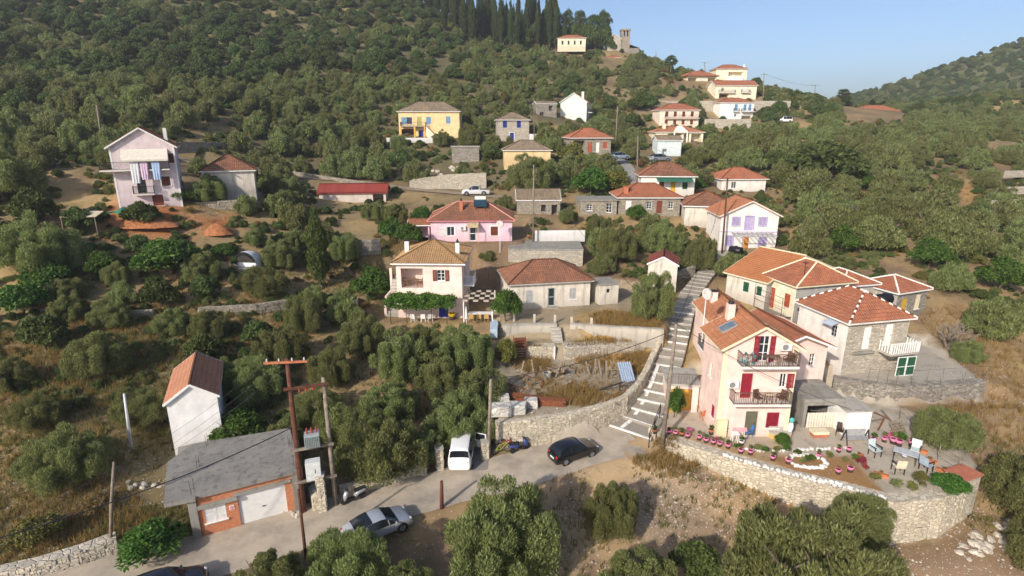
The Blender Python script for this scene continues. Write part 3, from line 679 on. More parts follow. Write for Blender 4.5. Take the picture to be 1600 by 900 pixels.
    def slope(s, mb, A, B, ridge_h, run, cutL, cutR, amp=.035, tw=.24, th=.38, fine=True, fold=0.0, uoff=0.0):
        """one tiled slope rising from eave A->B; cutL/cutR: run lost per metre of rise at either end (hips)"""
        A = Vector(A); B = Vector(B); e = (B-A); L = e.length; e.normalize(); inw = Vector((-e.y, e.x, 0)); sl = math.hypot(run, ridge_h)
        up = (inw*run + Vector((0,0,ridge_h)))/sl; nrm = e.cross(up).normalized()
        if nrm.z < 0: nrm = -nrm
        cols = max(2, int(round(L/tw))); us = np.linspace(0, L, cols*2+1)
        def vmax(u):
            m = sl
            if cutL > 0: m = min(m, u/cutL*sl)
            if cutR > 0: m = min(m, (L-u)/cutR*sl)
            return m
        nrow = max(1, int(round(sl/th))) if fine else 1
        lv = []
        for k in range(nrow): lv += [(k*sl/nrow, .022 if fine else 0), ((k+1)*sl/nrow, 0.0)]
        for i in range(len(us)-1):
            u0, u1 = us[i], us[i+1]; a0 = amp if i % 2 else 0.0; a1 = 0.0 if i % 2 else amp; m0, m1 = vmax(u0), vmax(u1)
            if max(m0, m1) < 1e-4: continue
            for k in range(0, len(lv), 2):
                (v0, o0), (v1, o1) = lv[k], lv[k+1]
                if v0 >= max(m0, m1) - 1e-4: break
                c = [(u0, min(v0,m0), a0+o0), (u1, min(v0,m1), a1+o0), (u1, min(v1,m1), a1+o1), (u0, min(v1,m0), a0+o1)]
                pts = [A + e*u + up*v + nrm*(h+.01) for u, v, h in c]; uv = [(u+uoff, v) for u, v, h in c]
                if (pts[2]-pts[3]).length < 1e-4: pts = pts[:3]; uv = uv[:3]
                elif (pts[0]-pts[1]).length < 1e-4: pts = pts[1:]; uv = uv[1:]
                elif (pts[1]-pts[2]).length < 1e-4: pts = [pts[0],pts[1],pts[3]]; uv = [uv[0],uv[1],uv[3]]
                elif (pts[0]-pts[3]).length < 1e-4: pts = pts[:3]; uv = uv[:3]
                mb.poly(pts, uv)
    def roof(s, kind, rise, tile, ov=.35, ridge='x', fine=True, fascia=None, caps=None, ridge_len=None, amp=.035, off=(0,0,0,0), dash=False, z=None):
        """kind hip | gable; ridge along x or y; off: extra overhang front, right, back, left"""
        z = s.h if z is None else z
        x0, x1, y0, y1 = -ov-off[3], s.W+ov+off[1], -ov-off[0], s.D+ov+off[2]; mb = MB(); under = MB(); cap = MB(); fas = MB(); LX, LY = x1-x0, y1-y0
        zz = z - .02
        def caprun(a, b):
            a = Vector(a); b = Vector(b); n = max(1, int((b-a).length/.36))
            for k in range(n):
                if dash and k % 2: cap.m = 1
                p = a.lerp(b, k/n); q = a.lerp(b, (k+1.02)/n); cap.tube([p + Vector((0,0,.02)), q + Vector((0,0,.045))], [.085,.10], 6); cap.m = 0
        if kind == 'hip':
            if ridge == 'x': rl = max(0, LX-LY) if ridge_len is None else ridge_len; hx = (LX-rl)/2; hy = LY/2; r0 = Vector((x0+hx,y0+hy,zz+rise)); r1 = Vector((x1-hx,y0+hy,zz+rise))
            else: rl = max(0, LY-LX) if ridge_len is None else ridge_len; hy = (LY-rl)/2; hx = LX/2; r0 = Vector((x0+hx,y0+hy,zz+rise)); r1 = Vector((x0+hx,y1-hy,zz+rise))
            c = [Vector((x0,y0,zz)),Vector((x1,y0,zz)),Vector((x1,y1,zz)),Vector((x0,y1,zz))]
            if ridge == 'x':
                s.slope(mb, c[0], c[1], rise, hy, hx, hx, amp, fine=fine); s.slope(mb, c[2], c[3], rise, hy, hx, hx, amp, fine=fine); s.slope(mb, c[1], c[2], rise, hx, hy, hy, amp, fine=fine, uoff=50); s.slope(mb, c[3], c[0], rise, hx, hy, hy, amp, fine=fine, uoff=90)
                hips = [(c[0],r0),(c[3],r0),(c[1],r1),(c[2],r1)]; us = [(c[0],c[1],r1,r0),(c[2],c[3],r0,r1),(c[1],c[2],r1),(c[3],c[0],r0)]
            else:
                s.slope(mb, c[0], c[1], rise, hy, hx, hx, amp, fine=fine); s.slope(mb, c[2], c[3], rise, hy, hx, hx, amp, fine=fine); s.slope(mb, c[1], c[2], rise, hx, hy, hy, amp, fine=fine, uoff=50); s.slope(mb, c[3], c[0], rise, hx, hy, hy, amp, fine=fine, uoff=90)
                hips = [(c[0],r0),(c[1],r0),(c[2],r1),(c[3],r1)]; us = [(c[0],c[1],r0),(c[2],c[3],r1),(c[1],c[2],r1,r0),(c[3],c[0],r0,r1)]
            for a, b in hips: caprun(a, b)
            if rl > .2: caprun(r0, r1)
            ring = c
            for q in us: under.poly([p - Vector((0,0,.07)) for p in q][::-1])
        else:
            if ridge == 'x':
                m = (y0+y1)/2; a, b = Vector((x0,m,zz+rise)), Vector((x1,m,zz+rise)); c = [Vector((x0,y0,zz)),Vector((x1,y0,zz)),Vector((x1,y1,zz)),Vector((x0,y1,zz))]
                s.slope(mb, c[0], c[1], rise, LY/2, 0, 0, amp, fine=fine); s.slope(mb, c[2], c[3], rise, LY/2, 0, 0, amp, fine=fine, uoff=40); us = [(c[0],c[1],b,a),(c[2],c[3],a,b)]
                wr = rise*(s.D/2)/(LY/2) ; ez = zz + rise*(ov+off[0])/(LY/2)
                for f in 'rl': s.top[f] = [(0, ez-.08),(s.D/2, zz+rise-.08),(s.D, ez-.08)]
                edges = [(c[0],a),(c[3],a),(c[1],b),(c[2],b)]
            else:
                m = (x0+x1)/2; a, b = Vector((m,y0,zz+rise)), Vector((m,y1,zz+rise)); c = [Vector((x0,y0,zz)),Vector((x1,y0,zz)),Vector((x1,y1,zz)),Vector((x0,y1,zz))]
                s.slope(mb, c[1], c[2], rise, LX/2, 0, 0, amp, fine=fine); s.slope(mb, c[3], c[0], rise, LX/2, 0, 0, amp, fine=fine, uoff=40); us = [(c[1],c[2],b,a),(c[3],c[0],a,b)]
                ez = zz + rise*(ov+off[3])/(LX/2); am = m
                for f in 'fb': s.top[f] = [(0, ez-.08),(m if f == 'f' else s.W-m, zz+rise-.08),(s.W, zz + rise*(ov+off[1])/(LX/2)-.08)]
                edges = [(c[0],a),(c[1],a),(c[2],b),(c[3],b)]
            s.hgt = ez
            for f in ('fb' if ridge == 'x' else 'rl'): s.top[f] = [(0, ez-.08),(s.L(f), ez-.08)]
            caprun(a, b); ring = None
            for q in us: under.poly([p - Vector((0,0,.07)) for p in q][::-1])
            for p, q in edges: fas.bar(p - Vector((0,0,.06)), q - Vector((0,0,.06)), .07, .16)
            for p, q in ((c[0],c[1]),(c[2],c[3])) if ridge == 'x' else ((c[1],c[2]),(c[3],c[0])): fas.bar(p - Vector((0,0,.06)), q - Vector((0,0,.06)), .07, .13)
        if ring:
            for k in range(4): fas.bar(ring[k] - Vector((0,0,.07)), ring[(k+1)%4] - Vector((0,0,.07)), .08, .13)
        s.ro = mb.build('roof', tile, s.o); under.build('soffit', fascia or s.wall, s.ro); fas.build('fascia', fascia or WHITE, s.ro)
        cp = cap.build('ridge_cap', [caps or tile, tile], s.ro); s.rz0 = zz; s.rext = (x0,x1,y0,y1,rise,kind,ridge)
        return s
    def flat_roof(s, mat, ov=.12, th=.18, z=None, parapet=0):
        z = s.h if z is None else z; mb = MB(); mb.box(-ov, s.W+ov, -ov, s.D+ov, z+.003, z+th); s.ro = mb.build('roof', mat, s.o)
        return s
    def roof_z(s, x, y):
        x0,x1,y0,y1,rise,kind,ridge = s.rext
        if kind == 'gable': t = 1-abs(y-(y0+y1)/2)/((y1-y0)/2) if ridge == 'x' else 1-abs(x-(x0+x1)/2)/((x1-x0)/2)
        else: 
            hx = hy = min(x1-x0, y1-y0)/2; t = min((x-x0)/hx, (x1-x)/hx, (y-y0)/hy, (y1-y)/hy, 1)
        return s.rz0 + rise*t
    def chimney(s, x, y, h=1.1, w=.5, mat=None, cap=None, pot=False):
        z = s.roof_z(x, y); mb = MB(); mb.box(x-w/2,x+w/2,y-w/2,y+w/2,z-.5,z+h); o = mb.build('chimney', mat or WHITE, s.ro)
        c = MB()
        if pot: c.lathe([(w*.42,h*.0),(w*.44,.12),(w*.2,.3),(w*.04,.48)], 8, (x,y,z+h+.004))
        else: c.box(x-w*.62,x+w*.62,y-w*.62,y+w*.62,z+h+.002,z+h+.09)
        c.build('chimney_cap', cap or DARKM, o if False else s.ro); return o
    def add_box(s, name, x0, x1, y0, y1, z0, z1, mat, parent=None): return MB().box(x0,x1,y0,y1,z0,z1).build(name, mat, parent or s.o)
FOOT = []
def ac_unit(h, f, u, z):
    m = MB(); m.box(u,u+.8,-.34,-.06,z,z+.56); o = h.part('air_conditioner', m, plain('ac_white', (.72,.71,.68), .5), f)
    g = MB(); g.M = Matrix.Translation((u+.32,-.345,z+.28)) @ Matrix.Rotation(PI/2, 4, 'X'); g.lathe([(.22,0),(.22,.012)], 14); g.build('grille', plain('grille', (.22,.22,.22)), o)
    [MB().box(u+k,u+k+.04,-.3,-.004,z-.05,z-.002).build('bracket', DARKM, o) for k in (.1,.66)]; return o
def stone_wall(name, label, pts, thick=.45, mat=None, cat='wall', group=None, top=None, sink=.5, facing=True, size=(.38,.22), cap=None, coarse=False, seed=1, side=1):
    """pts: (x, y, z_base, z_top) along the visible face; the face is dressed with single stones set proud of a core"""
    mat = mat or STONEW; o0 = Vector((pts[0][0], pts[0][1], pts[0][2])); root = empty(name, o0, 0, label, cat, group); g = random.Random(seed)
    core = MB(); st = MB()
    for i in range(len(pts)-1):
        a = Vector(pts[i][:2]); b = Vector(pts[i+1][:2]); e = (b-a); L = e.length; e.normalize(); n = Vector((e.y, -e.x))*side
        def q(u, off, z): p = a + e*u - n*off; return (p.x-o0.x, p.y-o0.y, z-o0.z)
        za, zb, ta, tb = pts[i][2]-sink, pts[i+1][2]-sink, pts[i][3]-.005*(i % 2), pts[i+1][3]-.005*(i % 2)
        i8 = [core.pt(p) for p in (q(0,.05,za),q(L,.05,zb),q(L,thick,zb),q(0,thick,za),q(0,.05,ta),q(L,.05,tb),q(L,thick,tb),q(0,thick,ta))]
        for f in ((4,5,6,7),(0,1,5,4),(1,2,6,5),(2,3,7,6),(3,0,4,7)): core.face([i8[k] for k in f])
        if facing:
            zmin = min(pts[i][2], pts[i+1][2]) - .15; zz = zmin; zmax = max(ta, tb)
            while zz < zmax:
                rh = size[1]*g.uniform(.7,1.35); u = -g.random()*size[0]
                while u < L:
                    w = size[0]*g.uniform(.5,1.5); u0, u1 = max(u+.012, 0), min(u+w-.012, L); um = (u0+u1)/2
                    tt = ta + (tb-ta)*um/L + g.uniform(-.03,.09)
                    if u1-u0 > .06 and zz < tt - .04:
                        z0, z1 = zz+.01+g.uniform(-.02,.02), min(zz+rh-.012+g.uniform(-.02,.02), tt); off = g.uniform(-.045,.03); j = min(.03, (u1-u0)*.2)
                        k = [st.pt(p) for p in (q(u0+g.uniform(0,j),off,z0),q(u1-g.uniform(0,j),off,z0+g.uniform(-.02,.02)),q(u1-g.uniform(0,j),off+.01,z1),q(u0+g.uniform(0,j),off+.01,z1+g.uniform(-.02,.02)),
                              q(u0,.06,z0-.01),q(u1,.06,z0-.01),q(u1,.06,z1+.01),q(u0,.06,z1+.01))]
                        for f in ((0,1,2,3),(4,5,1,0),(5,6,2,1),(6,7,3,2),(7,4,0,3)): st.face([k[x] for x in f])
                    u += w
                zz += rh
    for i in range(1, len(pts)-1):      # fill the joint where two stretches meet
        a = Vector(pts[i-1][:2]); m_ = Vector(pts[i][:2]); b = Vector(pts[i+1][:2]); e = ((m_-a).normalized() + (b-m_).normalized()).normalized(); c = m_ - Vector((e.y, -e.x))*side*thick*.52
        core.lathe([(thick*.46, pts[i][2]-sink-o0.z), (thick*.46, pts[i][3]-.012-o0.z)], 10, (c.x-o0.x, c.y-o0.y, 0))
    core.build('wall_core', mat, root)
    if facing: tag(st.build('stone_facing', mat, root), kind='stuff')
    if cap:
        cm = MB()
        for i in range(len(pts)-1):
            a = Vector((pts[i][0]-o0.x, pts[i][1]-o0.y, pts[i][3]-o0.z+.04)); b = Vector((pts[i+1][0]-o0.x, pts[i+1][1]-o0.y, pts[i+1][3]-o0.z+.04)); e = (b-a).normalized(); n = Vector((e.y,-e.x,0)).normalized()*side
            cm.bar(a - n*thick/2, b - n*thick/2, thick+.06, .09)
        cm.build('coping', cap, root)
    return root
# ------------------------------------------------------------------ houses
PINK = plaster('pink_render', (.80,.61,.54), (.55,.42,.37), .25); PALEP = plaster('pale_pink_render', (.78,.62,.55), (.5,.42,.37), .25); LILP = plaster('lilac_pink_render', (.72,.61,.62), (.45,.38,.40), .35)
ROSE = plaster('rose_render', (.76,.53,.60), (.5,.36,.4), .3); WHR = plaster('white_render', (.78,.74,.68), (.42,.38,.33), .4); WHD = plaster('weathered_white', (.66,.61,.53), (.30,.26,.21), .75)
CRM = plaster('cream_render', (.80,.73,.55), (.5,.42,.3), .3); YELR = plaster('yellow_render', (.76,.57,.31), (.5,.36,.2), .35); GRNW = plaster('pale_green_render', (.70,.74,.66), (.4,.42,.38), .3); GREYR = plaster('grey_render', (.42,.405,.38), (.22,.21,.19), .6)
SHOPP = plaster('pale_yellow_band', (.76,.70,.44), (.5,.45,.3), .2)
# A: the three storey pink house by the steps
h = House('pink_house', 'three-storey pink house with crimson shutters and two iron balconies beside the white-edged steps', 15.55, 38.85, 1.0, 0, 5.5, 4.2, 7.25, PINK)
h.door('f', 2.2, .05, .95, 2.1, plain('olive_screen', (.13,.125,.085), .5), label='dark screened terrace door')
h.window('f', 3.8, .75, .95, 1.3, shut=REDSH, state='closed', bars=1)
h.door('f', 1.55, 3.22, .85, 2.05, REDSH, double=True, label='closed crimson double shutter door')
h.window('f', 4.4, 4.1, .5, 1.15, shut=REDSH, state='right', bars=1)
h.window('f', 2.55, 6.22, .75, 2.0, shut=REDSH, state='open', bars=2, sill=False)
h.window('l', 1.75, 4.0, .5, 1.15, bars=1); h.window('l', 3.0, 1.2, .6, 1.0, shut=REDSH, state='closed')
RAILP = plain('rust_iron', (.13,.075,.055), .6, var=.3)
h.balcony('f', .75, 3.2, 4.25, 1.0, rail=RAILP, slab=WHR); h.balcony('f', 1.0, 6.2, 4.2, 1.0, rail=RAILP, slab=WHR)
h.roof('gable', 1.8, T_OR, .35, 'y', fascia=CREAMP); h.walls()
for x0, x1 in ((-.02,.32),(5.2,5.52)): h.add_box('corner_band', x0, x1, -.03, -.004, -1.5, 7.2, CREAMP)
h.chimney(1.6, 3.6, 1.2, .55, PINK, DARKM, True)
ac_unit(h, 'f', .45, 4.2); ac_unit(h, 'f', 4.0, 7.2)
sk = MB(); zz = [h.roof_z(x, 2.2) for x in (.7, 1.7)]
sk.poly([(.55,1.9,h.roof_z(.55,0)+.09),(1.5,1.9,h.roof_z(1.5,0)+.09),(1.5,2.9,h.roof_z(1.5,0)+.09),(.55,2.9,h.roof_z(.55,0)+.09)]); sko = sk.build('skylight', glassmat('sky_glass', (.12,.16,.2)), h.ro)
fr = MB(); q = [Vector((.5,1.85,h.roof_z(.5,0)+.08)),Vector((1.55,1.85,h.roof_z(1.55,0)+.08)),Vector((1.55,2.95,h.roof_z(1.55,0)+.08)),Vector((.5,2.95,h.roof_z(.5,0)+.08))]
for k in range(4): fr.bar(q[k], q[(k+1)%4], .09, .08)
fr.build('skylight_frame', plain('grey_frame', (.30,.31,.32), .5), h.ro)
so2 = MB(); so2.poly([(x, y, h.roof_z(x,0)+.12) for x, y in ((3.05,.5),(4.6,.5),(4.6,1.2),(3.05,1.2))]); so2.build('solar_panel', glassmat('solar_blue', (.10,.12,.16)), h.ro)
bandm = MB(); bandm.box(-.015,.75,-.34,-.035,-1,1.55); h.part('yellow_buttress', bandm, SHOPP)
HA = h
w2 = House('house_extension', 'pink rear wing with orange roof, chimney and white porch behind the three-storey house', 17.4, 43.15, 2.0, -3, 3.9, 9.6, 5.4, PINK)
w2.void('l', 3.6, 2.6, 2.6, 2.3, 1.2); w2.window('l', 7.2, 3.2, .7, 1.2); w2.roof('gable', 1.35, T_OR, .3, 'y', fascia=CREAMP); w2.walls(); w2.chimney(1.0, 7.6, 1.0, .55, PINK, DARKM); w2.balcony('l', 3.6, 2.6, 2.6, .6)
w3 = House('house_extension', 'low pink side wing with long red-tiled roof beside the three-storey house', 21.6, 43.3, 1.6, 8, 4.6, 6.2, 4.9, PINK)
w3.door('f', .55, 2.5, .8, 2.05, WHITE, glass=True); w3.window('f', 3.1, 3.1, .5, 1.1); w3.roof('gable', 1.2, T_RED, .35, 'y', off=(.3,0,0,.6)); w3.walls()
# B: stone house with white doors
b = House('stone_house', 'stone house with red hipped roof and two tall white doors above a concrete yard', 29.35, 46.75, 2.5, 13, 6.5, 6.1, 5.0, STONEB)
b.door('f', 1.75, 2.25, .85, 2.15, WHITE, label='tall white shuttered door'); b.door('f', 4.05, 2.35, .85, 2.15, WHITE); b.window('l', 4.2, 3.1, .7, 1.1, GREYR)
b.roof('hip', 2.0, T_RED, .35, 'y', ridge_len=1.8, caps=WHR, dash=True, fascia=WHR); b.walls(mats={'l': WHR})
bl = b.add_box('ledge', .8, 2.9, -.35, -.004, 2.0, 2.16, CONC)
bs = MB(); bs.box(3.4, 6.4, -1.5, -.004, 2.05, 2.25); b.part('landing', bs, CONCL)
rl = MB()
for k in range(13):
    x = 3.45 + k*.24; rl.box(x, x+.09, -1.5, -1.44, 2.252, 3.15)
for k in range(5):
    y = -1.4 + k*.28; rl.box(3.42, 3.48, y, y+.09, 2.252, 3.15); rl.box(6.34, 6.40, y, y+.09, 2.252, 3.15)
rl.box(3.4, 6.4, -1.52, -1.42, 3.152, 3.22); b.part('white_railing', rl, WHITE)
aw = MB(); aw.M = b.M('l'); aw.poly([(3.9,-.9,4.35),(5.2,-.9,4.35),(5.2,-.01,4.75),(3.9,-.01,4.75)]); aw.build('awning', plain('blue_grey_awning', (.42,.47,.55)), b.o)
# C, D, E: houses along the upper steps
c = House('orange_roof_house', 'long house under one bright orange tiled slope beside the upper steps', 24.4, 62.4, 5.4, -58, 5.0, 12.0, 2.6, WHD)
c.window('f', 2.2, .9, .7, 1.1, shut=GREENSH, state='closed'); c.window('f', 3.9, .9, .6, 1.0, shut=GREENSH, state='closed'); c.roof('gable', 2.2, T_BRIGHT, .35, 'x', caps=CREAMP, fascia=CREAMP); c.walls(mats={'r': GREYR})
d = House('red_shutter_house', 'cream house with rust-red shutters and brown-red hipped roof above the pink house', 28.75, 55.2, 4.6, 15, 6.9, 4.6, 3.8, GREYR)
d.door('l', .9, .4, .75, 2.3, REDSH2, handle=False); d.window('l', 3.1, 1.2, .8, 1.45, shut=REDSH2, state='closed')
d.roof('hip', 1.95, T_RED, .35, 'y', ridge_len=1.6, caps=CREAMP, fascia=CREAMP); d.walls(mats={'l': CRM}); d.balcony('l', .2, .3, 4.2, 1.3, slab=CONC, railh=.05)
m = MB()
for k in range(3): m.M = d.M('l'); m.bar((.2,-1.3,1.3+k*.6),(4.4,-1.3,1.3+k*.6),.03)
m.bar((.2,-1.3,.3),(.2,-1.3,2.6),.04); m.bar((4.4,-1.3,.3),(4.4,-1.3,2.6),.04); m.build('wire_rail', DARKM, d.o)
an = MB(); z0 = d.roof_z(1.2, .6); an.tube([(1.2,.6,z0-.1),(1.2,.6,z0+1.6)], .03, 5)
for k in range(5): an.bar((1.2-.25,.6-.3+k*.15,z0+1.5),(1.2+.25,.6-.3+k*.15,z0+1.5),.02)
an.bar((1.2,.25,z0+1.5),(1.2,.95,z0+1.5),.02); an.build('antenna', DARKM, d.ro)
e = House('small_stone_house', 'small stone house with a yellow door and cream window on the slope edge', 40.5, 57.2, 4.1, 22, 4.8, 4.6, 3.0, STONEG)
e.door('f', .9, .2, .85, 2.0, YELSH); e.window('f', 3.0, .8, .75, 1.6, shut=CREAMP, state='closed'); e.roof('hip', 1.15, T_RED, .3, 'x', caps=WHR); e.walls(mats={'l': CONCL})
e2 = House('low_plastered_house', 'low grey plastered house with red roof between the red-shutter house and the small stone house', 35.2, 58.4, 4.8, 14, 4.6, 5.0, 2.7, CONCL)
e2.roof('hip', 1.1, T_RED, .3, 'y', ridge_len=1.2, caps=WHR); e2.walls()
e3 = House('small_shed', 'small white shed with red roof among the trees beyond the stone house', *tuple(P(1404,426,d=80)), 10, 1.5, 1.5, 1.0, WHR, cat='shed'); e3.roof('gable', .6, T_RED, .2, 'x', fine=False); e3.walls()
# lilac shuttered house
l = House('lilac_shutter_house', 'white gabled house with lilac shutters and a pergola by the dark pole', 29.55, 79.9, 6.6, -2, 8.0, 6.4, 5.1, WHR)
for u in (1.6, 5.3): l.window('f', u, 3.7, 1.05, 1.15, LILACSH, LILACSH, 'closed', surround=LILACSH)
l.door('f', 3.4, 3.0, 1.15, 2.0, LILACSH, double=True, surround=LILACSH, handle=False); l.window('f', 1.0, .8, .95, 1.4, LILACSH, LILACSH, 'closed', surround=LILACSH); l.window('f', 5.6, .75, 1.0, 1.35, LILACSH, LILACSH, 'closed', surround=LILACSH)
l.door('f', 3.25, .05, .95, 2.1, ORNGD, surround=WHITE); l.roof('gable', 2.15, T_OR, .4, 'y', fascia=PALEP); l.walls()
l.add_box('string_course', .0, 8.0, -.06, -.004, 2.75, 2.87, LILACSH)
pg = MB()
for x in (2.6, 6.6): pg.bar((x,-2.2,0),(x,-2.2,2.5),.09)
pg.bar((1.6,-2.2,2.55),(7.2,-2.2,2.55),.09); pg.bar((1.6,-.1,2.62),(7.2,-.1,2.62),.09)
for k in range(9): x = 1.7 + k*.67; pg.bar((x,-2.5,2.66),(x,-.05,2.70),.07,.12)
l.part('pergola', pg, plain('grey_pergola', (.40,.40,.42), .6))
# main house with the vine arbour
mh = House('two_storey_pale_pink_house', 'pale pink two-storey house with tan pyramid roof, loggia and vine arbour', -12.3, 58.5, 3.9, -2, 7.0, 7.4, 6.15, PALEP)
mh.void('f', .5, 3.35, 2.35, 2.15, 1.8); mh.window('f', 4.35, 4.15, .85, 1.2, WHITE, BROWNSH, 'open', bars=2, surround=None)
mh.door('f', 4.4, .05, 1.0, 2.1, BLUESH, double=True, label='blue double door under the vine'); mh.window('f', 2.0, .9, .8, 1.2, WHITE, BROWNSH, 'open'); mh.door('r', 2.4, 3.35, .9, 2.1, BROWNSH); mh.window('l', 3, 4.1, .8, 1.2, WHITE, BROWNSH, 'open')
mh.roof('hip', 1.7, T_TAN, .42, 'x', ridge_len=.3, fascia=WHITE, caps=T_TAN, amp=.055); mh.walls(); mh.chimney(.6, 3.2, 1.25, .45, WHITE, DARKM); mh.chimney(6.3, 2.4, 1.2, .42, WHITE, DARKM, True); mh.balcony('r', 1.6, 3.3, 2.8, 1.1, rail=WHITE)
lr = MB(); n = 15
for k in range(n+1): lr.bar((.52+2.31*k/n,.06,3.36),(.52+2.31*k/n,.06,4.3),.025)
lr.bar((.5,.06,4.3),(2.85,.06,4.3),.05); mh.part('loggia_railing', lr, plain('brown_rail', (.16,.11,.08)))
cs = MB()   # outside stair on the side wall
for k in range(12): cs.box(-1.35,-.004,.2+k*.28,.2+(k+1)*.28,-.5,.28*(k+1))
cs.box(-1.35,-.004,3.58,5.0,-.5,3.34); mh.part('outside_stair', cs, CONCL)
pw = MB(); pw.box(-1.62,-1.36,.3,.62,-.5,1.3); pw.box(-1.62,-1.36,3.5,3.8,-.5,4.6); pw.box(-1.55,-1.362,.62,3.5,-.5,2.2); mh.part('stair_parapet', pw, PALEP)
# stone house below, with annex
s = House('hipped_stone_cottage', 'long low white-washed stone cottage with brown hipped roof above the retaining walls', -.15, 59.0, 4.6, 11, 9.0, 6.3, 2.95, WHD)
s.window('f', 1.75, .8, .75, 1.3, GREYR, plain('grey_shutter', (.42,.43,.43)), 'closed'); s.door('f', 4.2, .15, .8, 2.1, plain('grey_green_door', (.36,.42,.41), .6), glass=True); s.window('f', 6.65, .8, .75, 1.3, GREYR, plain('grey_shutter', (.42,.43,.43)), 'closed')
s.roof('hip', 1.8, T_BROWN, .35, 'x', fascia=CONCL); s.walls(); s.add_box('doorstep', 4.0, 5.3, -.6, -.004, -.3, .14, CONCL)
s2 = House('outhouse', 'small white flat-roofed outhouse at the end of the hipped stone cottage', 9.75, 60.75, 4.6, 16, 2.3, 2.6, 2.25, WHD, cat='outhouse'); s2.window('f', .85, 1.3, .45, .5, GREYR, sill=False, bars=0); s2.flat_roof(CONC); s2.walls()
f = House('flat_roof_building', 'flat-roofed rubble stone building with concrete slab behind the hipped stone cottage', -.5, 73.0, 5.9, -1, 9.8, 6.2, 2.3, STONEB, cat='building'); f.flat_roof(CONC, .05, .22); f.walls()
# rose house with solar heater
p = House('rose_pink_house', 'rose pink single-storey house with solar water heater on a brown hipped roof', -11.0, 76.2, 8.7, 2, 11.0, 7.0, 2.95, ROSE)
p.window('f', 2.2, .8, 1.0, 1.25, WHITE, plain('white_shut', (.7,.69,.67)), 'left', bars=1, surround=WHITE); p.door('f', 5.2, .05, .95, 2.1, WHITE, glass=True); p.window('f', 8.1, .8, 1.0, 1.25, BROWNSH, BROWNSH, 'closed', surround=WHITE); ac_unit(p, 'f', 3.95, 1.6)
p.roof('hip', 2.05, T_BROWN, .4, 'x', caps=plain('pink_ridge', (.55,.25,.2)), fascia=plain('pink_fascia', (.6,.22,.25))); p.walls(); p.chimney(4.1, 1.7, 1.3, .4, plain('brick_red', (.46,.16,.09)), DARKM, True)
ca = MB(); ca.poly([(5.0,-1.3,2.3),(6.5,-1.3,2.3),(6.5,-.01,2.75),(5.0,-.01,2.75)]); ca.box(5.0,6.5,-1.32,-1.3,2.12,2.3); ca.bar((6.45,-1.28,0),(6.45,-1.28,2.3),.07); p.part('awning', ca, plain('straw_awning', (.50,.40,.24), .9, var=.25))
def solar(hh, x, y):
    z = hh.roof_z(x, y); m = MB(); m.poly([(x-.9,y-.6,z+.25),(x+.9,y-.6,z+.25),(x+.9,y+.6,z+1.0),(x-.9,y+.6,z+1.0)]); m.poly([(x-.9,y+.6,z+.96),(x+.9,y+.6,z+.96),(x+.9,y-.6,z+.21),(x-.9,y-.6,z+.21)]); m.build('solar_panel', glassmat('solar_collector', (.02,.05,.07)), hh.ro)
    t = MB(); t.tube([(x-.75,y+.85,z+1.2),(x+.75,y+.85,z+1.2)], .27, 10); t.build('water_tank', plain('tank_white', (.7,.7,.68), .35), hh.ro)
    fr = MB()
    for k in (-.7,.7): fr.bar((x+k,y+.85,z-.1),(x+k,y+.85,z+1.0),.05); fr.bar((x+k,y-.55,z-.2),(x+k,y-.55,z+.25),.05)
    fr.build('tank_frame', DARKM, hh.ro)
solar(p, 6.7, 2.2); HPINK = p
pr = House('lean_to_porch', 'open lean-to porch with orange tiled roof at the end of the rose pink house', -14.2, 76.9, 8.7, 2, 2.9, 4.0, 2.2, ROSE, cat='porch'); pr.void('f', .2, 0, 2.5, 2.0, 2.5); pr.roof('gable', .5, T_OR, .2, 'x'); pr.walls()
# guesthouse and garage
g = House('white_guesthouse', 'tall narrow white house with orange gabled roof behind the concrete garage', -24.75, 36.85, .5, 24, 3.25, 6.4, 4.35, plaster('bright_white_render', (.80,.79,.77), (.6,.58,.55), .15)); g.roof('gable', 1.25, tiles('guesthouse_tiles', (.37,.17,.10), (.44,.21,.125), (.29,.14,.09), dirt=.5), .18, 'y', fascia=WHITE); g.window('l', 2.6, 1.4, .9, 1.1, WHITE, BROWNSH, 'closed'); g.walls()
bm_, nt_, bb_ = nmat('garage_brick'); bt = add(nt_, 'ShaderNodeTexBrick'); mp = add(nt_, 'ShaderNodeMapping'); mp.inputs['Rotation'].default_value = (PI/2, 0, 0); nt_.links.new(coord(nt_), mp.inputs[0]); nt_.links.new(mp.outputs[0], bt.inputs['Vector'])
bt.inputs['Scale'].default_value = 4.2; bt.inputs['Color1'].default_value = (.42,.13,.05,1); bt.inputs['Color2'].default_value = (.54,.20,.085,1); bt.inputs['Mortar'].default_value = (.42,.30,.22,1); bt.inputs['Mortar Size'].default_value = .012; nt_.links.new(bt.outputs[0], bb_.inputs['Base Color']); bb_.inputs['Roughness'].default_value = .9
ga = House('brick_garage', 'unfinished garage of orange brick and grey concrete slab with white roller door beside the road', -19.15, 28.8, 0, 27, 6.3, 5.4, 2.75, CONC, cat='garage', sink=.6)
ga.window('f', .75, .85, 1.15, 1.0, WHITE, plain('white_alu', (.74,.73,.71), .4), 'closed', bars=1, sill=True)
ga.hole('f', 2.6, 0, 2.75, 2.15); ga.walls(mats={'f': bm_})
gd = MB()
for k in range(28): x = 2.62 + k*.0968; gd.box(x, x+.088, .10, .13, .02, 2.14)
gdo = ga.part('garage_door', gd, WHITE, 'f'); MB().box(2.6,5.35,.131,.15,.0,2.15).build('door_backing', WHITE, gdo); MB().box(3.9,4.1,.06,.098,.9,.95).build('handle', DARKM, gdo)
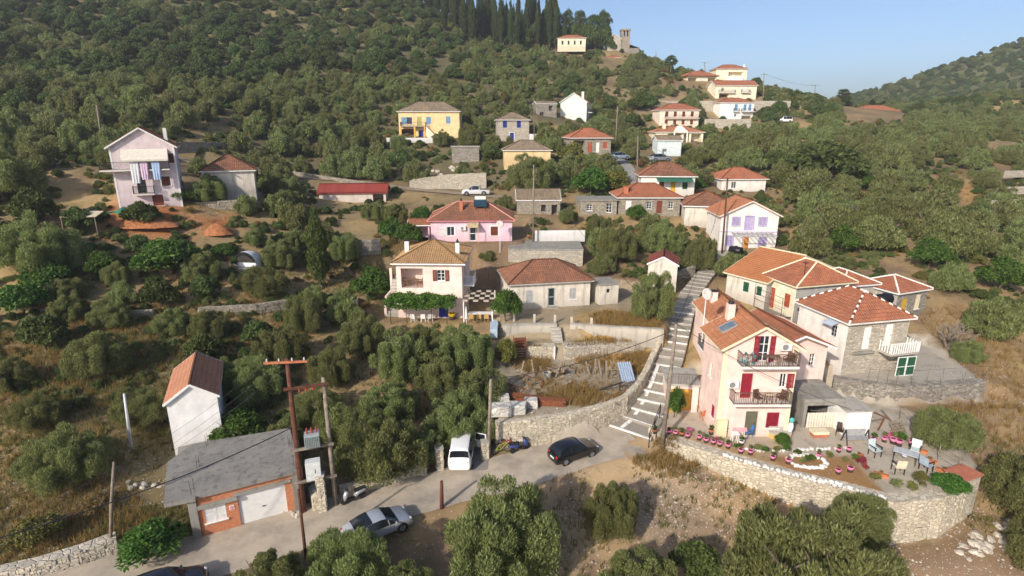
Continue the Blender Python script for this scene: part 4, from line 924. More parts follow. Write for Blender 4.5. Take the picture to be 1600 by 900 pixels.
for x0, x1, nm in ((-.02,.42,'column'),(5.75,6.32,'column')): ga.add_box(nm, x0, x1, -.12, -.004, -.5, 2.7, CONC)
ga.add_box('lintel', .45, 2.6, -.2, -.005, 1.98, 2.2, CONC); ga.add_box('lintel', 2.4, 5.7, -.16, -.006, 2.25, 2.42, CONC)
sl_ = MB(); sl_.prism([(-1.15,-.25),(.45,-.42),(.47,-.2),(6.35,-.2),(6.35,5.6),(.2,6.4),(-1.25,4.6)], 2.76, 2.98); ga.ro = sl_.build('roof', CONCD, ga.o)
rb = [(.25,.1),(.4,.3),(6.1,.1),(6.2,.3),(6.0,.35),(.5,2.9),(.62,3.1),(6.0,2.8),(6.1,3.0),(6.2,2.8),(1.0,5.7),(1.1,5.8),(3.0,5.3),(3.1,5.4)]
for x, y in rb: mm = MB(); mm.tube([(x,y,2.9),(x+random.uniform(-.04,.04),y+random.uniform(-.04,.04),3.0+random.uniform(.6,1.0))], .012, 4); mm.build('rebar', plain('rusty_bar', (.06,.035,.028)), ga.ro)
sg = MB(); sg.box(2.08,2.36,-.03,-.004,1.3,1.62); so_ = ga.part('no_parking_sign', sg, WHITE); rg = MB(); rg.M = Matrix.Translation((2.22,-.034,1.48)) @ Matrix.Rotation(PI/2, 4, 'X')
pts = [(math.cos(2*PI*k/16)*.085, math.sin(2*PI*k/16)*.085, 0) for k in range(17)]; rg.tube(pts, .016, 5, False); rg.bar((-.06,.06,0),(.06,-.06,0),.025); rg.build('prohibition_ring', plain('sign_red', (.55,.02,.03), .4), so_); MB().box(2.12,2.32,-.036,-.03,1.325,1.36).build('sign_text_bar', plain('sign_red', (.55,.02,.03), .4), so_)
yw = House('concrete_yard_wall', 'low grey concrete enclosure attached behind the garage', -22.6, 33.4, 0, 27, 2.6, 3.4, 1.5, CONC, cat='wall'); yw.flat_roof(CONC, .02, .08); yw.walls()
# left pink house with the laundry
k = House('laundry_house', 'tall pale lilac house with gabled white roof edge, awning and laundry on its balcony', -49.4, 71.6, 14.1, 27, 7.0, 7.0, 7.2, LILP)
k.door('f', 2.3, 1.55, 1.0, 2.0, plain('brown_glazed', (.10,.07,.05), .4), glass=True); k.window('f', 5.0, 2.35, 1.0, 1.2, BROWNSH, BROWNSH, 'closed', surround=WHITE); k.door('f', 3.7, -.1, 1.2, 1.35, BROWNSH, handle=False); k.door('f', 2.3, 4.6, 1.0, 2.0, BROWNSH, glass=True); k.window('f', 6.2, 5.2, .6, 1.2, BROWNSH, BROWNSH, 'closed')
k.roof('gable', 2.4, T_RED, .35, 'y', fascia=WHITE); k.walls(); k.chimney(6.1, 2.5, 1.6, .4, WHITE, DARKM); k.balcony('f', 1.8, 1.5, 2.3, .8, slab=WHR); k.balcony('f', -1.2, 4.55, 7.4, 1.0, slab=WHR)
aw = MB(); aw.poly([(1.2,-1.35,5.75),(6.2,-1.35,5.75),(6.2,-.02,7.0),(1.2,-.02,7.0)]); aw.poly([(1.2,-1.35,5.55),(6.2,-1.35,5.55),(6.2,-1.35,5.75),(1.2,-1.35,5.75)]); k.part('awning', aw, plain('cream_awning', (.66,.61,.52), .8, var=.08))
for x0, x1 in ((-.002,.2),(6.8,7.002)): k.add_box('corner_band', x0, x1, -.03, -.004, -1, 7.2, WHITE)
cols = [('white', (.74,.75,.76)), ('pink', (.70,.52,.66)), ('light blue', (.42,.56,.78))]
for i, (x0, x1, z1) in enumerate(((2.0,2.95,2.9),(3.05,3.9,3.3),(4.3,5.2,3.25))):
    cm = MB(); n = 10; W2 = x1-x0; rows = []
    for r in range(8):
        t = r/7; rows.append([cm.pt((x0+W2*(j/n)*(1-.12*t)+.05*t, .05*math.sin(j*1.9+r*.3)*(.3+t), 5.45-(5.45-z1)*t)) for j in range(n+1)])
    for r in range(7):
        for j in range(n): cm.face((rows[r][j], rows[r+1][j], rows[r+1][j+1], rows[r][j+1]))
    o = cm.build('hanging_laundry', plain('laundry_'+cols[i][0].replace(' ', '_'), cols[i][1], .9, var=.05), None, smooth=True); o.matrix_world = Matrix.Translation(k.base) @ Matrix.Rotation(k.rz, 4, 'Z') @ Matrix.Translation((0,-1.12,0)); tag(o, cols[i][0]+' sheet hanging over the balcony of the lilac house', 'laundry', 'laundry on the balcony')
kr = House('brown_roof_cottage', 'cottage with brown pyramid roof beside the house with laundry', -42.6, 79.5, 15.2, 22, 6.5, 6.0, 2.7, WHD); kr.door('f', 1.0, 0, .8, 2.0, GREENSH); kr.roof('hip', 2.0, T_BROWN, .35, 'x'); kr.walls()
# red sheet roofed shed
r = House('red_roof_shed', 'long shed with crimson sheet roof and one open bay above the cypress', -34.2, 101.5, 9.9, 6, 11.6, 5.0, 2.5, plaster('shed_render', (.62,.54,.48), (.35,.3,.26), .4), cat='shed'); r.void('f', 9.3, 0, 1.9, 2.2, 3); r.roof('gable', 1.35, T_CRIM, .35, 'x', fine=False, fascia=plain('crimson_edge', (.28,.05,.04))); r.walls()
# ruined cottage and the row behind
u = House('old_stone_cottage', 'old stone cottage with mossy grey tiled roof and dark openings behind the slender pole', .8, 91.8, 9.8, 2, 7.0, 5.0, 2.6, STONEW); u.hole('f', 3.9, .7, .8, 1.1); u.void('f', 5.6, 0, .9, 1.8, 1.5, mat=CONCD); u.void('f', 3.9, .7, .8, 1.1, 1, mat=CONCD); u.op['f'] = u.op['f'][1:]; u.roof('gable', 1.5, T_OLD, .15, 'x'); u.walls()
v = House('red_roof_stone_house', 'stone house with red hipped roof and vine-covered front behind the tall dry grass', 17.2, 92.2, 10.2, 0, 10.0, 7.0, 2.6, STONEW); v.window('f', 1.2, .7, .9, 1.3, WHITE, WHITE, 'closed'); v.window('f', 4.6, .7, .8, 1.2); v.door('f', 6.2, 0, .9, 2.0, BROWNSH); v.window('f', 8.1, .7, .8, 1.2); v.roof('hip', 1.9, T_RED, .35, 'x'); v.walls(); v.chimney(1.3, 1.0, .9, .7, plain('brick_red', (.46,.16,.09)), TERRA)
vx = House('flat_roof_annex', 'flat concrete-roofed stone annex in front of the house with vine-covered front', 11.0, 91.5, 10.0, 2, 5.9, 5.0, 2.3, STONEW, cat='annex'); vx.window('f', 1.0, .7, .9, 1.0); vx.window('f', 4.2, .4, .9, 1.5, WHITE); vx.flat_roof(CONC, .2, .16); vx.walls()
w = House('green_awning_house', 'white house with dark green awning and brown hipped roof above the red-roofed stone house', 23.0, 102.8, 12.2, -5, 9.4, 7.0, 3.1, WHR); w.door('f', 3.2, .1, .9, 2.0, BROWNSH); w.door('f', 5.3, .1, .8, 2.0, YELSH); w.window('f', 7.3, .8, .9, 1.2, WHITE, GREENSH, 'closed'); w.window('r', 2.5, .9, .8, 1.1); w.roof('hip', 2.2, T_BROWN, .4, 'x', caps=T_RED); w.walls(mats={'r': GREYR})
am = MB(); am.poly([(2.6,-1.8,2.45),(8.8,-1.8,2.45),(8.8,-.01,2.8),(2.6,-.01,2.8)]); am.box(2.6,8.8,-1.82,-1.8,2.25,2.45); w.part('awning', am, plain('green_awning', (.03,.14,.09), .7))
x = House('brown_hip_house', 'pale stone house with brown and red hipped roof behind the lilac-shutter house', 26.9, 88.4, 9.0, -10, 7.2, 7.0, 3.0, WHD); x.door('f', 3.9, .2, 1.2, 2.0, WHITE); x.roof('hip', 1.9, T_BROWN, .4, 'x', caps=T_RED); x.walls()
y = House('red_hip_house', 'white house with red hipped roof among trees behind the brown hipped house', 41.2, 113.2, 11.2, 4, 9.0, 7.0, 2.6, WHR); y.window('f', 2, .8, 1, 1.2); y.roof('hip', 2.0, T_RED, .4, 'x', fine=False); y.walls()
hu = House('stone_hut', 'little plastered hut with dark red roof between the round olive trees', 16.0, 64.9, 6.4, -16, 3.3, 4.2, 2.0, WHD, cat='hut'); hu.door('r', .6, 0, .8, 1.7, WOOD); hu.roof('gable', .95, T_DK, .15, 'y'); hu.walls()
# upper village
def win_row(hh, f, n, z, w, h, m, u0=.8, shut=None, frame=None, kind='window', state='closed'):
    L = hh.L(f) - 2*u0
    for i in range(n):
        uu = u0 + L*(i+.5)/n - w/2
        if kind == 'window': hh.window(f, uu, z, w, h, frame or WHITE, shut, state, bars=0, sill=False)
        else: hh.door(f, uu, z, w, h, m, handle=False)
a1 = House('yellow_house', 'yellow two-storey house with blue shutters and outside stair above a white wall', -28.0, 146.5, 20.2, 0, 15.0, 8.5, 7.0, YELR)
a1.window('f', 2.0, 4.0, 1.3, 1.6, BLUESH, LBLUESH, 'left'); a1.door('f', 4.6, 3.6, 1.1, 2.1, plain('olive_door', (.40,.36,.12))); a1.window('f', 6.8, 4.0, 1.2, 1.7, LBLUESH, LBLUESH, 'closed'); a1.door('f', 4.9, .4, 1.1, 2.1, BLUESH); a1.window('f', 11.7, 4.1, 1.1, 1.7, BLUESH, LBLUESH, 'closed')
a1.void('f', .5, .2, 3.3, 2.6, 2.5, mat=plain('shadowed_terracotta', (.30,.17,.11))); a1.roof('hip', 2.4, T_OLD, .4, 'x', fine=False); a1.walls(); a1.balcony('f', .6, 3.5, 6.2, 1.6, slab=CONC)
sm = MB()
for i in range(14): sm.box(6.9+i*.24, 6.9+(i+1)*.24, -1.5, -.3, -.3, 3.4-i*.24)
a1.part('outside_stair', sm, CRM)
pm = MB(); pm.box(3.9,4.3,-1.6,-1.2,0,3.34); pm.box(.6,.9,-1.6,-1.2,0,3.34); pm.box(6.4,6.7,-1.6,-1.2,0,3.34); a1.part('balcony_pillar', pm, plain('orange_pillar', (.66,.36,.10)))
wl_ = MB(); wl_.box(-2.4,9.5,-4.2,-3.9,-2.5,.8); wo = wl_.build('garden_wall', plaster('white_wash', (.74,.73,.72), (.4,.38,.36), .6)); wo.matrix_world = Matrix.Translation(a1.base); tag(wo, 'white-washed garden wall in front of the yellow house', 'wall')
a2 = House('blue_shutter_stone_house', 'square stone house with dark blue shutters and blue door below a grey roof', -3.4, 143.2, 20.2, 6, 7.6, 6.8, 5.0, STONEB)
a2.window('f', 1.2, 3.1, 1.0, 1.7, BLUESH, BLUESH, 'closed'); a2.window('f', 4.6, 3.1, 1.0, 1.7, BLUESH, BLUESH, 'closed'); a2.door('f', 2.9, .1, 1.0, 1.9, BLUESH, surround=WHITE); a2.roof('hip', 1.8, T_OLD, .35, 'x', fine=False); a2.walls()
a3 = House('pale_green_gable_house', 'pale green house showing a bare gable end and white chimney on the hillside', 14.4, 177.5, 25.0, -14, 7.8, 8.5, 5.4, GRNW); a3.window('r', 2, 3, 1, 1.2); a3.roof('gable', 2.7, T_RED, .35, 'y', fine=False, fascia=WHITE); a3.walls(); a3.chimney(6.3, 2.2, 1.8, .7, WHITE, WHITE); a3.balcony('r', 1, 2.6, 4, 1.5)
a4 = House('red_pyramid_house', 'stone house with bright red hipped roof and porch below the pale green gable', 13.0, 128.6, 17.8, 8, 9.0, 7.5, 3.5, STONEW); a4.void('f', .4, .3, 2.6, 2.6, 2.2); a4.door('f', 3.8, .3, .9, 2.2, REDSH2); a4.door('f', 5.6, .3, .8, 2.2, WHITE); a4.window('f', 7.2, 1.1, .9, 1.5, REDSH2, REDSH2, 'closed'); a4.roof('hip', 2.1, T_RED, .45, 'x', fine=False); a4.walls()
a5 = House('arcaded_yellow_house', 'yellow villa with pillared veranda, white pediment and orange roof', 38.0, 155.8, 19.3, 0, 12.6, 8.0, 2.9, CRM)
for u0 in (3.2, 5.2): a5.void('f', u0, .1, 1.7, 2.4, 2.2)
a5.void('f', 9.4, .1, 2.6, 2.3, 2.2); a5.window('f', .9, .8, .9, 1.3, BROWNSH, BROWNSH, 'closed'); a5.void('f', 7.4, .1, 1.5, 2.3, 2.2)
a5.roof('hip', 1.5, T_OR, .4, 'x', fine=False); a5.walls(); a5.chimney(2.6, 2.2, 1.2, .8, CRM, CRM)
pd = MB(); pd.poly([(4.6,-.6,2.95),(8.4,-.6,2.95),(6.5,-.6,4.5)]); pd.poly([(4.6,-.6,2.95),(6.5,-.6,4.5),(6.5,3.2,4.5),(4.6,1.0,2.95)]); pd.poly([(6.5,-.6,4.5),(8.4,-.6,2.95),(8.4,1.0,2.95),(6.5,3.2,4.5)]); pd.box(4.6,8.4,-.6,-.42,2.7,2.945); a5.part('pediment', pd, WHR)
cm_ = MB(); [cm_.box(x_,x_+.3,-.55,-.25,0,2.68) for x_ in (4.65,8.05)]; a5.part('column', cm_, WHITE)
a6 = House('cream_two_storey_house', 'cream two-storey house with red hipped roof and long balcony behind the arcaded villa', 44.0, 177.0, 23.6, 2, 11.8, 8.0, 4.7, plaster('cream_pink', (.76,.66,.54), (.5,.44,.36), .25)); win_row(a6, 'f', 4, 2.8, .9, 1.4, None, shut=BROWNSH); win_row(a6, 'f', 4, .5, .9, 1.3, None, shut=BROWNSH); a6.roof('hip', 1.9, T_RED, .4, 'x', fine=False); a6.walls(); a6.balcony('f', 1.5, 2.35, 10.3, 1.0, slab=PALEP)
a7 = House('white_blue_shutter_house', 'tall white house with light blue shutters on the upper slope', 69.3, 198.6, 24.4, 4, 11.6, 8.0, 6.8, WHITE)
for u_ in (4.9,): a7.window('f', u_, 4.2, 1.1, 2.0, LBLUESH, LBLUESH, 'closed', sill=False)
for u_ in (8.0, 9.7): a7.window('f', u_, 4.2, 1.0, 2.0, LBLUESH, LBLUESH, 'closed', sill=False)
a7.window('f', 5.0, 2.2, .9, .9, sill=False); a7.void('f', 7.6, 1.1, 3.4, 1.5, 1.5); a7.roof('hip', 1.6, T_RED, .35, 'x', fine=False); a7.walls(); a7.balcony('f', 7.2, 3.9, 4.4, 1.3); a7.balcony('f', 4.5, 3.9, 1.9, .9)
a8 = House('yellow_gable_house', 'pale yellow house with carport and gabled front above the white house with light blue shutters', 73.0, 215.5, 32.4, 3, 15.0, 8.0, 5.2, CRM); a8.void('f', 1.4, .2, 3.4, 2.2, 3); a8.window('f', 2.0, 3.2, 1.0, 1.2); a8.door('f', 10, 3.0, 1.4, 1.8, WHITE, handle=False); a8.roof('gable', 1.9, T_RED, .4, 'x', fine=False); a8.walls(); a8.balcony('f', 9.2, 2.8, 3.2, 1.0); a8.balcony('f', 1.0, 2.7, 6.0, .9)
a9 = House('hilltop_yellow_house', 'topmost yellow house with white veranda and red roof against the sky', 82.0, 243.5, 40.6, 0, 12.4, 8.0, 5.0, CRM); a9.void('f', 5.0, 2.2, 5.6, 1.6, 1.8); a9.roof('hip', 1.9, T_RED, .4, 'x', fine=False); a9.walls(mats={'r': WHR}); a9.add_box('veranda_parapet', 4.6, 10.8, -.8, -.02, .1, 2.0, WHITE); a9.chimney(11.6, 2, 1.2, .8, WHITE, WHITE)
a10 = House('wide_eaved_yellow_house', 'yellow house with broad dark red eaves beside the topmost yellow house', 68.4, 236.0, 39.0, 8, 12.0, 8.0, 3.4, CRM); a10.void('f', .3, .5, 3.6, 2.2, 2); a10.window('f', 5.6, 1.0, 1.2, 1.5, WHITE, WHITE, 'closed'); a10.void('f', 8.6, .5, 3.1, 2.2, 2); a10.roof('hip', 2.1, T_RED, .9, 'x', fine=False, fascia=BROWNSH); a10.walls()
a11 = House('valley_house', 'low white house with broad red roof in the dip between the hills', 142.5, 244.0, 26.4, 0, 16.5, 9.0, 3.0, WHR); a11.void('f', 2, .2, 5, 2.2, 2); a11.window('f', 12, .8, 1.4, 1.4); a11.roof('hip', 2.4, T_RED, .5, 'x', fine=False); a11.walls()
ch = House('church', 'small stone church with square bell tower on the ridge', 42.6, 274.0, 56.3, 0, 6.0, 9.0, 4.4, STONEB, cat='church'); ch.roof('gable', 2.2, T_OLD, .3, 'y', fine=False); ch.walls()
t = MB(); z1 = 10.2
X0 = 6.1
t.box(X0,X0+3.9,.5,4.4,-3,5.6)
for q0, q1 in ((0,.8),(1.7,2.2),(3.1,3.9)): t.box(X0+q0,X0+q1,.5,1.2,5.602,8.0); t.box(X0+q0,X0+q1,3.7,4.4,5.602,8.0)
t.box(X0+.002,X0+.7,1.202,3.698,5.602,8.0); t.box(X0+3.2,X0+3.898,1.202,3.698,5.602,8.0); t.box(X0-.2,X0+4.1,.3,4.6,8.002,8.7); ch.part('bell_tower', t, STONEW)
cr = MB(); cr.poly([(X0+3.95,.5,2.3),(X0+8.5,.5,.8),(X0+8.5,7,.8),(X0+3.95,7,2.3)]); cr.box(X0+3.95,X0+8.3,.7,6.8,-3,.75); ch.part('side_chapel', cr, STONEG)
a12 = House('ridge_house', 'long cream house with red roof below the pines on the ridge', 19.6, 264.0, 56.3, -4, 12.0, 7.0, 3.4, CRM); win_row(a12, 'f', 4, .8, .8, 1.6, None, shut=DARKM); a12.roof('hip', 1.7, T_RED, .4, 'x', fine=False); a12.walls()
a13 = House('ridge_hut', 'hut with low red roof just below the church', *tuple(P(948,97,d=245)), 0, 6.0, 5.0, 1.8, CRM, cat='hut'); a13.roof('hip', 1.3, T_RED, .4, 'x', fine=False); a13.walls()
a14 = House('brown_roof_bungalow', 'low yellow bungalow with worn brown roof behind the olive by the upper track', *tuple(P(788,250,d=118)), 3, 9.6, 7.0, 2.0, YELR); a14.roof('hip', 1.9, T_OLD, .35, 'x', fine=False); a14.walls()
a15 = House('field_shed', 'low shed with pale flat roof behind the pickup', *tuple(P(706,246,d=125)), 5, 6.0, 4.0, 2.2, STONEG, cat='shed'); a15.flat_roof(CONCL, .2, .15); a15.walls()
a16 = House('ruined_grey_house', 'roofless grey ruin beside the pale green gable', *tuple(P(838,190,d=165)), 10, 6.0, 5.0, 5.0, STONEG, cat='ruin'); a16.void('f', 1.0, 1.0, 1.2, 1.6, 1); a16.void('f', 3.6, 3.0, 1.2, 1.4, 1); a16.roof('gable', .8, T_OLD, .1, 'x', fine=False); a16.walls()
a17 = House('pale_blue_house', 'small pale blue house half hidden below the arcaded villa', *tuple(P(1026,248,d=132)), 0, 5.5, 5.0, 4.2, plaster('pale_blue_render', (.60,.68,.68), (.4,.45,.45), .3)); a17.void('f', 1.2, .2, 1.0, 2.0, 1); a17.roof('gable', 1.0, T_OLD, .3, 'x', fine=False); a17.walls()
for (px, py, d_, ln, ht, lab) in ((1015,170,195,48,2.6,'long pale retaining wall behind the cream two-storey house'),(1100,200,172,14,2.6,'stone terrace wall below the white house with light blue shutters'),(1180,176,200,24,2.2,'pale wall beside the white house with light blue shutters'),(1495,190,230,60,1.3,'low roadside wall on the far slope')):
    p0 = P(px, py, d=d_); wm = MB(); wm.box(0,ln,-.3,.2,-2.5,ht); o = wm.build('terrace_wall', STONEB); o.location = p0; tag(o, lab, 'wall')
# ------------------------------------------------------------------ retaining walls, terraces, steps
def W3(px, py, z): return P(px, py, z=z)
def wall_px(name, label, pts, **kw):
    """pts: (pixel x, pixel y, base level, top level)"""
    out = []
    for px, py, z0, z1 in pts: p = P(px, py, z=z0); out.append((p.x, p.y, z0, z1))
    return stone_wall(name, label, out, **kw)
wall_px('retaining_wall', 'long honey-coloured stone wall between the road and the rubble yard, curving up the steps', [(775,703,.1,2.4),(830,698,.15,2.42),(890,688,.2,2.45),(945,670,.4,2.5),(978,652,.7,2.55),(1000,622,1.3,2.7),(1013,594,1.85,2.9),(1023,568,2.4,3.25),(1034,545,2.9,3.7)], mat=STONEY, thick=.5, size=(.42,.24), seed=3)
wall_px('retaining_wall', 'rubble wall with planks leaning on it at the back of the yard', [(882,562,2.3,3.55),(960,557,2.3,3.55),(1028,550,2.3,3.6)], mat=STONEB, seed=4, thick=1.2)
wall_px('retaining_wall', 'short yellowish stone wall beside the yard steps', [(800,561,2.3,3.5),(868,561,2.3,3.5)], mat=STONEY, seed=5, thick=1.2)
for lab, pts in (('plastered concrete terrace wall below the hipped stone cottage', [(786,528,3.45,4.75),(830,527,3.45,4.75),(870,527,3.45,4.75)]), ('long plastered terrace wall below the dry golden grass', [(890,526,3.5,4.8),(960,532,3.5,4.85),(1036,538,3.5,4.95)])):
    wall_px('terrace_wall', lab, pts, mat=plaster('old_plaster', (.50,.46,.39), (.2,.18,.15), .85), facing=False, cap=CONCL, thick=.4)
ft = []; tf = [P(a, b, z=1.0) for a, b in TERR_FRONT]
for i, p in enumerate(tf):
    dd = tf[min(i+1,len(tf)-1)] - tf[max(i-1,0)]; nn = Vector((dd.y, -dd.x, 0)).normalized(); ft.append((p.x + nn.x*.3, p.y + nn.y*.3, [.3,.1,-.4,-1.1,-1.6,-2.1,-2.0,-1.6][i], 1.06))
stone_wall('terrace_front_wall', 'long honey stone wall carrying the terrace of the three-storey pink house', ft, mat=STONEY, thick=1.0, size=(.40,.22), seed=6)
stone_wall('yard_wall', 'grey stone wall in front of the concrete yard with the green gate', [(P(a,b,z=2.5).x, P(a,b,z=2.5).y, .6, 2.55) for a, b in ((1303,592),(1350,600),(1400,606),(1470,603),(1542,598))], mat=STONEG, thick=.9, seed=7)
wall_px('roadside_wall', 'low pale stone wall along the road below the weeds', [(-40,925,.1,.85),(60,903,.1,.9),(130,882,.1,.95),(186,862,.1,1.0)], mat=STONEB, thick=.8, seed=8)
wall_px('roadside_wall', 'low stone wall with stone pillars beside the parked scooter', [(532,778,0,.75),(575,768,0,.8),(625,752,0,.85),(662,742,0,.9)], mat=STONEY, seed=9, thick=.4)
wall_px('roadside_wall', 'stone wall end and steps between the two transformer poles', [(490,800,0,.9),(512,793,0,1.3)], mat=STONEY, seed=10, thick=1.5)
def pillar(px, py, h, w, lab, mat=STONEY):
    p = P(px, py, z=0); r = empty('stone_pillar', p, R(14), lab, 'pillar', 'stone pillars along the road'); m = MB(); m.box(-w/2+.05,w/2-.05,-w/2+.05,w/2-.05,-.4,h); m.build('pillar_core', mat, r); g = random.Random(px); s = MB(); z = 0
    while z < h - .1:
        rh = g.uniform(.16,.26); 
        for sx, sy in ((0,-1),(1,0),(0,1),(-1,0)):
            for k in range(2):
                a = -w/2 + w/2*k + .01; bb = a + w/2 - .02; o = w/2 + g.uniform(-.03,.02)
                if sx == 0: s.box(a, bb, sy*o-.03, sy*o+.03, z+.01, z+rh-.01)
                else: s.box(sx*o-.028, sx*o+.028, a, bb, z+.01, z+rh-.01)
        z += rh
    tag(s.build('stone_facing', mat, r), kind='stuff'); c = MB(); c.box(-w/2-.04,w/2+.04,-w/2-.04,w/2+.04,h+.002,h+.09); c.build('cap', CONCL, r)
pillar(566,749,1.25,.5,'square stone pillar nearest the parked scooter'); pillar(627,735,1.2,.5,'square stone pillar in the middle of the roadside wall'); pillar(662,741,1.2,.4,'slim stone pillar beside the small iron gate'); pillar(687,733,1.75,.55,'tall stone pillar at the driveway with the white van'); pillar(758,718,1.5,.5,'stone pillar between the driveway and the bicycles'); pillar(505,797,2.6,.5,'tall stone pillar behind the transformer')
gt = MB(); a = P(666,741,z=.1); bq = P(682,736,z=.1)
for i in range(8): q = a.lerp(bq, i/7); gt.bar(q, q + Vector((0,0,1.05)), .02)
gt.bar(a + Vector((0,0,1.0)), bq + Vector((0,0,1.0)), .03); gt.bar(a + Vector((0,0,.1)), bq + Vector((0,0,.1)), .03); tag(gt.build('iron_gate', DARKM), 'small dark iron gate between two stone pillars by the driveway', 'gate')
for lab, pts, mt in (
    ('dry stone terrace wall crossing the olive grove above the far roadside', [(0,512,5.2,6.5),(60,506,5.4,6.7),(135,494,5.7,7.0)], STONEW),
    ('dry stone wall under the olives behind the guesthouse', [(30,596,3.2,4.1),(110,590,3.3,4.2),(150,580,3.5,4.3)], STONEW),
    ('dry stone wall across the grove uphill of the guesthouse', [(205,500,5.6,6.5),(240,497,5.7,6.5)], STONEW),
    ('broken stone wall between olives near the cypress', [(310,492,5.6,6.3),(400,488,5.4,6.2),(450,480,5.3,6.1)], STONEW),
    ('rubble wall in front of the red earth heaps', [(302,334,12.5,14.0),(345,332,12.6,14.1),(385,330,12.6,14.2)], STONEW),
    ('grey stone wall below the crimson-roofed shed', [(532,395,8.4,9.9),(595,392,8.5,10.0)], STONEG),
    ('stone terrace wall below the rose pink house', [(690,402,6.9,8.6),(740,400,6.9,8.6),(782,402,6.7,8.6)], STONEW),
    ('stone wall beside the upper steps below the round olives', [(1000,455,5.2,6.2),(1050,440,5.6,6.6),(1086,428,5.9,6.9)], STONEW),
    ('pale stone bank behind the pickup', [(640,298,11.6,13.6),(700,294,12.2,14.8),(760,290,12.8,15.2)], STONEB),
    ('stone wall along the lane behind the house with laundry', [(268,236,19.5,21.0),(330,234,19.4,20.8),(400,232,19.2,20.5)], STONEW),
    ('upper pale terrace wall among golden grass at the far slope', [(1572,274,14.0,14.9),(1605,273,14.0,14.9)], STONEB), ('middle pale terrace wall among golden grass at the far slope', [(1560,300,12.2,13.0),(1602,299,12.2,13.1)], STONEB), ('lower pale terrace wall among golden grass at the far slope', [(1552,322,10.9,11.8),(1600,320,10.9,11.8)], STONEB), ('short pale terrace wall between the slope olives', [(1445,319,10.7,11.4),(1475,318,10.7,11.4)], STONEB),
    ('low stone kerb wall along the hillside track', [(420,268,15.0,15.7),(520,282,13.6,14.2),(600,292,12.8,13.3)], STONEW)):
    wall_px('dry_stone_wall', lab, pts, mat=mt, seed=len(lab), size=(.45,.26))
for lab, pts in (('white-washed wall with flower pots beside the rose pink house', [(836,373,8.8,9.9),(914,372,8.8,9.9)]), ('long white garden wall beside the house with laundry', [(72,277,16.3,18.0),(130,278,16.2,17.9),(176,280,16.1,17.8)]), ('white-washed wall beside the blue-shuttered stone house', [(827,222,20.0,21.9),(862,222,20.0,21.9)])):
    wall_px('garden_wall', lab, pts, mat=plaster('white_wash', (.74,.73,.72), (.4,.38,.36), .6), facing=False, thick=.25)
# the steps
WHN, nt, b = nmat('worn_white_paint'); n1 = tnoise(nt, geo_pos(nt), 2.6, 6, .7)
nt.links.new(mix(nt, (.36,.33,.28), (.76,.75,.72), ramp(nt, n1.outputs[0], .34, .5)), b.inputs['Base Color']); b.inputs['Roughness'].default_value = .9; TREAD = plaster('step_cement', (.35,.315,.26), (.22,.2,.17), .6)
sp = []; pts = [Vector(p) for p in STAIR]
for a, b_ in zip(pts[:-1], pts[1:]):
    n = max(1, round((Vector((b_.x-a.x, b_.y-a.y, 0))).length/1.25)); sp += [a.lerp(b_, k_/n) for k_ in range(n)]
sp.append(pts[-1]); STEPROOT = empty('village_steps', sp[0], 0, 'long flight of cement steps with white-painted edges climbing beside the pink house', 'steps'); o0 = sp[0]
def side(i, wdt):
    d_ = (sp[min(i+1,len(sp)-1)] - sp[max(i-1,0)]); d_.z = 0; d_.normalize(); n = Vector((-d_.y, d_.x, 0)); return sp[i] + n*wdt, sp[i] - n*wdt, d_
for i in range(len(sp)-1):
    wd = 1.75 if i < 3 else (1.32 if i < 17 else 1.1); a0, a1, d0 = side(i, wd); b0, b1, d1 = side(i+1, 1.75 if i+1 < 3 else (1.32 if i+1 < 17 else 1.1)); z = sp[i].z + .10 - o0.z
    if i < 3: a0 = a0 + Vector((-.5,.25,0))*(3-i)*.6; b0 = b0 + Vector((-.5,.25,0))*(2-i)*.6
    m = MB(); lo = [m.pt((p.x-o0.x, p.y-o0.y, z-.7)) for p in (a0,a1,b1,b0)]; rise = (sp[i+1].z-sp[i].z)*.35
    hi = [m.pt((p.x-o0.x, p.y-o0.y, z + (rise if k_ > 1 else 0))) for k_, p in enumerate((a0,a1,b1,b0))]
    m.face(hi[::-1])
    for k_ in range(4): m.face((lo[k_], lo[(k_+1)%4], hi[(k_+1)%4], hi[k_]))
    so3 = m.build('step', TREAD, STEPROOT); nm = MB(); f0 = a0 - o0; f1 = a1 - o0; f0.z = f1.z = z - .035; wv = d0*.085; nm.bar(f0 + wv, f1 + wv + d0*random.uniform(-.08,.08), random.uniform(.13,.2), .10); nm.build('nosing', WHN if i < 17 else CONCL, so3)
# white kerb at the foot of the wall by the steps, railing by the steps
ed = [P(968,668,z=.55),P(985,655,z=.75),P(1003,626,z=1.3),P(1016,596,z=1.95),P(1026,570,z=2.5)]; m = MB(); o1 = ed[0]
for a, b_ in zip(ed[:-1], ed[1:]): m.bar(a-o1 + Vector((.15,-.1,.02)), b_-o1 + Vector((.15,-.1,.02)), .28, .16)
o = m.build('painted_kerb', WHN); o.location = o1; tag(o, 'white-painted kerb where the honey stone wall meets the steps', 'kerb')
rp = [P(1014,694,z=.9),P(1022,672,z=1.2),P(1031,648,z=1.5)]; m = MB(); o1 = rp[0]
for a, b_ in zip(rp[:-1], rp[1:]):
    for hh in (.45,.9): m.bar(a-o1+Vector((0,0,hh)), b_-o1+Vector((0,0,hh)), .05)
for a in rp: m.bar(a-o1-Vector((0,0,.3)), a-o1+Vector((0,0,1.0)), .07)
o = m.build('step_railing', DARKM); o.location = o1; tag(o, 'short black iron railing beside the lowest white-edged steps', 'railing')
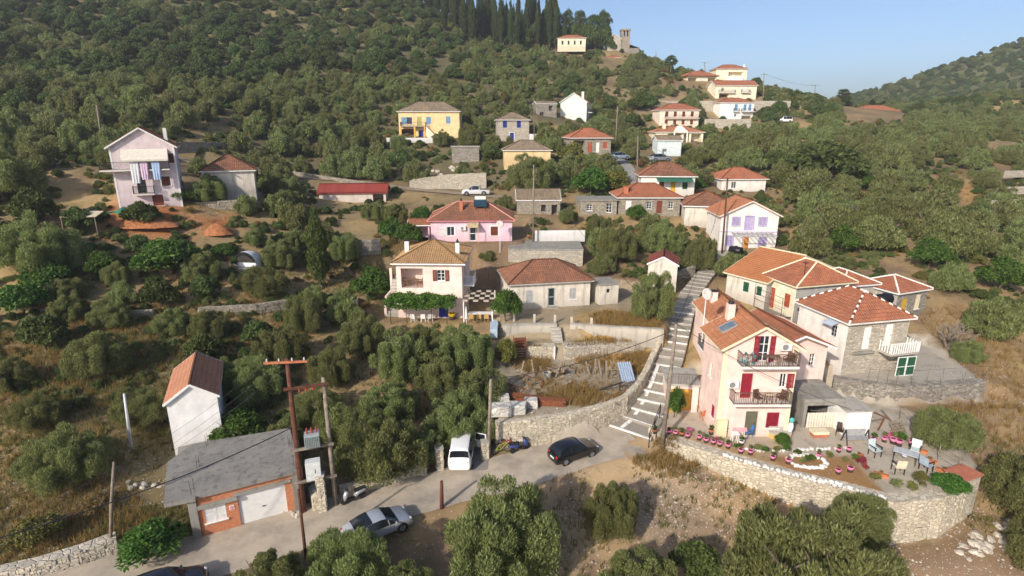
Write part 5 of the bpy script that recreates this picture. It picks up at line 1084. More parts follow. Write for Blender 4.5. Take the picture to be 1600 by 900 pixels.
# small steps between the terrace walls in the yard
r = empty('yard_steps', P(875,560,z=2.3), R(6), 'narrow stone steps rising between the two terrace walls of the yard', 'steps')
for i in range(9): MB().box(-.5,.5,.3*i,.3*i+.32,-.4,.25*(i+1)).build('step', CONCL, r)
for sx in (-.62,.52): MB().box(sx,sx+.1,-.2,.0,0,1.3).build('white_post', WHITE, r)
# fence posts on the terrace of the stone cottage
for i, (px, py) in enumerate(((803,500),(835,502),(867,503),(893,506),(924,508))):
    p = P(px, py, z=4.75); m = MB(); m.box(-.11,.11,-.11,.11,-.2,.75); o = m.build('terrace_post', WHD); o.location = p; tag(o, ['first','second','third','fourth','fifth'][i] + ' white square post from the citrus tree along the cottage terrace', 'post', 'posts of the cottage terrace')
# white painted stones along the pink house terrace
wsr = empty('stone_edging', Vector((ft[1][0], ft[1][1], 1.06)), 0, 'row of white-painted stones edging the garden terrace of the pink house', 'edging'); g = random.Random(5)
ws = [MB().blob((0,0,0), (.17,.13,.11), .22, 6, 4, g).mesh('white_stone', WHN) for _ in range(4)]
def stones_along(poly, stp, lift=.08):
    for a, b_ in zip(poly[:-1], poly[1:]):
        L = (b_-a).length; n = max(1, int(L/stp))
        for k_ in range(n):
            q = a.lerp(b_, (k_+g.uniform(.1,.5))/n) + Vector((g.uniform(-.08,.08), g.uniform(-.08,.08), lift)); o = link('white_stone', g.choice(ws), wsr); o.location = q - wsr.location; s_ = g.uniform(.7,1.35); o.scale = (s_, s_, s_); o.rotation_euler = (0, 0, g.random()*6)
stones_along([Vector((a[0], a[1]+.25, 1.05)) for a in ft[2:6]], .30); stones_along([Vector((a[0], a[1]+.55, 1.02)) for a in ft[3:5]], .34)
stones_along([P(1165,703,z=1.0),P(1200,706,z=1.0),P(1245,704,z=1.0),P(1330,701,z=1.0)], .32)
cen = P(1261,722,z=1.0); rgp = [cen + Vector((1.25*math.cos(t_*2*PI/18), .85*math.sin(t_*2*PI/18), 0)) for t_ in range(19)]
stones_along(rgp, .14)
# ------------------------------------------------------------------ vehicles
TYRE = plain('tyre', (.02,.02,.021), .85); RIM = plain('rim', (.42,.42,.43), .35, .7); LAMPR = plain('tail_lamp', (.42,.012,.015), .2); LAMPW = plain('head_lamp', (.75,.76,.78), .12, spec=.6)
def carpaint(name, c, rough=.28, metal=.2):
    m, nt, b = nmat(name); n = tnoise(nt, coord(nt), 1.3, 4); nt.links.new(mix(nt, tuple(x*.88 for x in c), c, n.outputs[0]), b.inputs['Base Color']); b.inputs['Roughness'].default_value = rough; b.inputs['Metallic'].default_value = metal; b.inputs['Coat Weight'].default_value = .6; b.inputs['Coat Roughness'].default_value = .08; return m
HATCH = dict(L=4.2, w=.88, st=[(-1,.50,.50),(-.985,.72,.78),(-.93,.88,.98),(-.80,.92,1.27),(-.62,.93,1.43),(-.15,.92,1.50),(.14,.90,1.44),(.46,.90,1.00),(.50,.90,.95),(.80,.80,.84),(.95,.64,.68),(1,.46,.48)], glass_top=[(2,4,'rear_window'),(6,8,'windscreen')], glass_side=(3,7), wheel=(.60,-.62,.32))
SEDAN = dict(L=4.5, w=.90, st=[(-1,.52,.54),(-.985,.78,.84),(-.78,.90,1.0),(-.70,.91,1.04),(-.40,.92,1.32),(-.22,.92,1.40),(.05,.91,1.42),(.18,.90,1.36),(.50,.88,.98),(.54,.88,.94),(.82,.80,.83),(.96,.62,.66),(1,.46,.48)], glass_top=[(3,5,'rear_window'),(7,9,'windscreen')], glass_side=(4,8), wheel=(.63,-.62,.33))
VAN = dict(L=4.3, w=.89, st=[(-1,.5,.5),(-.99,.85,.95),(-.97,.98,1.15),(-.93,1.0,1.62),(-.88,1.0,1.76),(-.2,.98,1.84),(.2,.96,1.80),(.36,.95,1.70),(.66,.94,1.12),(.70,.94,1.06),(.88,.86,.92),(.97,.65,.7),(1,.48,.5)], glass_top=[(2,3,'rear_window'),(7,9,'windscreen')], glass_side=(4,7), wheel=(.62,-.62,.31))
def car(name, label, pos, yaw, sp, paint, cat='car', doors=True):
    root = empty(name, pos, yaw, label, cat); L = sp['L']/2; w = sp['w']; st = sp['st']; B = MB(); G = {}
    secs = []
    for x, belt, top in st:
        t = abs(x); ww = w*(1 - .16*max(0, (t-.72)/.28)**2); gh = top - belt; gw = ww*(.98 - .22*min(1, gh/.5))
        secs.append([(x*L, y, z) for y, z in ((ww*.80,.20),(ww*.97,.30),(ww,.5),(ww*.97,belt),(gw, top-.03 if gh > .1 else top-.01),(gw*.72, top+.015),(0, top+.03))])
    gs0, gs1 = sp['glass_side']
    def emit(mb, quad): mb.poly(quad)
    for i in range(len(secs)-1):
        for sgn in (1, -1):
            for j in range(6):
                q = [secs[i][j], secs[i][j+1], secs[i+1][j+1], secs[i+1][j]]; q = [(a, b*sgn, c) for a, b, c in q]
                if sgn < 0: q = q[::-1]
                gname = None
                if j == 3 and gs0 <= i < gs1: gname = 'side_window'
                for a0, a1, nm in sp['glass_top']:
                    if a0 <= i < a1 and j >= 4: gname = nm
                if gname:
                    c = Vector((sum(p[0] for p in q)/4, sum(p[1] for p in q)/4, sum(p[2] for p in q)/4)); key = gname + (str(sgn) if gname == 'side_window' else '')
                    G.setdefault(key, MB()).poly([tuple(Vector(p) + (Vector((0, .012*sgn, .004)) if gname == 'side_window' else Vector((0,0,.012)))) for p in q])
                B.poly(q)
    for k, mir in ((0, 1), (-1, -1)):
        s = secs[k]; B.poly([(a, b, c) for a, b, c in s] + [(a, -b, c) for a, b, c in s[-2::-1]])
    B.poly([(-L*.99,-w*.78,.2),(L*.98,-w*.78,.2),(L*.98,w*.78,.2),(-L*.99,w*.78,.2)])
    bo = B.build('body', paint, root); bm = bmesh.new(); bm.from_mesh(bo.data); bmesh.ops.remove_doubles(bm, verts=bm.verts, dist=.004); bmesh.ops.recalc_face_normals(bm, faces=bm.faces); bm.to_mesh(bo.data); bm.free()
    bo.data.polygons.foreach_set('use_smooth', [True]*len(bo.data.polygons)); md = bo.modifiers.new('edge', 'BEVEL'); md.width = .02; md.segments = 2; md.limit_method = 'ANGLE'; md.angle_limit = R(35)
    for key, mb in G.items(): mb.build(key.rstrip('-1'), GLASS2, root, smooth=True)
    # pillars over the side glass
    def xz(i): return st[i][0]*L
    for sgn in (1, -1):
        mid = (gs0+gs1)//2; 
        for fx in (.36, .72):
            x = xz(gs0) + (xz(gs1)-xz(gs0))*fx; i = max(k for k in range(len(st)) if st[k][0]*L <= x); t = (x-secs[i][0][0])/(secs[i+1][0][0]-secs[i][0][0]); a = Vector(secs[i][3]).lerp(Vector(secs[i+1][3]), t); b = Vector(secs[i][4]).lerp(Vector(secs[i+1][4]), t)
            m = MB(); m.bar((a.x, (a.y+.014)*sgn, a.z), (b.x-.05, (b.y+.014)*sgn, b.z), .055, .02, up=(0,1,0)); m.build('door_pillar', DARKM if fx < .5 else paint, root)
        m = MB(); x = xz(gs1)-.12; m.blob((x, (w+.06)*sgn, .98), (.07,.10,.07), .05, 6, 4); m.build('wing_mirror', paint, root)
        m = MB(); m.blob((-L*.965, w*.68*sgn, .80), (.07,.16,.10), .02, 8, 5); m.build('tail_lamp', LAMPR, root, smooth=True)
        m = MB(); m.blob((L*.93, w*.66*sgn, .66), (.12,.17,.075), .02, 8, 5); m.build('headlight', LAMPW, root, smooth=True)
        for fx in sp['wheel'][:2]:
            r = sp['wheel'][2]; x = fx*L; y = (w-.09)*sgn; M = Matrix.Translation((x, y, r)) @ Matrix.Rotation(-PI/2*sgn, 4, 'X')
            wm = MB(); wm.M = M; wm.lathe([(r*.6,-.1),(r*.93,-.1),(r,-.05),(r,.06),(r*.93,.115),(r*.66,.115)], 18); wo = wm.build('wheel', TYRE, root, smooth=True)
            rm_ = MB(); rm_.M = M; rm_.lathe([(r*.64,.095),(r*.62,.122),(r*.12,.108),(r*.1,.125)], 18); 
            for q in range(5): aa = 2*PI*q/5; rm_.bar((math.cos(aa)*r*.1, math.sin(aa)*r*.1, .128),(math.cos(aa)*r*.62, math.sin(aa)*r*.62, .128),.05,.02)
            rm_.build('rim', RIM, wo)
            am = MB(); am.M = Matrix.Translation((x, (w-.005)*sgn, r)) @ Matrix.Rotation(-PI/2*sgn, 4, 'X'); am.lathe([(r*1.16,-.02),(r*1.16,.010)], 20); am.build('wheel_arch', TYRE, root)
    m = MB(); m.box(-L-.015,-L+.03,-.26,.26,.52,.63); m.build('number_plate', WHITE, root); m = MB(); m.box(L*.985,L+.012,-.45,.45,.34,.46); m.build('grille', DARKM, root)
    return root
def road_yaw(a, b_, z): p = P(*a, z=z); q = P(*b_, z=z); return math.atan2(q.y-p.y, q.x-p.x)
bk = carpaint('black_paint', (.008,.008,.010), .2, 0); sv = carpaint('silver_paint', (.52,.55,.60), .3, .35); wv_ = carpaint('white_car_paint', (.80,.80,.79), .35, 0); dk = carpaint('dark_blue_paint', (.012,.013,.02), .25, .1)
c1 = car('parked_car', 'black five-door hatchback with silver sunshade parked below the honey stone wall', P(896,713,z=.22), road_yaw((862,722),(932,700),.2), HATCH, bk)
c1.scale = (.9,.9,.9)
ssh = MB(); sx = HATCH; L_ = 2.1; ssh.poly([(.17*L_,-.56,1.462),(.17*L_,.56,1.462),(.45*L_,.66,1.045),(.45*L_,-.66,1.045)]); ssh.build('sunshade', plain('foil_shade', (.55,.57,.60), .45, .3), c1)
car('parked_car', 'silver coupe-like saloon parked at the road edge behind the near olives', P(590,832,z=.03), road_yaw((545,850),(640,812),0), SEDAN, sv).scale = (.92,.92,.92)
car('parked_car', 'dark car cut off by the lower picture edge on the road', P(258,936,z=.03), road_yaw((200,925),(330,885),0), HATCH, dk)
vn = car('parked_van', 'white compact van with its side door open in the driveway', P(722,712,z=.12), road_yaw((720,735),(727,690),.1), VAN, wv_, 'van')
dm_ = MB(); dm_.M = Matrix.Translation((.75,-.92,0)) @ Matrix.Rotation(R(-110), 4, 'Z'); dm_.box(0,.95,-.03,.03,.35,1.55); do = dm_.build('open_door', wv_, vn); gg = MB(); gg.M = dm_.M; gg.box(.1,.85,-.04,.04,1.0,1.5); gg.build('door_window', GLASS2, do)
PICK = dict(L=5.1, w=.92, st=[(-1,.55,.55),(-.995,1.0,1.02),(-.30,1.02,1.04),(-.29,1.05,1.2),(-.24,1.05,1.68),(-.05,1.05,1.74),(.18,1.04,1.72),(.25,1.03,1.66),(.46,1.02,1.14),(.50,1.02,1.08),(.82,.96,1.0),(.96,.75,.8),(1,.5,.55)], glass_top=[(3,4,'rear_window'),(7,9,'windscreen')], glass_side=(4,8), wheel=(.64,-.60,.37))
pk = car('pickup_truck', 'silver-white double-cab pickup standing on the upper track', P(743,304.5,d=105.5), R(183), PICK, carpaint('pickup_silver', (.66,.67,.68), .35, .2), 'pickup'); MB().box(-2.45,-.95,-.78,.78,.98,1.075).build('cargo_bed', DARKM, pk)
rb_ = MB(); [rb_.tube([(-.95,-.7,1.0),(-.85,-.66,1.75),(-.85,.66,1.75),(-.95,.7,1.0)], .04, 6)]; rb_.build('roll_bar', DARKM, pk)
car('parked_van', 'tiny white van on the terrace beside the upper white house', P(1226,191,d=182), R(178), VAN, wv_, 'van')
car('parked_car', 'blue-grey car behind the green-awning house', P(968,249,d=117), R(20), HATCH, carpaint('bluegrey', (.30,.36,.42)))
car('parked_car', 'grey car beside the fence above the green-awning house', P(1031,252,d=114), R(10), HATCH, carpaint('greyp', (.22,.24,.27)))
# scooter and bicycles
def scooter(name, label, pos, yaw, c):
    r = empty(name, pos, yaw, label, 'scooter')
    for x in (-.6,.62): m = MB(); m.M = Matrix.Translation((x,0,.26)) @ Matrix.Rotation(PI/2, 4, 'X'); m.lathe([(.16,-.06),(.25,-.06),(.26,0),(.25,.06),(.16,.06)], 14); m.build('wheel', TYRE, r)
    m = MB(); m.tube([(-.95,0,.62),(-.75,0,.66),(-.3,0,.58),(-.1,0,.40)], [.05,.17,.19,.15], 10); m.build('rear_body', c, r, smooth=True); m = MB(); m.box(-.1,.4,-.17,.17,.24,.30); m.build('footboard', DARKM, r)
    m = MB(); m.tube([(.62,0,.30),(.5,0,.6),(.40,0,.95)], [.1,.19,.13], 10); m.build('leg_shield', c, r, smooth=True); m = MB(); m.bar((.36,-.32,1.02),(.36,.32,1.02),.04); m.blob((.42,0,1.02),(.12,.12,.1),.05); m.build('handlebar', DARKM, r); m = MB(); m.tube([(-.85,0,.80),(-.1,0,.76)], [.13,.15], 8); m.build('seat', plain('seat_black', (.02,.02,.02), .6), r); return r
scooter('motor_scooter', 'silver scooter parked at the foot of the roadside wall', P(553,783,z=.03), road_yaw((540,788),(572,776),0)+PI, plain('scooter_silver', (.45,.46,.47), .35, .4))
def bicycle(label, pos, yaw, c):
    r = empty('bicycle', pos, yaw, label, 'bicycle')
    for x in (-.5,.52):
        m = MB(); m.tube([(x+.32*math.cos(2*PI*k_/18), 0, .34+.32*math.sin(2*PI*k_/18)) for k_ in range(19)], .025, 5, False); w_ = m.build('wheel', TYRE, r); s_ = MB(); [s_.bar((x,0,.34),(x+.31*math.cos(a_),0,.34+.31*math.sin(a_)),.008) for a_ in np.linspace(0,2*PI,9)[:-1]]; s_.build('spokes', RIM, w_)
    m = MB()
    for a, b_ in (((-.5,0,.34),(-.05,0,.34)),((-.05,0,.34),(-.2,0,.85)),((-.5,0,.34),(-.17,0,.75)),((-.05,0,.34),(.38,0,.75)),((-.17,0,.75),(.36,0,.82)),((.34,0,.95),(.52,0,.34))): m.bar(a, b_, .04)
    m.build('frame', c, r); m = MB(); m.tube([(-.34,0,.88),(-.08,0,.90)], [.09,.03], 7); m.build('saddle', DARKM, r); m = MB(); m.bar((.33,-.28,1.0),(.33,.28,1.0),.03); m.bar((.33,0,.95),(.33,0,1.0),.03); m.build('handlebar', DARKM, r); return r
bicycle('yellow-green bicycle with red bag leaning below the honey stone wall', P(784,708,z=.12), R(25), plain('bike_green', (.40,.44,.08), .4)); bicycle('bicycle half hidden behind the blue moped', P(790,703,z=.12), R(10), plain('bike_red', (.40,.04,.04), .4))
scooter('motor_scooter', 'small blue moped beside the bicycles below the honey stone wall', P(812,705,z=.12), R(30), plain('moped_blue', (.05,.07,.22), .35))
# ------------------------------------------------------------------ poles and wires
def pole(name, label, base, top_px, r=.13, mat=None, arms=(), lean=None):
    """a pole from its foot to the height at which the photo shows its top"""
    a = (top_px[0]-800)/FPX; b_ = (top_px[1]-450)/FPX; t = base.y/(CC-b_*SS); top = Vector((a*t, base.y, CAM_H - t*(b_*CC+SS)))
    root = empty(name, base, 0, label, 'utility pole', 'utility poles'); d_ = top - base
    m = MB(); m.tube([(0,0,-.5), tuple(d_*.5), tuple(d_)], [r*1.15, r, r*.8], 8); m.build('shaft', mat or POLEG, root, smooth=True)
    for fz, half, ang, mt in arms:
        p = d_*fz; v = Vector((math.cos(ang), math.sin(ang), 0))*half; am = MB(); am.bar(p - v + Vector((0,-r-.03,0)), p + v + Vector((0,-r-.03,0)), .11, .13); ao = am.build('crossarm', mt, root)
        for k_ in (-.85,-.3,.3,.85):
            im = MB(); q = p + v*k_ + Vector((0,-r-.03,.07)); im.lathe([(.03,0),(.06,.05),(.035,.1),(.055,.15),(.02,.2)], 7, tuple(q)); im.build('insulator', plain('porcelain', (.55,.56,.54), .3), ao)
    return root, base, top
WIRE = plain('cable', (.03,.03,.032), .6)
def wire(label, a, b_, sag=.6, r=.018, mat=None):
    m = MB(); n = 14; o0 = Vector(a); pts = [Vector(a).lerp(Vector(b_), k_/n) - Vector((0,0,sag*4*(k_/n)*(1-k_/n))) - o0 for k_ in range(n+1)]; m.tube(pts, r, 5); o = m.build('overhead_cable', mat or WIRE); o.location = o0; return tag(o, label, 'cable', 'overhead cables')
red = plain('red_crossarm', (.42,.15,.075), .8)
p1, b1, t1 = pole('transformer_pole', 'tall red-brown pole with wide crossarm beside the garage', P(475,799,z=0), (448,560), .17, POLEM, [(.985,1.25,.12,red)])
p2, b2, t2 = pole('transformer_pole', 'shorter grey-brown pole carrying the transformer beside the scooter', P(525,789,z=0), (505,590), .15, POLEG)
def span(z, nm, mt, ext=.3, off=-.2):
    a = b1.lerp(t1, (z-b1.z)/(t1.z-b1.z)); c = b2.lerp(t2, (z-b2.z)/(t2.z-b2.z)); dr = (c-a).normalized(); m = MB(); m.bar(a - dr*ext + Vector((0,off,0)) - b1, c + dr*ext + Vector((0,off,0)) - b1, .14, .16); m.build(nm, mt, p1); return a, c
a_, c_ = span(t2.z-.35, 'upper_beam', POLEM); 
for k_ in (.3,.5,.7): m = MB(); q = a_.lerp(c_, k_) - b1 + Vector((0,-.2,-.3)); m.lathe([(.05,0),(.08,.1),(.05,.22)], 7, tuple(q)); m.build('insulator', plain('brown_insulator', (.35,.06,.04), .35), p1)
a_, c_ = span(4.6, 'middle_beam', POLEG); a2_, c2_ = span(2.3, 'lower_beam', POLEG)
tr = empty('transformer', a_.lerp(c_, .5) + Vector((0,-.1,.1)), math.atan2((c_-a_).y, (c_-a_).x), 'grey-green electrical transformer on the beam between the two poles', 'transformer'); TG = plain('transformer_grey', (.40,.46,.45), .5, .2)
MB().box(-.45,.45,-.35,.35,0,.85).build('tank', TG, tr)
for k_ in range(9): MB().box(-.44+k_*.1,-.40+k_*.1,-.52,-.352,.08,.78).build('cooling_fin', TG, tr)
for k_ in (-.28,0,.28): MB().lathe([(.05,0),(.08,.06),(.05,.14),(.07,.22),(.03,.4)], 7, (k_,0,.854)).build('bushing', plain('brown_insulator', (.35,.06,.04), .35), tr)
cb = empty('switch_cabinet', a2_.lerp(c2_, .45) + Vector((0,-.15,.1)), math.atan2((c_-a_).y, (c_-a_).x), 'pale grey switch cabinet below the transformer', 'cabinet'); MB().box(-.45,.45,-.3,.3,0,1.25).build('casing', plain('cabinet_grey', (.60,.62,.61), .5), cb); MB().box(.1,.13,-.33,-.302,.5,.8).build('handle', DARKM, cb); MB().box(-.43,.43,-.315,-.302,.05,1.2).build('cabinet_door', plain('cabinet_grey', (.60,.62,.61), .5), cb)
pole('utility_pole', 'thin dark post in front of the garage road', P(478,872,z=-.1), (466,765), .09, POLEM)
_, b3, t3 = pole('utility_pole', 'weathered wooden pole at the end of the honey stone wall', P(763,716,z=.1), (767,592), .13, POLEG)
pole('utility_pole', 'short brown wooden stump standing in the roadside olive', P(690,800,z=-.3), (690,752), .13, POLEM)
_, b4, t4 = pole('utility_pole', 'tall leaning wooden pole between the steps and the pink terrace', P(1034,699,z=.4), (1057,506), .15, POLEG)
_, b5, t5 = pole('utility_pole', 'slim dark red pole beside the lilac-shutter house', P(1128,399,z=6.3), (1137,278), .13, POLEM)
_, b6, t6 = pole('utility_pole', 'slender pole in front of the old stone cottage', P(833,372,d=78), (834,258), .11, POLEG)
_, b7, t7 = pole('utility_pole', 'pole beside the lane above the green-awning house', P(995,290,d=106), (997,212), .13, POLEG)
_, b8, t8 = pole('utility_pole', 'tall pole beside the red pyramid house', P(962,226,d=128), (965,165), .13, POLEG)
_, b9, t9 = pole('utility_pole', 'pole beside the blue-shuttered stone house', P(835,222,d=136), (834,152), .13, POLEG)
_, b10, t10 = pole('utility_pole', 'leaning pole behind the house with laundry', P(160,226,d=97), (151,164), .14, POLEG)
pole('utility_pole', 'pole on the skyline beside the hilltop yellow house', P(1102,118,d=238), (1101,97), .16, POLEG, [(.95,1.2,0,POLEG)])
_, b11, t11 = pole('utility_pole', 'pole on the ridge beside the yellow gabled house', P(1192,166,d=205), (1194,114), .16, POLEG, [(.95,1.2,0,POLEG)])
pole('utility_pole', 'pole with crossarm on the skyline above the valley', P(1273,152,d=235), (1274,132), .17, POLEG, [(.95,2.0,0,POLEG)])
pole('utility_pole', 'skyline pole next to the church', P(1025,95,d=245), (1025,79), .15, POLEG)
pole('utility_pole', 'grey post at the olive grove edge beside the guesthouse', P(206,708,z=.6), (194,615), .1, plain('galvanised_post', (.55,.57,.60), .5, .2))
pole('utility_pole', 'thin concrete post among weeds by the roadside wall', P(170,848,z=.6), (178,722), .09, POLEG)
wire('thick black cable crossing in front of the garage', t1 - Vector((0,0,4.5)), P(-60,858,d=24), .5, .03)
for k_, (px, py) in enumerate(((-60,845),(-60,870),(-60,880))): wire(['highest','middle','lowest'][k_] + ' of three thin pale cables from the crossarm over the weedy plot', t1 + Vector((-1+k_*.8,-.1,0)), P(px, py, d=22+k_), .9, .007, plain('pale_cable', (.12,.12,.12)))
wire('black cable from the transformer pole to the pole by the honey wall', t2 - Vector((0,0,1.0)), t3, .5); wire('black cable from the pole by the honey wall to the pole by the steps', t3, t4 - Vector((0,0,.4)), .6, .025)
wire('cable from the pole by the steps across the pink house', t4, P(1330,640,d=40), .5); wire('cable from the pole by the steps up to the dark red pole', t4, t5, 1.2); wire('cable from the dark red pole to the upper lane', t5, t7, 1.0); wire('cable between the upper lane poles', t7, t8, .8); wire('cable from the slender cottage pole to the upper track', t6, t9, 1.0); wire('cable from the slender cottage pole down to the pole by the steps', t6, t4, 1.5)
wire('skyline cable right of the hilltop house', t11, P(1273,134,d=235), 1.0, .03); wire('cable crossing the hillside behind the house with laundry', t10, P(-40,205,d=95), .6); wire('cable from the grove to the house with laundry', t10, P(172,226,d=75), .4)
# ------------------------------------------------------------------ furniture makers
def chair(label, pos, yaw, mat, seatm=None, plastic=False, group='chairs on the terrace'):
    r = empty('garden_chair', pos, yaw, label, 'chair', group); seatm = seatm or mat
    MB().box(-.25,.25,-.24,.24,.40,.45).build('seat', seatm, r); m = MB(); m.M = Matrix.Translation((0,.23,.46)) @ Matrix.Rotation(R(-12), 4, 'X')
    if plastic:
        for k_ in range(5): m.box(-.23+k_*.1,-.17+k_*.1,-.015,.02,0,.48)
        m.box(-.25,.25,-.02,.025,.44,.52)
    else: m.box(-.24,.24,-.02,.025,0,.50)
    m.build('backrest', seatm, r)
    for sx in (-.23,.23):
        for sy in (-.22,.22): MB().box(sx-.02,sx+.02,sy-.02,sy+.02,0,.398).build('leg', mat, r)
        am = MB(); am.box(sx-.03,sx+.03,-.24,.24,.62,.66); am.box(sx-.02,sx+.02,-.22,-.18,.452,.618); am.build('armrest', mat, r)
    return r
def table(label, pos, yaw, w, d_, mat, top=None, cloth=None, h=.73):
    r = empty('garden_table', pos, yaw, label, 'table'); MB().box(-w/2,w/2,-d_/2,d_/2,h-.04,h).build('table_top', top or mat, r)
    for sx in (-1,1):
        for sy in (-1,1): MB().box(sx*(w/2-.1)-.025,sx*(w/2-.1)+.025,sy*(d_/2-.1)-.025,sy*(d_/2-.1)+.025,0,h-.042).build('leg', mat, r)
    if cloth:
        m = MB(); n = 6; e = .02
        for (x0,y0),(x1,y1) in zip([(-w/2-e,-d_/2-e),(w/2+e,-d_/2-e),(w/2+e,d_/2+e),(-w/2-e,d_/2+e)],[(w/2+e,-d_/2-e),(w/2+e,d_/2+e),(-w/2-e,d_/2+e),(-w/2-e,-d_/2-e)]): m.poly([(x0,y0,h+.006),(x1,y1,h+.006),(x1*1.05,y1*1.05,h-.28),(x0*1.05,y0*1.05,h-.28)])
        m.poly([(-w/2-e,-d_/2-e,h+.006),(w/2+e,-d_/2-e,h+.006),(w/2+e,d_/2+e,h+.006),(-w/2-e,d_/2+e,h+.006)]); m.build('tablecloth', cloth, r)
    return r
def sprig(seed, n, w, h, mat, ll=.16, lw=.06): return leaf_mesh('foliage', [(0,0,h*.5,w/2,h*.55),(w*.2,0,h*.65,w/3,h*.4),(-w*.2,w*.1,h*.6,w/3,h*.4)], n, ll, lw, mat, .6, .5, .7, .2, seed)
POTG = [sprig(1, 90, .30, .32, LUSH_L), sprig(2, 60, .26, .26, DRY_L, .14, .04), sprig(3, 80, .34, .42, OLIVE_L)]
def pot(label, pos, mat, s=1.0, g=0, flower=None, group='flower pots along the terrace edge'):
    r = empty('flower_pot', pos, random.random()*6, label, 'flower pot', group); r.scale = (s,)*3; key = ('potmesh', mat.name)
    if key not in CACHE: CACHE[key] = MB().lathe([(.10,0),(.17,.28),(.19,.28),(.19,.34),(.16,.34),(.155,.30)], 12).mesh('pot', mat); CACHE[('soil',)] = MB().lathe([(.15,.0),(.15,.31)], 10).mesh('soil', plain('potting_soil', (.06,.04,.03)))
    link('pot', CACHE[key], r); link('soil', CACHE[('soil',)], r)
    if g is not None: link('plant', POTG[g], r, (0,0,.31))
    return r
tz = 1.02
names = 'first second third fourth fifth sixth seventh eighth ninth tenth eleventh twelfth thirteenth fourteenth'.split()
for i, (px, py, m_) in enumerate([(1023,677,TERRA),(1045,678,PINKP),(1055,680,PINKP),(1065,681,TERRA),(1074,684,PINKP),(1092,687,PINKP),(1103,691,PINKP),(1114,694,PINKP),(1124,697,PINKP),(1137,700,PINKP),(1157,708,PINKP),(1172,710,PINKP),(1207,719,PINKP),(1231,724,PINKP)]):
    pot(('orange' if m_ is TERRA else 'pink') + ' flower pot, ' + names[i] + ' along the terrace edge from the steps', P(px, py, z=tz), m_, 1.05, i % 3)
for lab, px, py, m_, s_, g_ in (('pink pot between the stone ring and the back row of white stones',1279,715,PINKP,1,0),('bare pink pot on the garden soil near the stone ring',1309,740,PINKP,1.05,1),('larger pink pot with dry plant on the garden soil',1328,737,PINKP,1.2,1),('pink pot at the end of the back row of white stones',1310,706,PINKP,.95,0),('pink pot with white handle ring beside the swing bench',1326,706,PINKP,1.1,None),('large pink tub by the white shed corner',1364,692,PINKP,1.35,0),('pink tub on a white pedestal',1381,690,PINKP,1.1,2),('pink tub with bush behind the garden table',1395,693,PINKP,1.35,2),('paired pink tub behind the garden table',1404,696,PINKP,1.4,0),('flat pink bowl at the terrace fence',1424,697,PINKP,1.3,1),('terracotta pot with leafy plant by the yellow buttress',1111,678,TERRA,1.2,0),('tiered white pot with green plant in front of the pink tablecloth',1158,695,WHITE,1.1,0)):
    pot(lab, P(px, py, z=tz), m_, s_, g_)
for lab, px, py, yw in (('terracotta trough beside the paved patio',1341,715,30),('terracotta trough at the patio corner below the red flowers',1376,744,-35),('terracotta trough along the fence right of the garden table',1452,722,-40),('second terracotta trough along the fence near the white oven',1475,738,-40),('terracotta trough by the fence near the flat pink bowl',1437,706,-38)):
    r = empty('planter_trough', P(px, py, z=tz), R(yw), lab, 'planter', 'terracotta troughs'); m = MB(); m.box(-.45,.45,-.14,.14,0,.22); m.build('trough', TERRA, r); link('plant', POTG[1], r, (0,0,.2))
for i, (px, py, c) in enumerate(((858,371,0),(868,371,2),(876,369,0),(890,371,0),(899,370,2),(907,371,1),(826,372,0))):
    pot('terracotta pot with green plant, ' + names[i] + ' below the white-washed upper wall', P(px, py, z=8.75), TERRA, 1.3, c, group='pots below the white-washed wall')
table('table with pink cloth against the front of the pink house', P(1152,678,z=tz), 0, 1.0, .8, WHITE, cloth=plain('pink_cloth', (.70,.34,.38), .9)); chair('dark brown chair beside the pink tablecloth', P(1134,679,z=tz), R(100), plain('dark_wicker', (.05,.03,.025))); chair('orange-cushioned chair beside the pink tablecloth', P(1160,676,z=tz), R(-60), plain('dark_wicker', (.05,.03,.025)), plain('orange_cushion', (.75,.20,.08))); chair('small blue chair next to the orange-cushioned chair', P(1168,682,z=tz), R(-70), plain('blue_plastic', (.06,.16,.40)))
table('white folding table in front of the pink house', P(1147,690,z=tz), 0, .6, .5, WHITE)
chair('red chair at the small table behind the yellow buttress', P(1093,643,z=tz), R(60), TERRA); chair('red chair nearer the yellow buttress', P(1099,655,z=tz), R(-170), TERRA); table('small white table between the red chairs', P(1099,647,z=tz), 0, .6, .6, WHITE)
GREYB = plain('grey_bench', (.36,.36,.36), .7)
table('grey slatted garden table with white bowl on the patio', P(1413,720,z=tz), R(-40), 1.5, .85, DARKM, plain('grey_top', (.46,.48,.50), .6)); MB().lathe([(.06,0),(.16,.1),(.14,.1)], 10).build('bowl', WHITE, None, P(1413,714,z=tz+.74))
tag(D.objects['bowl'], 'white bowl on the grey garden table', 'bowl')
MINT = plain('mint_canvas', (.55,.64,.62), .8)
for lab, px, py, yw, sm_ in (('mint canvas chair apart from the garden table',1366,712,15,MINT),('mint canvas chair behind the garden table',1428,712,-40,MINT),('cream-seated chair in front of the garden table',1402,738,170,plain('cream_canvas', (.70,.62,.46))),('blue-grey lounge chair beside the garden table',1446,735,110,plain('bluegrey_canvas', (.36,.44,.52)))): chair(lab, P(px, py, z=tz), R(yw), DARKM, sm_).scale = (1.25,1.25,1.2)
chair('white plastic chair under the terrace olive tree', P(1477,697,z=.85), R(-140), WHITE, plastic=True).scale = (1.2,1.2,1.2)
r = empty('swing_bench', P(1336,692,z=tz), R(2), 'grey garden swing bench in front of the white shed', 'bench'); MB().box(-.8,.8,-.25,.25,.42,.48).build('seat', GREYB, r); MB().box(-.8,.8,.22,.28,.5,1.0).build('backrest', GREYB, r)
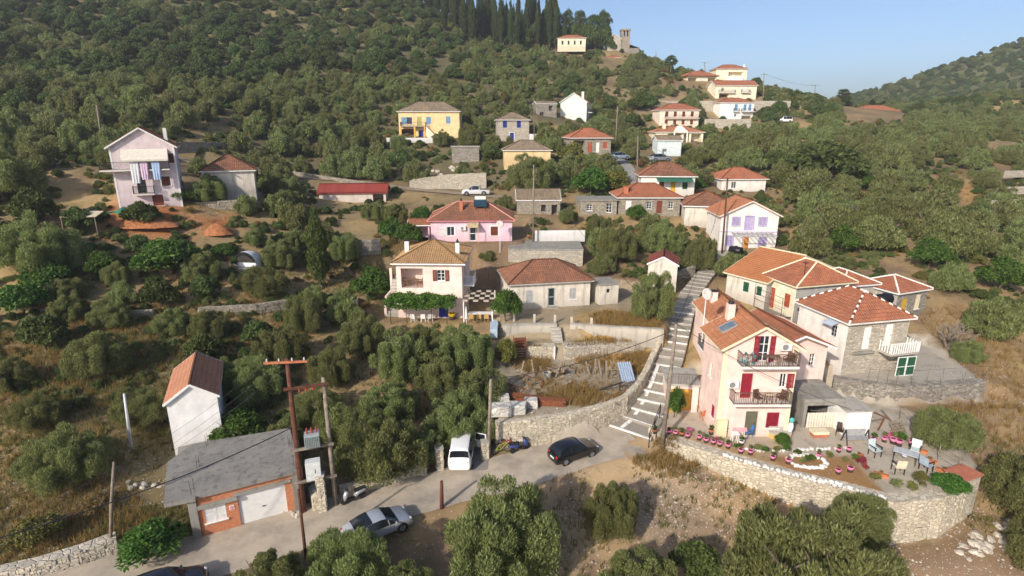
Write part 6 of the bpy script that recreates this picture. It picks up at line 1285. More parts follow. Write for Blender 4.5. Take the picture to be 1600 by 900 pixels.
for sx in (-.85,.85): m = MB(); m.bar((sx,-.4,0),(sx,0,1.1),.06); m.bar((sx,.4,0),(sx,0,1.1),.06); m.build('side_frame', DARKM, r)
r = empty('stone_bench', P(1217,683,z=tz), 0, 'bench with floral cover and yellow front below the closed crimson window', 'bench'); MB().box(-.75,.75,-.3,.2,0,.42).build('base', plain('yellow_ochre', (.66,.46,.16)), r); MB().box(-.8,.8,-.32,.22,.424,.52).build('cover', plain('floral_cover', (.50,.47,.42), .9, var=.4, scale=22), r); MB().box(-.8,.8,.1,.22,.522,.85).build('backrest', plain('floral_cover', (.50,.47,.42)), r)
r = empty('storage_box', P(1279,681,z=tz), R(2), 'cream and brick-red storage box under the concrete canopy', 'box'); MB().box(-.55,.55,-.3,.3,0,.28).build('base', plain('brick_red', (.46,.16,.09)), r); MB().box(-.6,.6,-.34,.34,.282,.5).build('lid', CREAMP, r)
chair('dark wicker chair beside the white shed', P(1311,680,z=tz), R(-30), plain('dark_wicker', (.05,.03,.025)))
r = empty('person_like_coat_stand', P(1233,683,z=tz), 0, 'narrow stand hung with white and turquoise cloths at the pink house corner', 'stand'); MB().tube([(0,0,0),(0,0,1.7)], .03, 6).build('post', DARKM, r); MB().blob((0,0,.8), (.2,.15,.5), .15).build('white_cloth', WHITE, r); MB().blob((0,-.02,1.45), (.18,.15,.24), .15).build('turquoise_cloth', plain('turquoise', (.08,.42,.40)), r); r.name = 'cloth_stand'
# chairs and table on the balconies of the pink house
for lab, x, y_, z, yw in (('brown wicker chair on the middle balcony of the pink house, near the door',18.2,38.2,4.2,20),('brown wicker chair on the middle balcony of the pink house, at the far end',19.9,38.2,4.2,-60),('wooden chair on the top balcony of the pink house',20.0,38.2,7.2,-60)): chair(lab, Vector((x,y_,z)), R(yw), plain('brown_wicker', (.11,.06,.04)), group='balcony chairs')
table('small table on the middle balcony of the pink house', Vector((19.0,38.25,4.2)), 0, .6, .55, plain('brown_wicker', (.11,.06,.04)), CREAMP); table('narrow wooden table on the top balcony of the pink house', Vector((18.9,38.2,7.2)), 0, 1.0, .45, WOOD)
m = MB(); g = random.Random(2)
for k_ in range(12): m.blob((g.uniform(-.5,.5), g.uniform(-.1,.1), g.uniform(.2,.95)), (.12,.08,.16), .2, 6, 4, g)
o = m.build('draped_clothes', plain('mixed_cloth', (.12,.25,.26), .9, var=.7, scale=4)); o.location = (17.0,38.0,7.22); tag(o, 'clothes and cushions piled over the top balcony rail', 'clothes')
# concrete canopy, curtain, white shed, oven
cy = House('concrete_canopy', 'rough concrete slab shelter with cream curtain beside the pink house', *tuple(P(1252,668,z=1.0)), 2, 3.0, 3.4, 2.2, CONC, cat='shelter'); cy.void('f', .25, 0, 2.4, 1.9, 2.6, mat=CONCD); cy.flat_roof(CONC, .1, .3); cy.walls()
m = MB(); n = 40; rows = [[m.pt((.25+2.3*j/n, -.12+.05*math.sin(j*1.7), zz_)) for j in range(n+1)] for zz_ in (.05,.6,1.35)]
for i in range(2):
    for j in range(n): m.face((rows[i][j], rows[i][j+1], rows[i+1][j+1], rows[i+1][j]))
cy.part('curtain', m, plain('cream_curtain', (.62,.56,.46), .9), smooth=True)
ws_ = House('white_shed', 'windowless bright white shed with grey slab roof beside the concrete canopy', *tuple(P(1317,681,z=1.0)), 3, 2.0, 2.3, 2.0, WHITE, cat='shed'); ws_.flat_roof(CONCL, .06, .1); ws_.walls()
ov_ = House('garden_oven', 'white and stone outdoor oven with brick-red slab top at the terrace corner', *tuple(P(1503,772,z=.6)), 22, 1.7, 1.2, 1.0, STONEB, cat='oven'); ov_.flat_roof(plain('brick_red', (.46,.16,.09)), .1, .1); ov_.walls(mats={'l': WHITE})
fp = [P(1405,655,z=1.1),P(1440,692,z=1.0),P(1465,718,z=1.0),P(1500,742,z=1.0)]; r = empty('wire_fence', fp[0], 0, 'low wire fence with thin posts along the back of the patio', 'fence')
for a in fp + [fp[0].lerp(fp[1], .5)]: MB().tube([tuple(a-fp[0]), tuple(a-fp[0]+Vector((0,0,1.2)))], .03, 6).build('post', POLEG, r)
for a, b_ in zip(fp[:-1], fp[1:]):
    for hh in (.3,.7,1.1): MB().tube([tuple(a-fp[0]+Vector((0,0,hh))), tuple(b_-fp[0]+Vector((0,0,hh)))], .012, 4).build('wire', WIRE, r)
fp = [P(1355,600,z=2.5),P(1400,604,z=2.5),P(1470,600,z=2.5),P(1540,595,z=2.5)]; r = empty('wire_fence', fp[0], 0, 'wire fence on thin posts along the concrete yard edge', 'fence')
for i in range(9): q = [fp[0].lerp(fp[1],i/3) if i < 3 else (fp[1].lerp(fp[2],(i-3)/3) if i < 6 else fp[2].lerp(fp[3],(i-6)/2))][0]; MB().tube([tuple(q-fp[0]), tuple(q-fp[0]+Vector((0,0,1.5)))], .025, 6).build('post', POLEG, r)
for a, b_ in zip(fp[:-1], fp[1:]): MB().tube([tuple(a-fp[0]+Vector((0,0,1.4))), tuple(b_-fp[0]+Vector((0,0,1.4)))], .012, 4).build('wire', WIRE, r)
gp_ = P(1398,588,z=2.5); r = empty('green_gate', gp_, R(10), 'pair of dark green gates with white frames below the white railing', 'gate')
for x0 in (0,.95):
    MB().box(x0+.04,x0+.86,-.02,.02,.05,1.75).build('gate_panel', GREENSH, r); m = MB()
    for a in (x0,x0+.86): m.box(a,a+.05,-.04,.04,0,1.82)
    for z in (0.0,.86,1.76): m.box(x0+.05,x0+.86,-.035,.035,z,z+.06)
    m.build('gate_frame', WHITE, r)
tk = empty('water_tank', P(1379,476,d=58.5), R(15), 'black horizontal water tank on the terrace beside the small stone house', 'tank'); m = MB(); m.tube([(-.85,0,.62),(-.75,0,.62),(.75,0,.62),(.85,0,.62)], [.35,.55,.55,.35], 14); m.build('tank', plain('black_plastic', (.012,.012,.014), .4), tk, smooth=True); MB().box(-1.0,1.0,-.6,.6,-1.6,.05).build('platform', CONCL, tk); MB().lathe([(.2,1.15),(.2,1.24)], 10).build('lid', plain('black_plastic', (.012,.012,.014), .4), tk)
tk = empty('water_tank', P(1149,398,z=6.7), R(-50), 'black tank at the wall below the lilac-shutter house', 'tank'); m = MB(); m.tube([(-.9,0,.6),(-.8,0,.6),(.8,0,.6),(.9,0,.6)], [.4,.58,.58,.4], 14); m.build('tank', plain('black_plastic', (.012,.012,.014), .4), tk, smooth=True); MB().lathe([(.2,1.1),(.2,1.25)], 10).build('lid', plain('black_plastic', (.012,.012,.014), .4), tk)
def pallet(label, pos, rot, w=1.1, l=1.2):
    r = empty('wooden_pallet', pos, 0, label, 'pallet'); r.rotation_euler = rot
    for k_ in range(6): MB().box(-w/2,w/2,-l/2+k_*l/6,-l/2+k_*l/6+.13,.1,.125).build('slat', WOOD, r)
    for x in (-w/2,-.05,w/2-.1): MB().box(x,x+.1,-l/2,l/2,0,.098).build('runner', WOOD, r)
pallet('pale wooden pallet leaning by the fence above the patio', P(1403,670,z=1.3), (R(50),0,R(15)))
for i, (px, py) in enumerate(((1365,662),(1378,668),(1388,655),(1372,650))): o = MB().bar((-.9,0,.1),(.9,.2,.35),.12,.05).build('scrap_plank', [WOOD,WOODR][i % 2]); o.location = P(px, py, z=1.1); o.rotation_euler = (0,0,i*.7); tag(o, ['bleached','reddish','grey','brown'][i] + ' scrap plank in the heap behind the white shed', 'plank', 'planks behind the white shed')
FL = [leaf_mesh('foliage', [(0,0,.28,.3,.28),(.15,.1,.4,.2,.2)], 260, .13, .07, m_, .5, .5, .7, .2, 300+i) for i, m_ in enumerate((LUSH_L, YEL_L, leafmat('red_blossom', (.16,.03,.03), (.36,.05,.07)), OLIVE_L, leafmat('pink_blossom', (.45,.08,.20), (.72,.20,.36))))]
for i, (px, py, k_, s_, lab) in enumerate(((1345,728,2,1.15,'tall red flowering plant at the patio corner'),(1352,735,2,.8,'smaller red flowering plant at the patio corner'),(1337,722,0,1.1,'green plant beside the terracotta trough'),(1245,712,0,1.0,'low green plant behind the stone ring'),(1262,722,0,1.1,'green plant inside the stone ring'),(1254,724,3,.8,'greyish plant inside the stone ring'),(1270,720,1,.8,'yellowish plant inside the stone ring'),(1185,706,3,1.1,'grey-green plant in the first bed by the white stones'),(1195,708,0,1.0,'leafy plant in the first bed by the white stones'),(1212,707,1,.9,'yellowish plant below the bench'),(1228,706,0,1.0,'leafy plant at the end of the first bed'),(1296,716,1,.9,'dry yellowish plant on the garden soil'),(1320,722,3,.8,'small grey plant on the garden soil'),(1365,752,1,1.2,'yellowish weed clump on the terrace edge'),(1398,763,3,1.2,'grey weed clump on the terrace edge'),(1425,768,1,1.1,'straw-coloured weed clump near the clipped ball'),(1078,676,4,.8,'pink blossoms behind the fifth pot'),(1120,690,4,.8,'pink blossoms among the pots by the house front'),(1150,702,0,.9,'green plant between the pots and the white stones'),(1390,688,4,1.2,'pink blossoms over the tubs behind the table'),(1408,690,0,1.3,'green plant over the paired tubs'),(1066,600,0,1.2,'potted green plant on the wall beside the steps'),(1462,752,0,1.2,'leafy plant beside the clipped ball'))):
    r = empty('garden_plant', P(px, py, z=1.02 if px != 1066 else 2.2), i*1.3, lab, 'plant', 'plants on the pink house terrace'); r.scale = (s_,)*3; link('foliage', FL[k_], r); MB().tube([(0,0,-.05),(0,0,.25)], .015, 4).build('stem', BARK, r)
# ------------------------------------------------------------------ the rubble yard
yz = 2.33
def blockstone(label, px, py, s): m = MB(); g = random.Random(px); m.blob((0,0,s[2]*.9), s, .12, 8, 5, g); m2 = MB(); c = [(-s[0],-s[1]),(s[0],-s[1]),(s[0],s[1]),(-s[0],s[1])]; m2.prism([(x+g.uniform(-.1,.1), y+g.uniform(-.1,.1)) for x, y in c], 0, s[2]*2); o = m2.build('marble_block', stone('white_block', (.66,.63,.57), (.36,.34,.31), (.5,.48,.44), scale=1.6, flat=1.2)); o.location = P(px, py, z=yz); o.rotation_euler = (0,0,R(g.uniform(-15,15))); md = o.modifiers.new('b', 'BEVEL'); md.width = .06; md.segments = 2; tag(o, label, 'stone block', 'white stone blocks in the yard')
blockstone('big white stone block at the wooden pole end of the yard', 783,648,(.75,.5,.42)); blockstone('white stone block beside the biggest block', 808,645,(.7,.45,.40)); blockstone('grey-white block behind the biggest block', 783,630,(.6,.45,.35)); blockstone('dark-cracked block near the timber stacks', 829,636,(.55,.4,.35))
def stack(label, px, py, rows, per, ln, yw, mat):
    r = empty('timber_stack', P(px, py, z=yz), R(yw), label, 'timber stack', 'timber stacks in the yard'); g = random.Random(px)
    for i in range(rows):
        for j in range(per): y = (j-per/2)*.17; e = g.uniform(-.2,.2); MB().box(-ln/2+e,ln/2+e,y,y+.15,i*.13,i*.13+.11).build('beam', mat, r)
stack('flat stack of red-brown beams in the yard behind the black car', 862,632,4,4,2.2,-6,WOODR); stack('loose stack of red-brown beams next to the white blocks', 818,625,3,5,2.4,-14,WOODR)
def lean(name, label, px, py, w, l, yw, tilt, mat, z=yz, cat='plank', grp=None, wav=False, rungs=False):
    o0 = P(px, py, z=z); r = empty(name, o0, R(yw), label, cat, grp)
    if rungs:
        for x in (-w/2,w/2): m = MB(); m.M = Matrix.Rotation(R(tilt), 4, 'X'); m.box(x-.04,x+.04,-.03,.03,0,l); m.build('rail', mat, r)
        for k_ in range(int(l/.35)): m = MB(); m.M = Matrix.Rotation(R(tilt), 4, 'X'); m.box(-w/2+.042,w/2-.042,-.02,.02,.2+k_*.35,.25+k_*.35); m.build('rung', mat, r)
    else:
        m = MB(); m.M = Matrix.Rotation(R(tilt), 4, 'X'); n = 24 if wav else 1
        if wav:
            rows = [[m.pt((-w/2+w*j/n, .045*math.sin(j*2*PI/4), z_)) for j in range(n+1)] for z_ in (0,l)]
            for j in range(n): m.face((rows[0][j], rows[0][j+1], rows[1][j+1], rows[1][j]))
        else: m.box(-w/2,w/2,-.025,.025,0,l)
        m.build('sheet' if wav else 'board', mat, r)
    return r
lean('corrugated_sheet', 'blue-grey corrugated sheets leaning beside the long wall', 983,598,1.25,2.2,6,-58,plain('blue_grey_metal', (.33,.40,.50), .45, .3), cat='sheet metal', wav=True)
lean('leaning_ladder', 'grey wooden ladder leaning beside the corrugated sheets', 961,592,.6,1.9,-4,-52,WOOD,cat='ladder',rungs=True); lean('leaning_ladder', 'red-brown ladder frame lying on the white blocks', 820,612,.9,2.2,70,-80,WOODR,cat='ladder',rungs=True)
for i, (px, py, yw) in enumerate(((922,588,10),(930,584,-8),(940,588,5),(948,590,-5),(868,590,-30),(835,590,12),(812,592,-20),(856,600,40))): lean('scrap_board', names[i] + ' grey board from the wooden pole end among the yard scrap', px, py, .16, 1.7, yw, -60 + i*3, WOOD, cat='board', grp='boards in the yard')
g = random.Random(8)
for i in range(26): px = 884 + i*2.6 + g.uniform(-1,1); lean('wall_plank', 'weathered plank leaning against the rubble wall at the back of the yard', px, 561-i*.1, .12, g.uniform(1.1,1.7), g.uniform(-10,10), -14 + g.uniform(-6,4), WOOD, grp='planks leaning on the back wall')
g = random.Random(14)
for i in range(22):
    px, py = g.uniform(800,985), g.uniform(575,632); ln = g.uniform(.5,1.1); o = MB().bar((-ln,0,.05),(ln,0,.05+g.uniform(0,.25)),g.uniform(.08,.18),.04).build('lying_plank', [WOOD,WOOD,WOODR,POLEG][i % 4]); o.location = P(px, py, z=yz+.02); o.rotation_euler = (0,0,g.uniform(0,PI)); tag(o, 'short weathered plank lying on the rubble of the yard', 'plank', 'planks lying in the yard')
r = empty('wooden_trough', P(866,582,z=yz), R(-62), 'long brown wooden trough sloping into the yard', 'trough'); m = MB(); m.M = Matrix.Rotation(R(-12), 4, 'Y'); m.box(-1.3,1.3,-.3,.3,.2,.24); m.build('floor_board', plain('golden_wood', (.36,.25,.11), .9, var=.3), r)
for sy in (-.33,.30): m = MB(); m.M = Matrix.Rotation(R(-12), 4, 'Y'); m.box(-1.3,1.3,sy,sy+.03,.2,.5); m.build('side_board', WOOD, r)
tw = empty('rusty_frame', P(812,560,z=yz), R(4), 'rust-brown stacked metal frame at the corner of the yard', 'frame')
for x in (-.55,.55):
    for y in (-.3,.3): MB().box(x-.04,x+.04,y-.04,y+.04,0,2.2).build('upright', WOODR, tw)
for k_ in range(8): MB().box(-.5,.5,-.33,.33,.15+k_*.26,.2+k_*.26).build('shelf', WOODR, tw)
m = MB(); m.lathe([(.36,0),(.36,.65),(.30,.65),(.30,.3)], 14); o = m.build('stone_basin', CONCL); o.location = P(855,592,z=yz); tag(o, 'round pale concrete basin in the middle of the yard', 'basin')
o = MB().bar((-1.1,0,.1),(1.1,0,.9),.1).build('leaning_beam', DARKM); o.location = P(953,612,z=yz); tag(o, 'dark beam propped on a post in the yard', 'beam')
o = MB().box(-.04,.04,-.04,.04,0,1.0).build('yard_post', DARKM); o.location = P(968,615,z=yz); tag(o, 'thin dark post standing in the yard', 'post')
# ------------------------------------------------------------------ around the other houses
vr = empty('vine_arbour', mh.base, mh.rz, 'lush green vine on an iron arbour along the front of the pale pink house', 'vine')
for x in (-.3,1.4,4.0,5.6): MB().bar((x,-2.2,0),(x,-2.2,2.35),.06).build('post', DARKM, vr)
for y in (-2.2,-.15): MB().bar((-.6,y,2.37),(6.2,y,2.37),.06).build('rail', DARKM, vr)
gl = random.Random(4); lob = [(-.5+6.6*q_/63, gl.uniform(-2.5,-.6), 2.45+gl.uniform(-.1,.35), gl.uniform(.48,.7), gl.uniform(.3,.45)) for q_ in range(64)] + [(-.6+6.9*q_/29, -2.4+gl.uniform(-.1,.1), 2.05+gl.uniform(-.25,.1), .38, .4) for q_ in range(30)]
link('foliage', leaf_mesh('foliage', lob, 11000, .17, .15, VINE_L, .1, .6, .9, .6, 71), vr)
sh = empty('slat_pergola', mh.base, mh.rz, 'pergola shaded by a chequer of pale boards beside the pale pink house', 'pergola')
for x in (7.3,10.3):
    for y in (-1.6,2.6): MB().bar((x,y,0),(x,y,2.4),.1).build('post', WHITE, sh)
for i in range(6):
    for j in range(5):
        if (i+j) % 2: continue
        MB().box(7.2+i*.55,7.2+i*.55+.53,-1.7+j*.9,-1.7+j*.9+.6,2.42,2.46).build('shade_board', plain('pale_board', (.58,.48,.36), .9), sh)
table('long outdoor dining table under the chequered pergola', mh.base + Vector((8.9,-.6,0)), 0, 2.6, .9, WHITE)
for i, x in enumerate((8.0,8.8,9.6)): chair(['first','second','third'][i] + ' straw chair at the outdoor dining table from the pale pink house', mh.base + Vector((x,-1.4,0)), R(180), WOOD, plain('straw_seat', (.52,.34,.12)), group='dining chairs under the pergola')
table('brown wooden table in the loggia of the pale pink house', mh.base + Vector((1.6,.75,3.36)), 0, 1.2, .7, plain('brown_wood', (.25,.12,.05))); chair('wooden chair in the loggia near the stair', mh.base + Vector((.95,.6,3.36)), R(80), plain('brown_wood', (.25,.12,.05))); chair('wooden chair in the loggia near the wall', mh.base + Vector((2.35,.6,3.36)), R(-80), plain('brown_wood', (.25,.12,.05)))
pot('large yellow glazed urn beside the blue door', mh.base + Vector((5.9,-.7,0)), plain('yellow_glaze', (.62,.42,.02), .35), 2.2, None); pot('terracotta pot on the stair landing of the pale pink house', mh.base + Vector((-.6,4.2,3.36)), TERRA, 1.8, 0)
for i, x in enumerate((1.9,2.9,3.6)): chair(['first','second','third'][i] + ' white chair under the vine arbour counted from the stair', mh.base + Vector((x,-1.4,0)), R(160+i*20), WHITE, group='white chairs under the vine')
um = empty('closed_parasol', P(729,512,z=3.9), 0, 'closed white parasol in front of the pale pink house', 'parasol'); MB().tube([(0,0,0),(0,0,1.0)], .03, 6).build('pole', WHITE, um); MB().lathe([(.05,.9),(.16,1.0),(.12,1.7),(.03,2.3)], 9).build('canopy', plain('canvas_white', (.74,.72,.68), .9), um)
o = MB().prism([(-.35,-1.4),(.35,-1.4),(.4,.6),(0,1.7),(-.4,.6)], 0, .9).build('upturned_boat', plain('pale_blue_paint', (.46,.56,.68), .6)); o.location = P(772,520,z=3.9); tag(o, 'pale blue angled garden wall block beside the citrus tree', 'wall block'); o.name = 'garden_block'
pl = empty('plunge_pool', ground(541,478) + Vector((0,0,.25)), R(10), 'round white and pale blue plunge pool behind the olives', 'pool'); MB().lathe([(1.35,-.3),(1.35,.55),(1.2,.55),(1.2,.4)], 24).build('pool_wall', WHITE, pl); MB().lathe([(1.2,.3),(1.2,.47)], 24).build('water', plain('pool_cover', (.56,.66,.76), .3), pl)
# tent
tn = empty('dome_tent', ground(392,413), R(-8), 'white half-dome tent on a platform at the tip of the grove', 'tent'); m = MB(); n = 12; rows = []
for i in range(7):
    y = -1.2 + i*.45; k_ = math.sqrt(max(.08, 1-((i-.5)/6.6)**2)); rows.append([m.pt((1.5*math.cos(PI*j/n)*k_, y, 1.75*math.sin(PI*j/n)*k_)) for j in range(n+1)])
for i in range(6):
    for j in range(n): m.face((rows[i][j], rows[i][j+1], rows[i+1][j+1], rows[i+1][j]))
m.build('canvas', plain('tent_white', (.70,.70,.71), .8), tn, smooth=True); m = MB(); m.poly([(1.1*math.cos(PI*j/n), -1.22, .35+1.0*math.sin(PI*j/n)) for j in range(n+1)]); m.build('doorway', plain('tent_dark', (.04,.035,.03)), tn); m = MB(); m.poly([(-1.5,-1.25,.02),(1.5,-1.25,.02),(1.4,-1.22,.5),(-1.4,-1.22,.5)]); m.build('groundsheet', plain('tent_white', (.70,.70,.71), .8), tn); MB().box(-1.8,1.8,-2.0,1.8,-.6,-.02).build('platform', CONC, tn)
# red spoil heaps
REDE = plain('red_earth', (.36,.145,.06), .97, var=.3, scale=3)
for lab, px, py, sx, sy, sz in (('long heap of red earth below the house with laundry',222,352,4.6,2.0,1.1),('small cone of red earth near the tent',341,364,1.9,1.5,1.3)):
    p_ = ground(px, py); m = MB(); n = 26; g = random.Random(px); rows = []
    for i in range(8):
        t_ = i/7; rows.append([m.pt((sx*math.sin(t_*PI/2)*math.cos(2*PI*j/n)*(1+.15*noise.noise(Vector((j*.7,i,px)))), sy*math.sin(t_*PI/2)*math.sin(2*PI*j/n), sz*(math.cos(t_*PI)*.5+.5) - .1 + .12*noise.noise(Vector((j*.9,i*1.3,px+5))))) for j in range(n)])
    for i in range(7):
        for j in range(n): m.face((rows[i][j], rows[i+1][j], rows[i+1][(j+1)%n], rows[i][(j+1)%n]))
    o = m.build('earth_heap', REDE, smooth=True); o.location = p_; tag(o, lab, 'earth heap')
lt = empty('lean_to_shelter', ground(135,362), R(4), 'beige sheet roof of a lean-to among olives below the house with laundry', 'lean-to'); m = MB(); m.poly([(-2,-1,1.9),(2,-1,1.9),(1.8,1,2.3),(-2,1,2.3)]); m.poly([(-2,-1,1.85),(-2,1,2.25),(1.8,1,2.25),(2,-1,1.85)]); m.build('sheet', plain('beige_sheet', (.58,.50,.36), .8), lt)
for x in (-1.9,1.8): MB().bar((x,-.9,-.5),(x,-.9,1.88),.08).build('post', WOOD, lt)
m = MB(); m.lathe([(.75,0),(.75,1.2),(.6,1.35),(.2,1.4)], 16); o = m.build('water_tank', plain('black_plastic', (.012,.012,.014), .4)); o.location = ground(143,345); tag(o, 'upright black water tank at the end of the red earth heap', 'tank')
m = MB(); rows = [[m.pt((-2+4*j/14, .3*math.sin(j*.9), 1.1-.7*math.sin(PI*j/14)-i*.5)) for j in range(15)] for i in range(2)]
for j in range(14): m.face((rows[0][j], rows[0][j+1], rows[1][j+1], rows[1][j]))
o = m.build('green_net', plain('green_mesh', (.03,.22,.15), .8)); o.location = ground(172,336); tag(o, 'sagging green net below the house with laundry', 'net')
hs = House('grove_hut', 'small hut with a red door hidden in the olives at the edge of the grove', *tuple(ground(28,402)), 8, 3.0, 3.0, 2.2, WHD, cat='hut'); hs.door('f', 1.0, 0, .9, 1.9, plain('red_door', (.42,.02,.02))); hs.flat_roof(CONC); hs.walls()
# satellite dishes
for lab, p_ in (('satellite dish on a post in front of the rose pink house', HPINK.base + Vector((9.4,-1.6,0))), ('pale satellite dish on a post beside the steps', P(1099,508,d=47))):
    r = empty('satellite_dish', p_, R(20), lab, 'satellite dish'); MB().tube([(0,0,-1.5),(0,0,2.6)], .04, 6).build('post', WHITE, r); m = MB(); m.M = Matrix.Translation((0,-.1,2.7)) @ Matrix.Rotation(R(65), 4, 'X'); m.lathe([(.05,-.12),(.3,-.06),(.5,.03),(.5,.05),(.3,-.03)], 16); m.build('dish', plain('dish_pale', (.66,.60,.55), .6), r, smooth=True)
# side terrace of the pink house above the orange wooden door
st_ = House('side_terrace', 'small raised terrace with iron rail above an orange wooden door beside the pink house', 12.9, 43.0, 1.0, -8, 2.5, 3.2, 2.35, PALEP, cat='terrace'); st_.door('f', .5, .05, 1.5, 2.0, plain('amber_wood', (.60,.32,.06), .6, var=.2), double=True, handle=False); st_.flat_roof(CONCL, .15, .16); st_.walls()
m = MB()
for k_ in range(13): m.bar((-.1+k_*.22,-.1,2.5),(-.1+k_*.22,-.1,3.4),.022)
m.bar((-.1,-.1,3.4),(2.6,-.1,3.4),.04); st_.part('railing', m, RAILP)
hd = MB(); hd.box(-.3,0,-.5,2.2,0,2.0); o = hd.build('amber_fence', plain('amber_wood', (.60,.32,.06), .6, var=.2)); o.location = P(1051,640,z=1.0); o.rotation_euler = (0,0,R(-12)); tag(o, 'amber wooden fence panel beside the steps', 'fence')
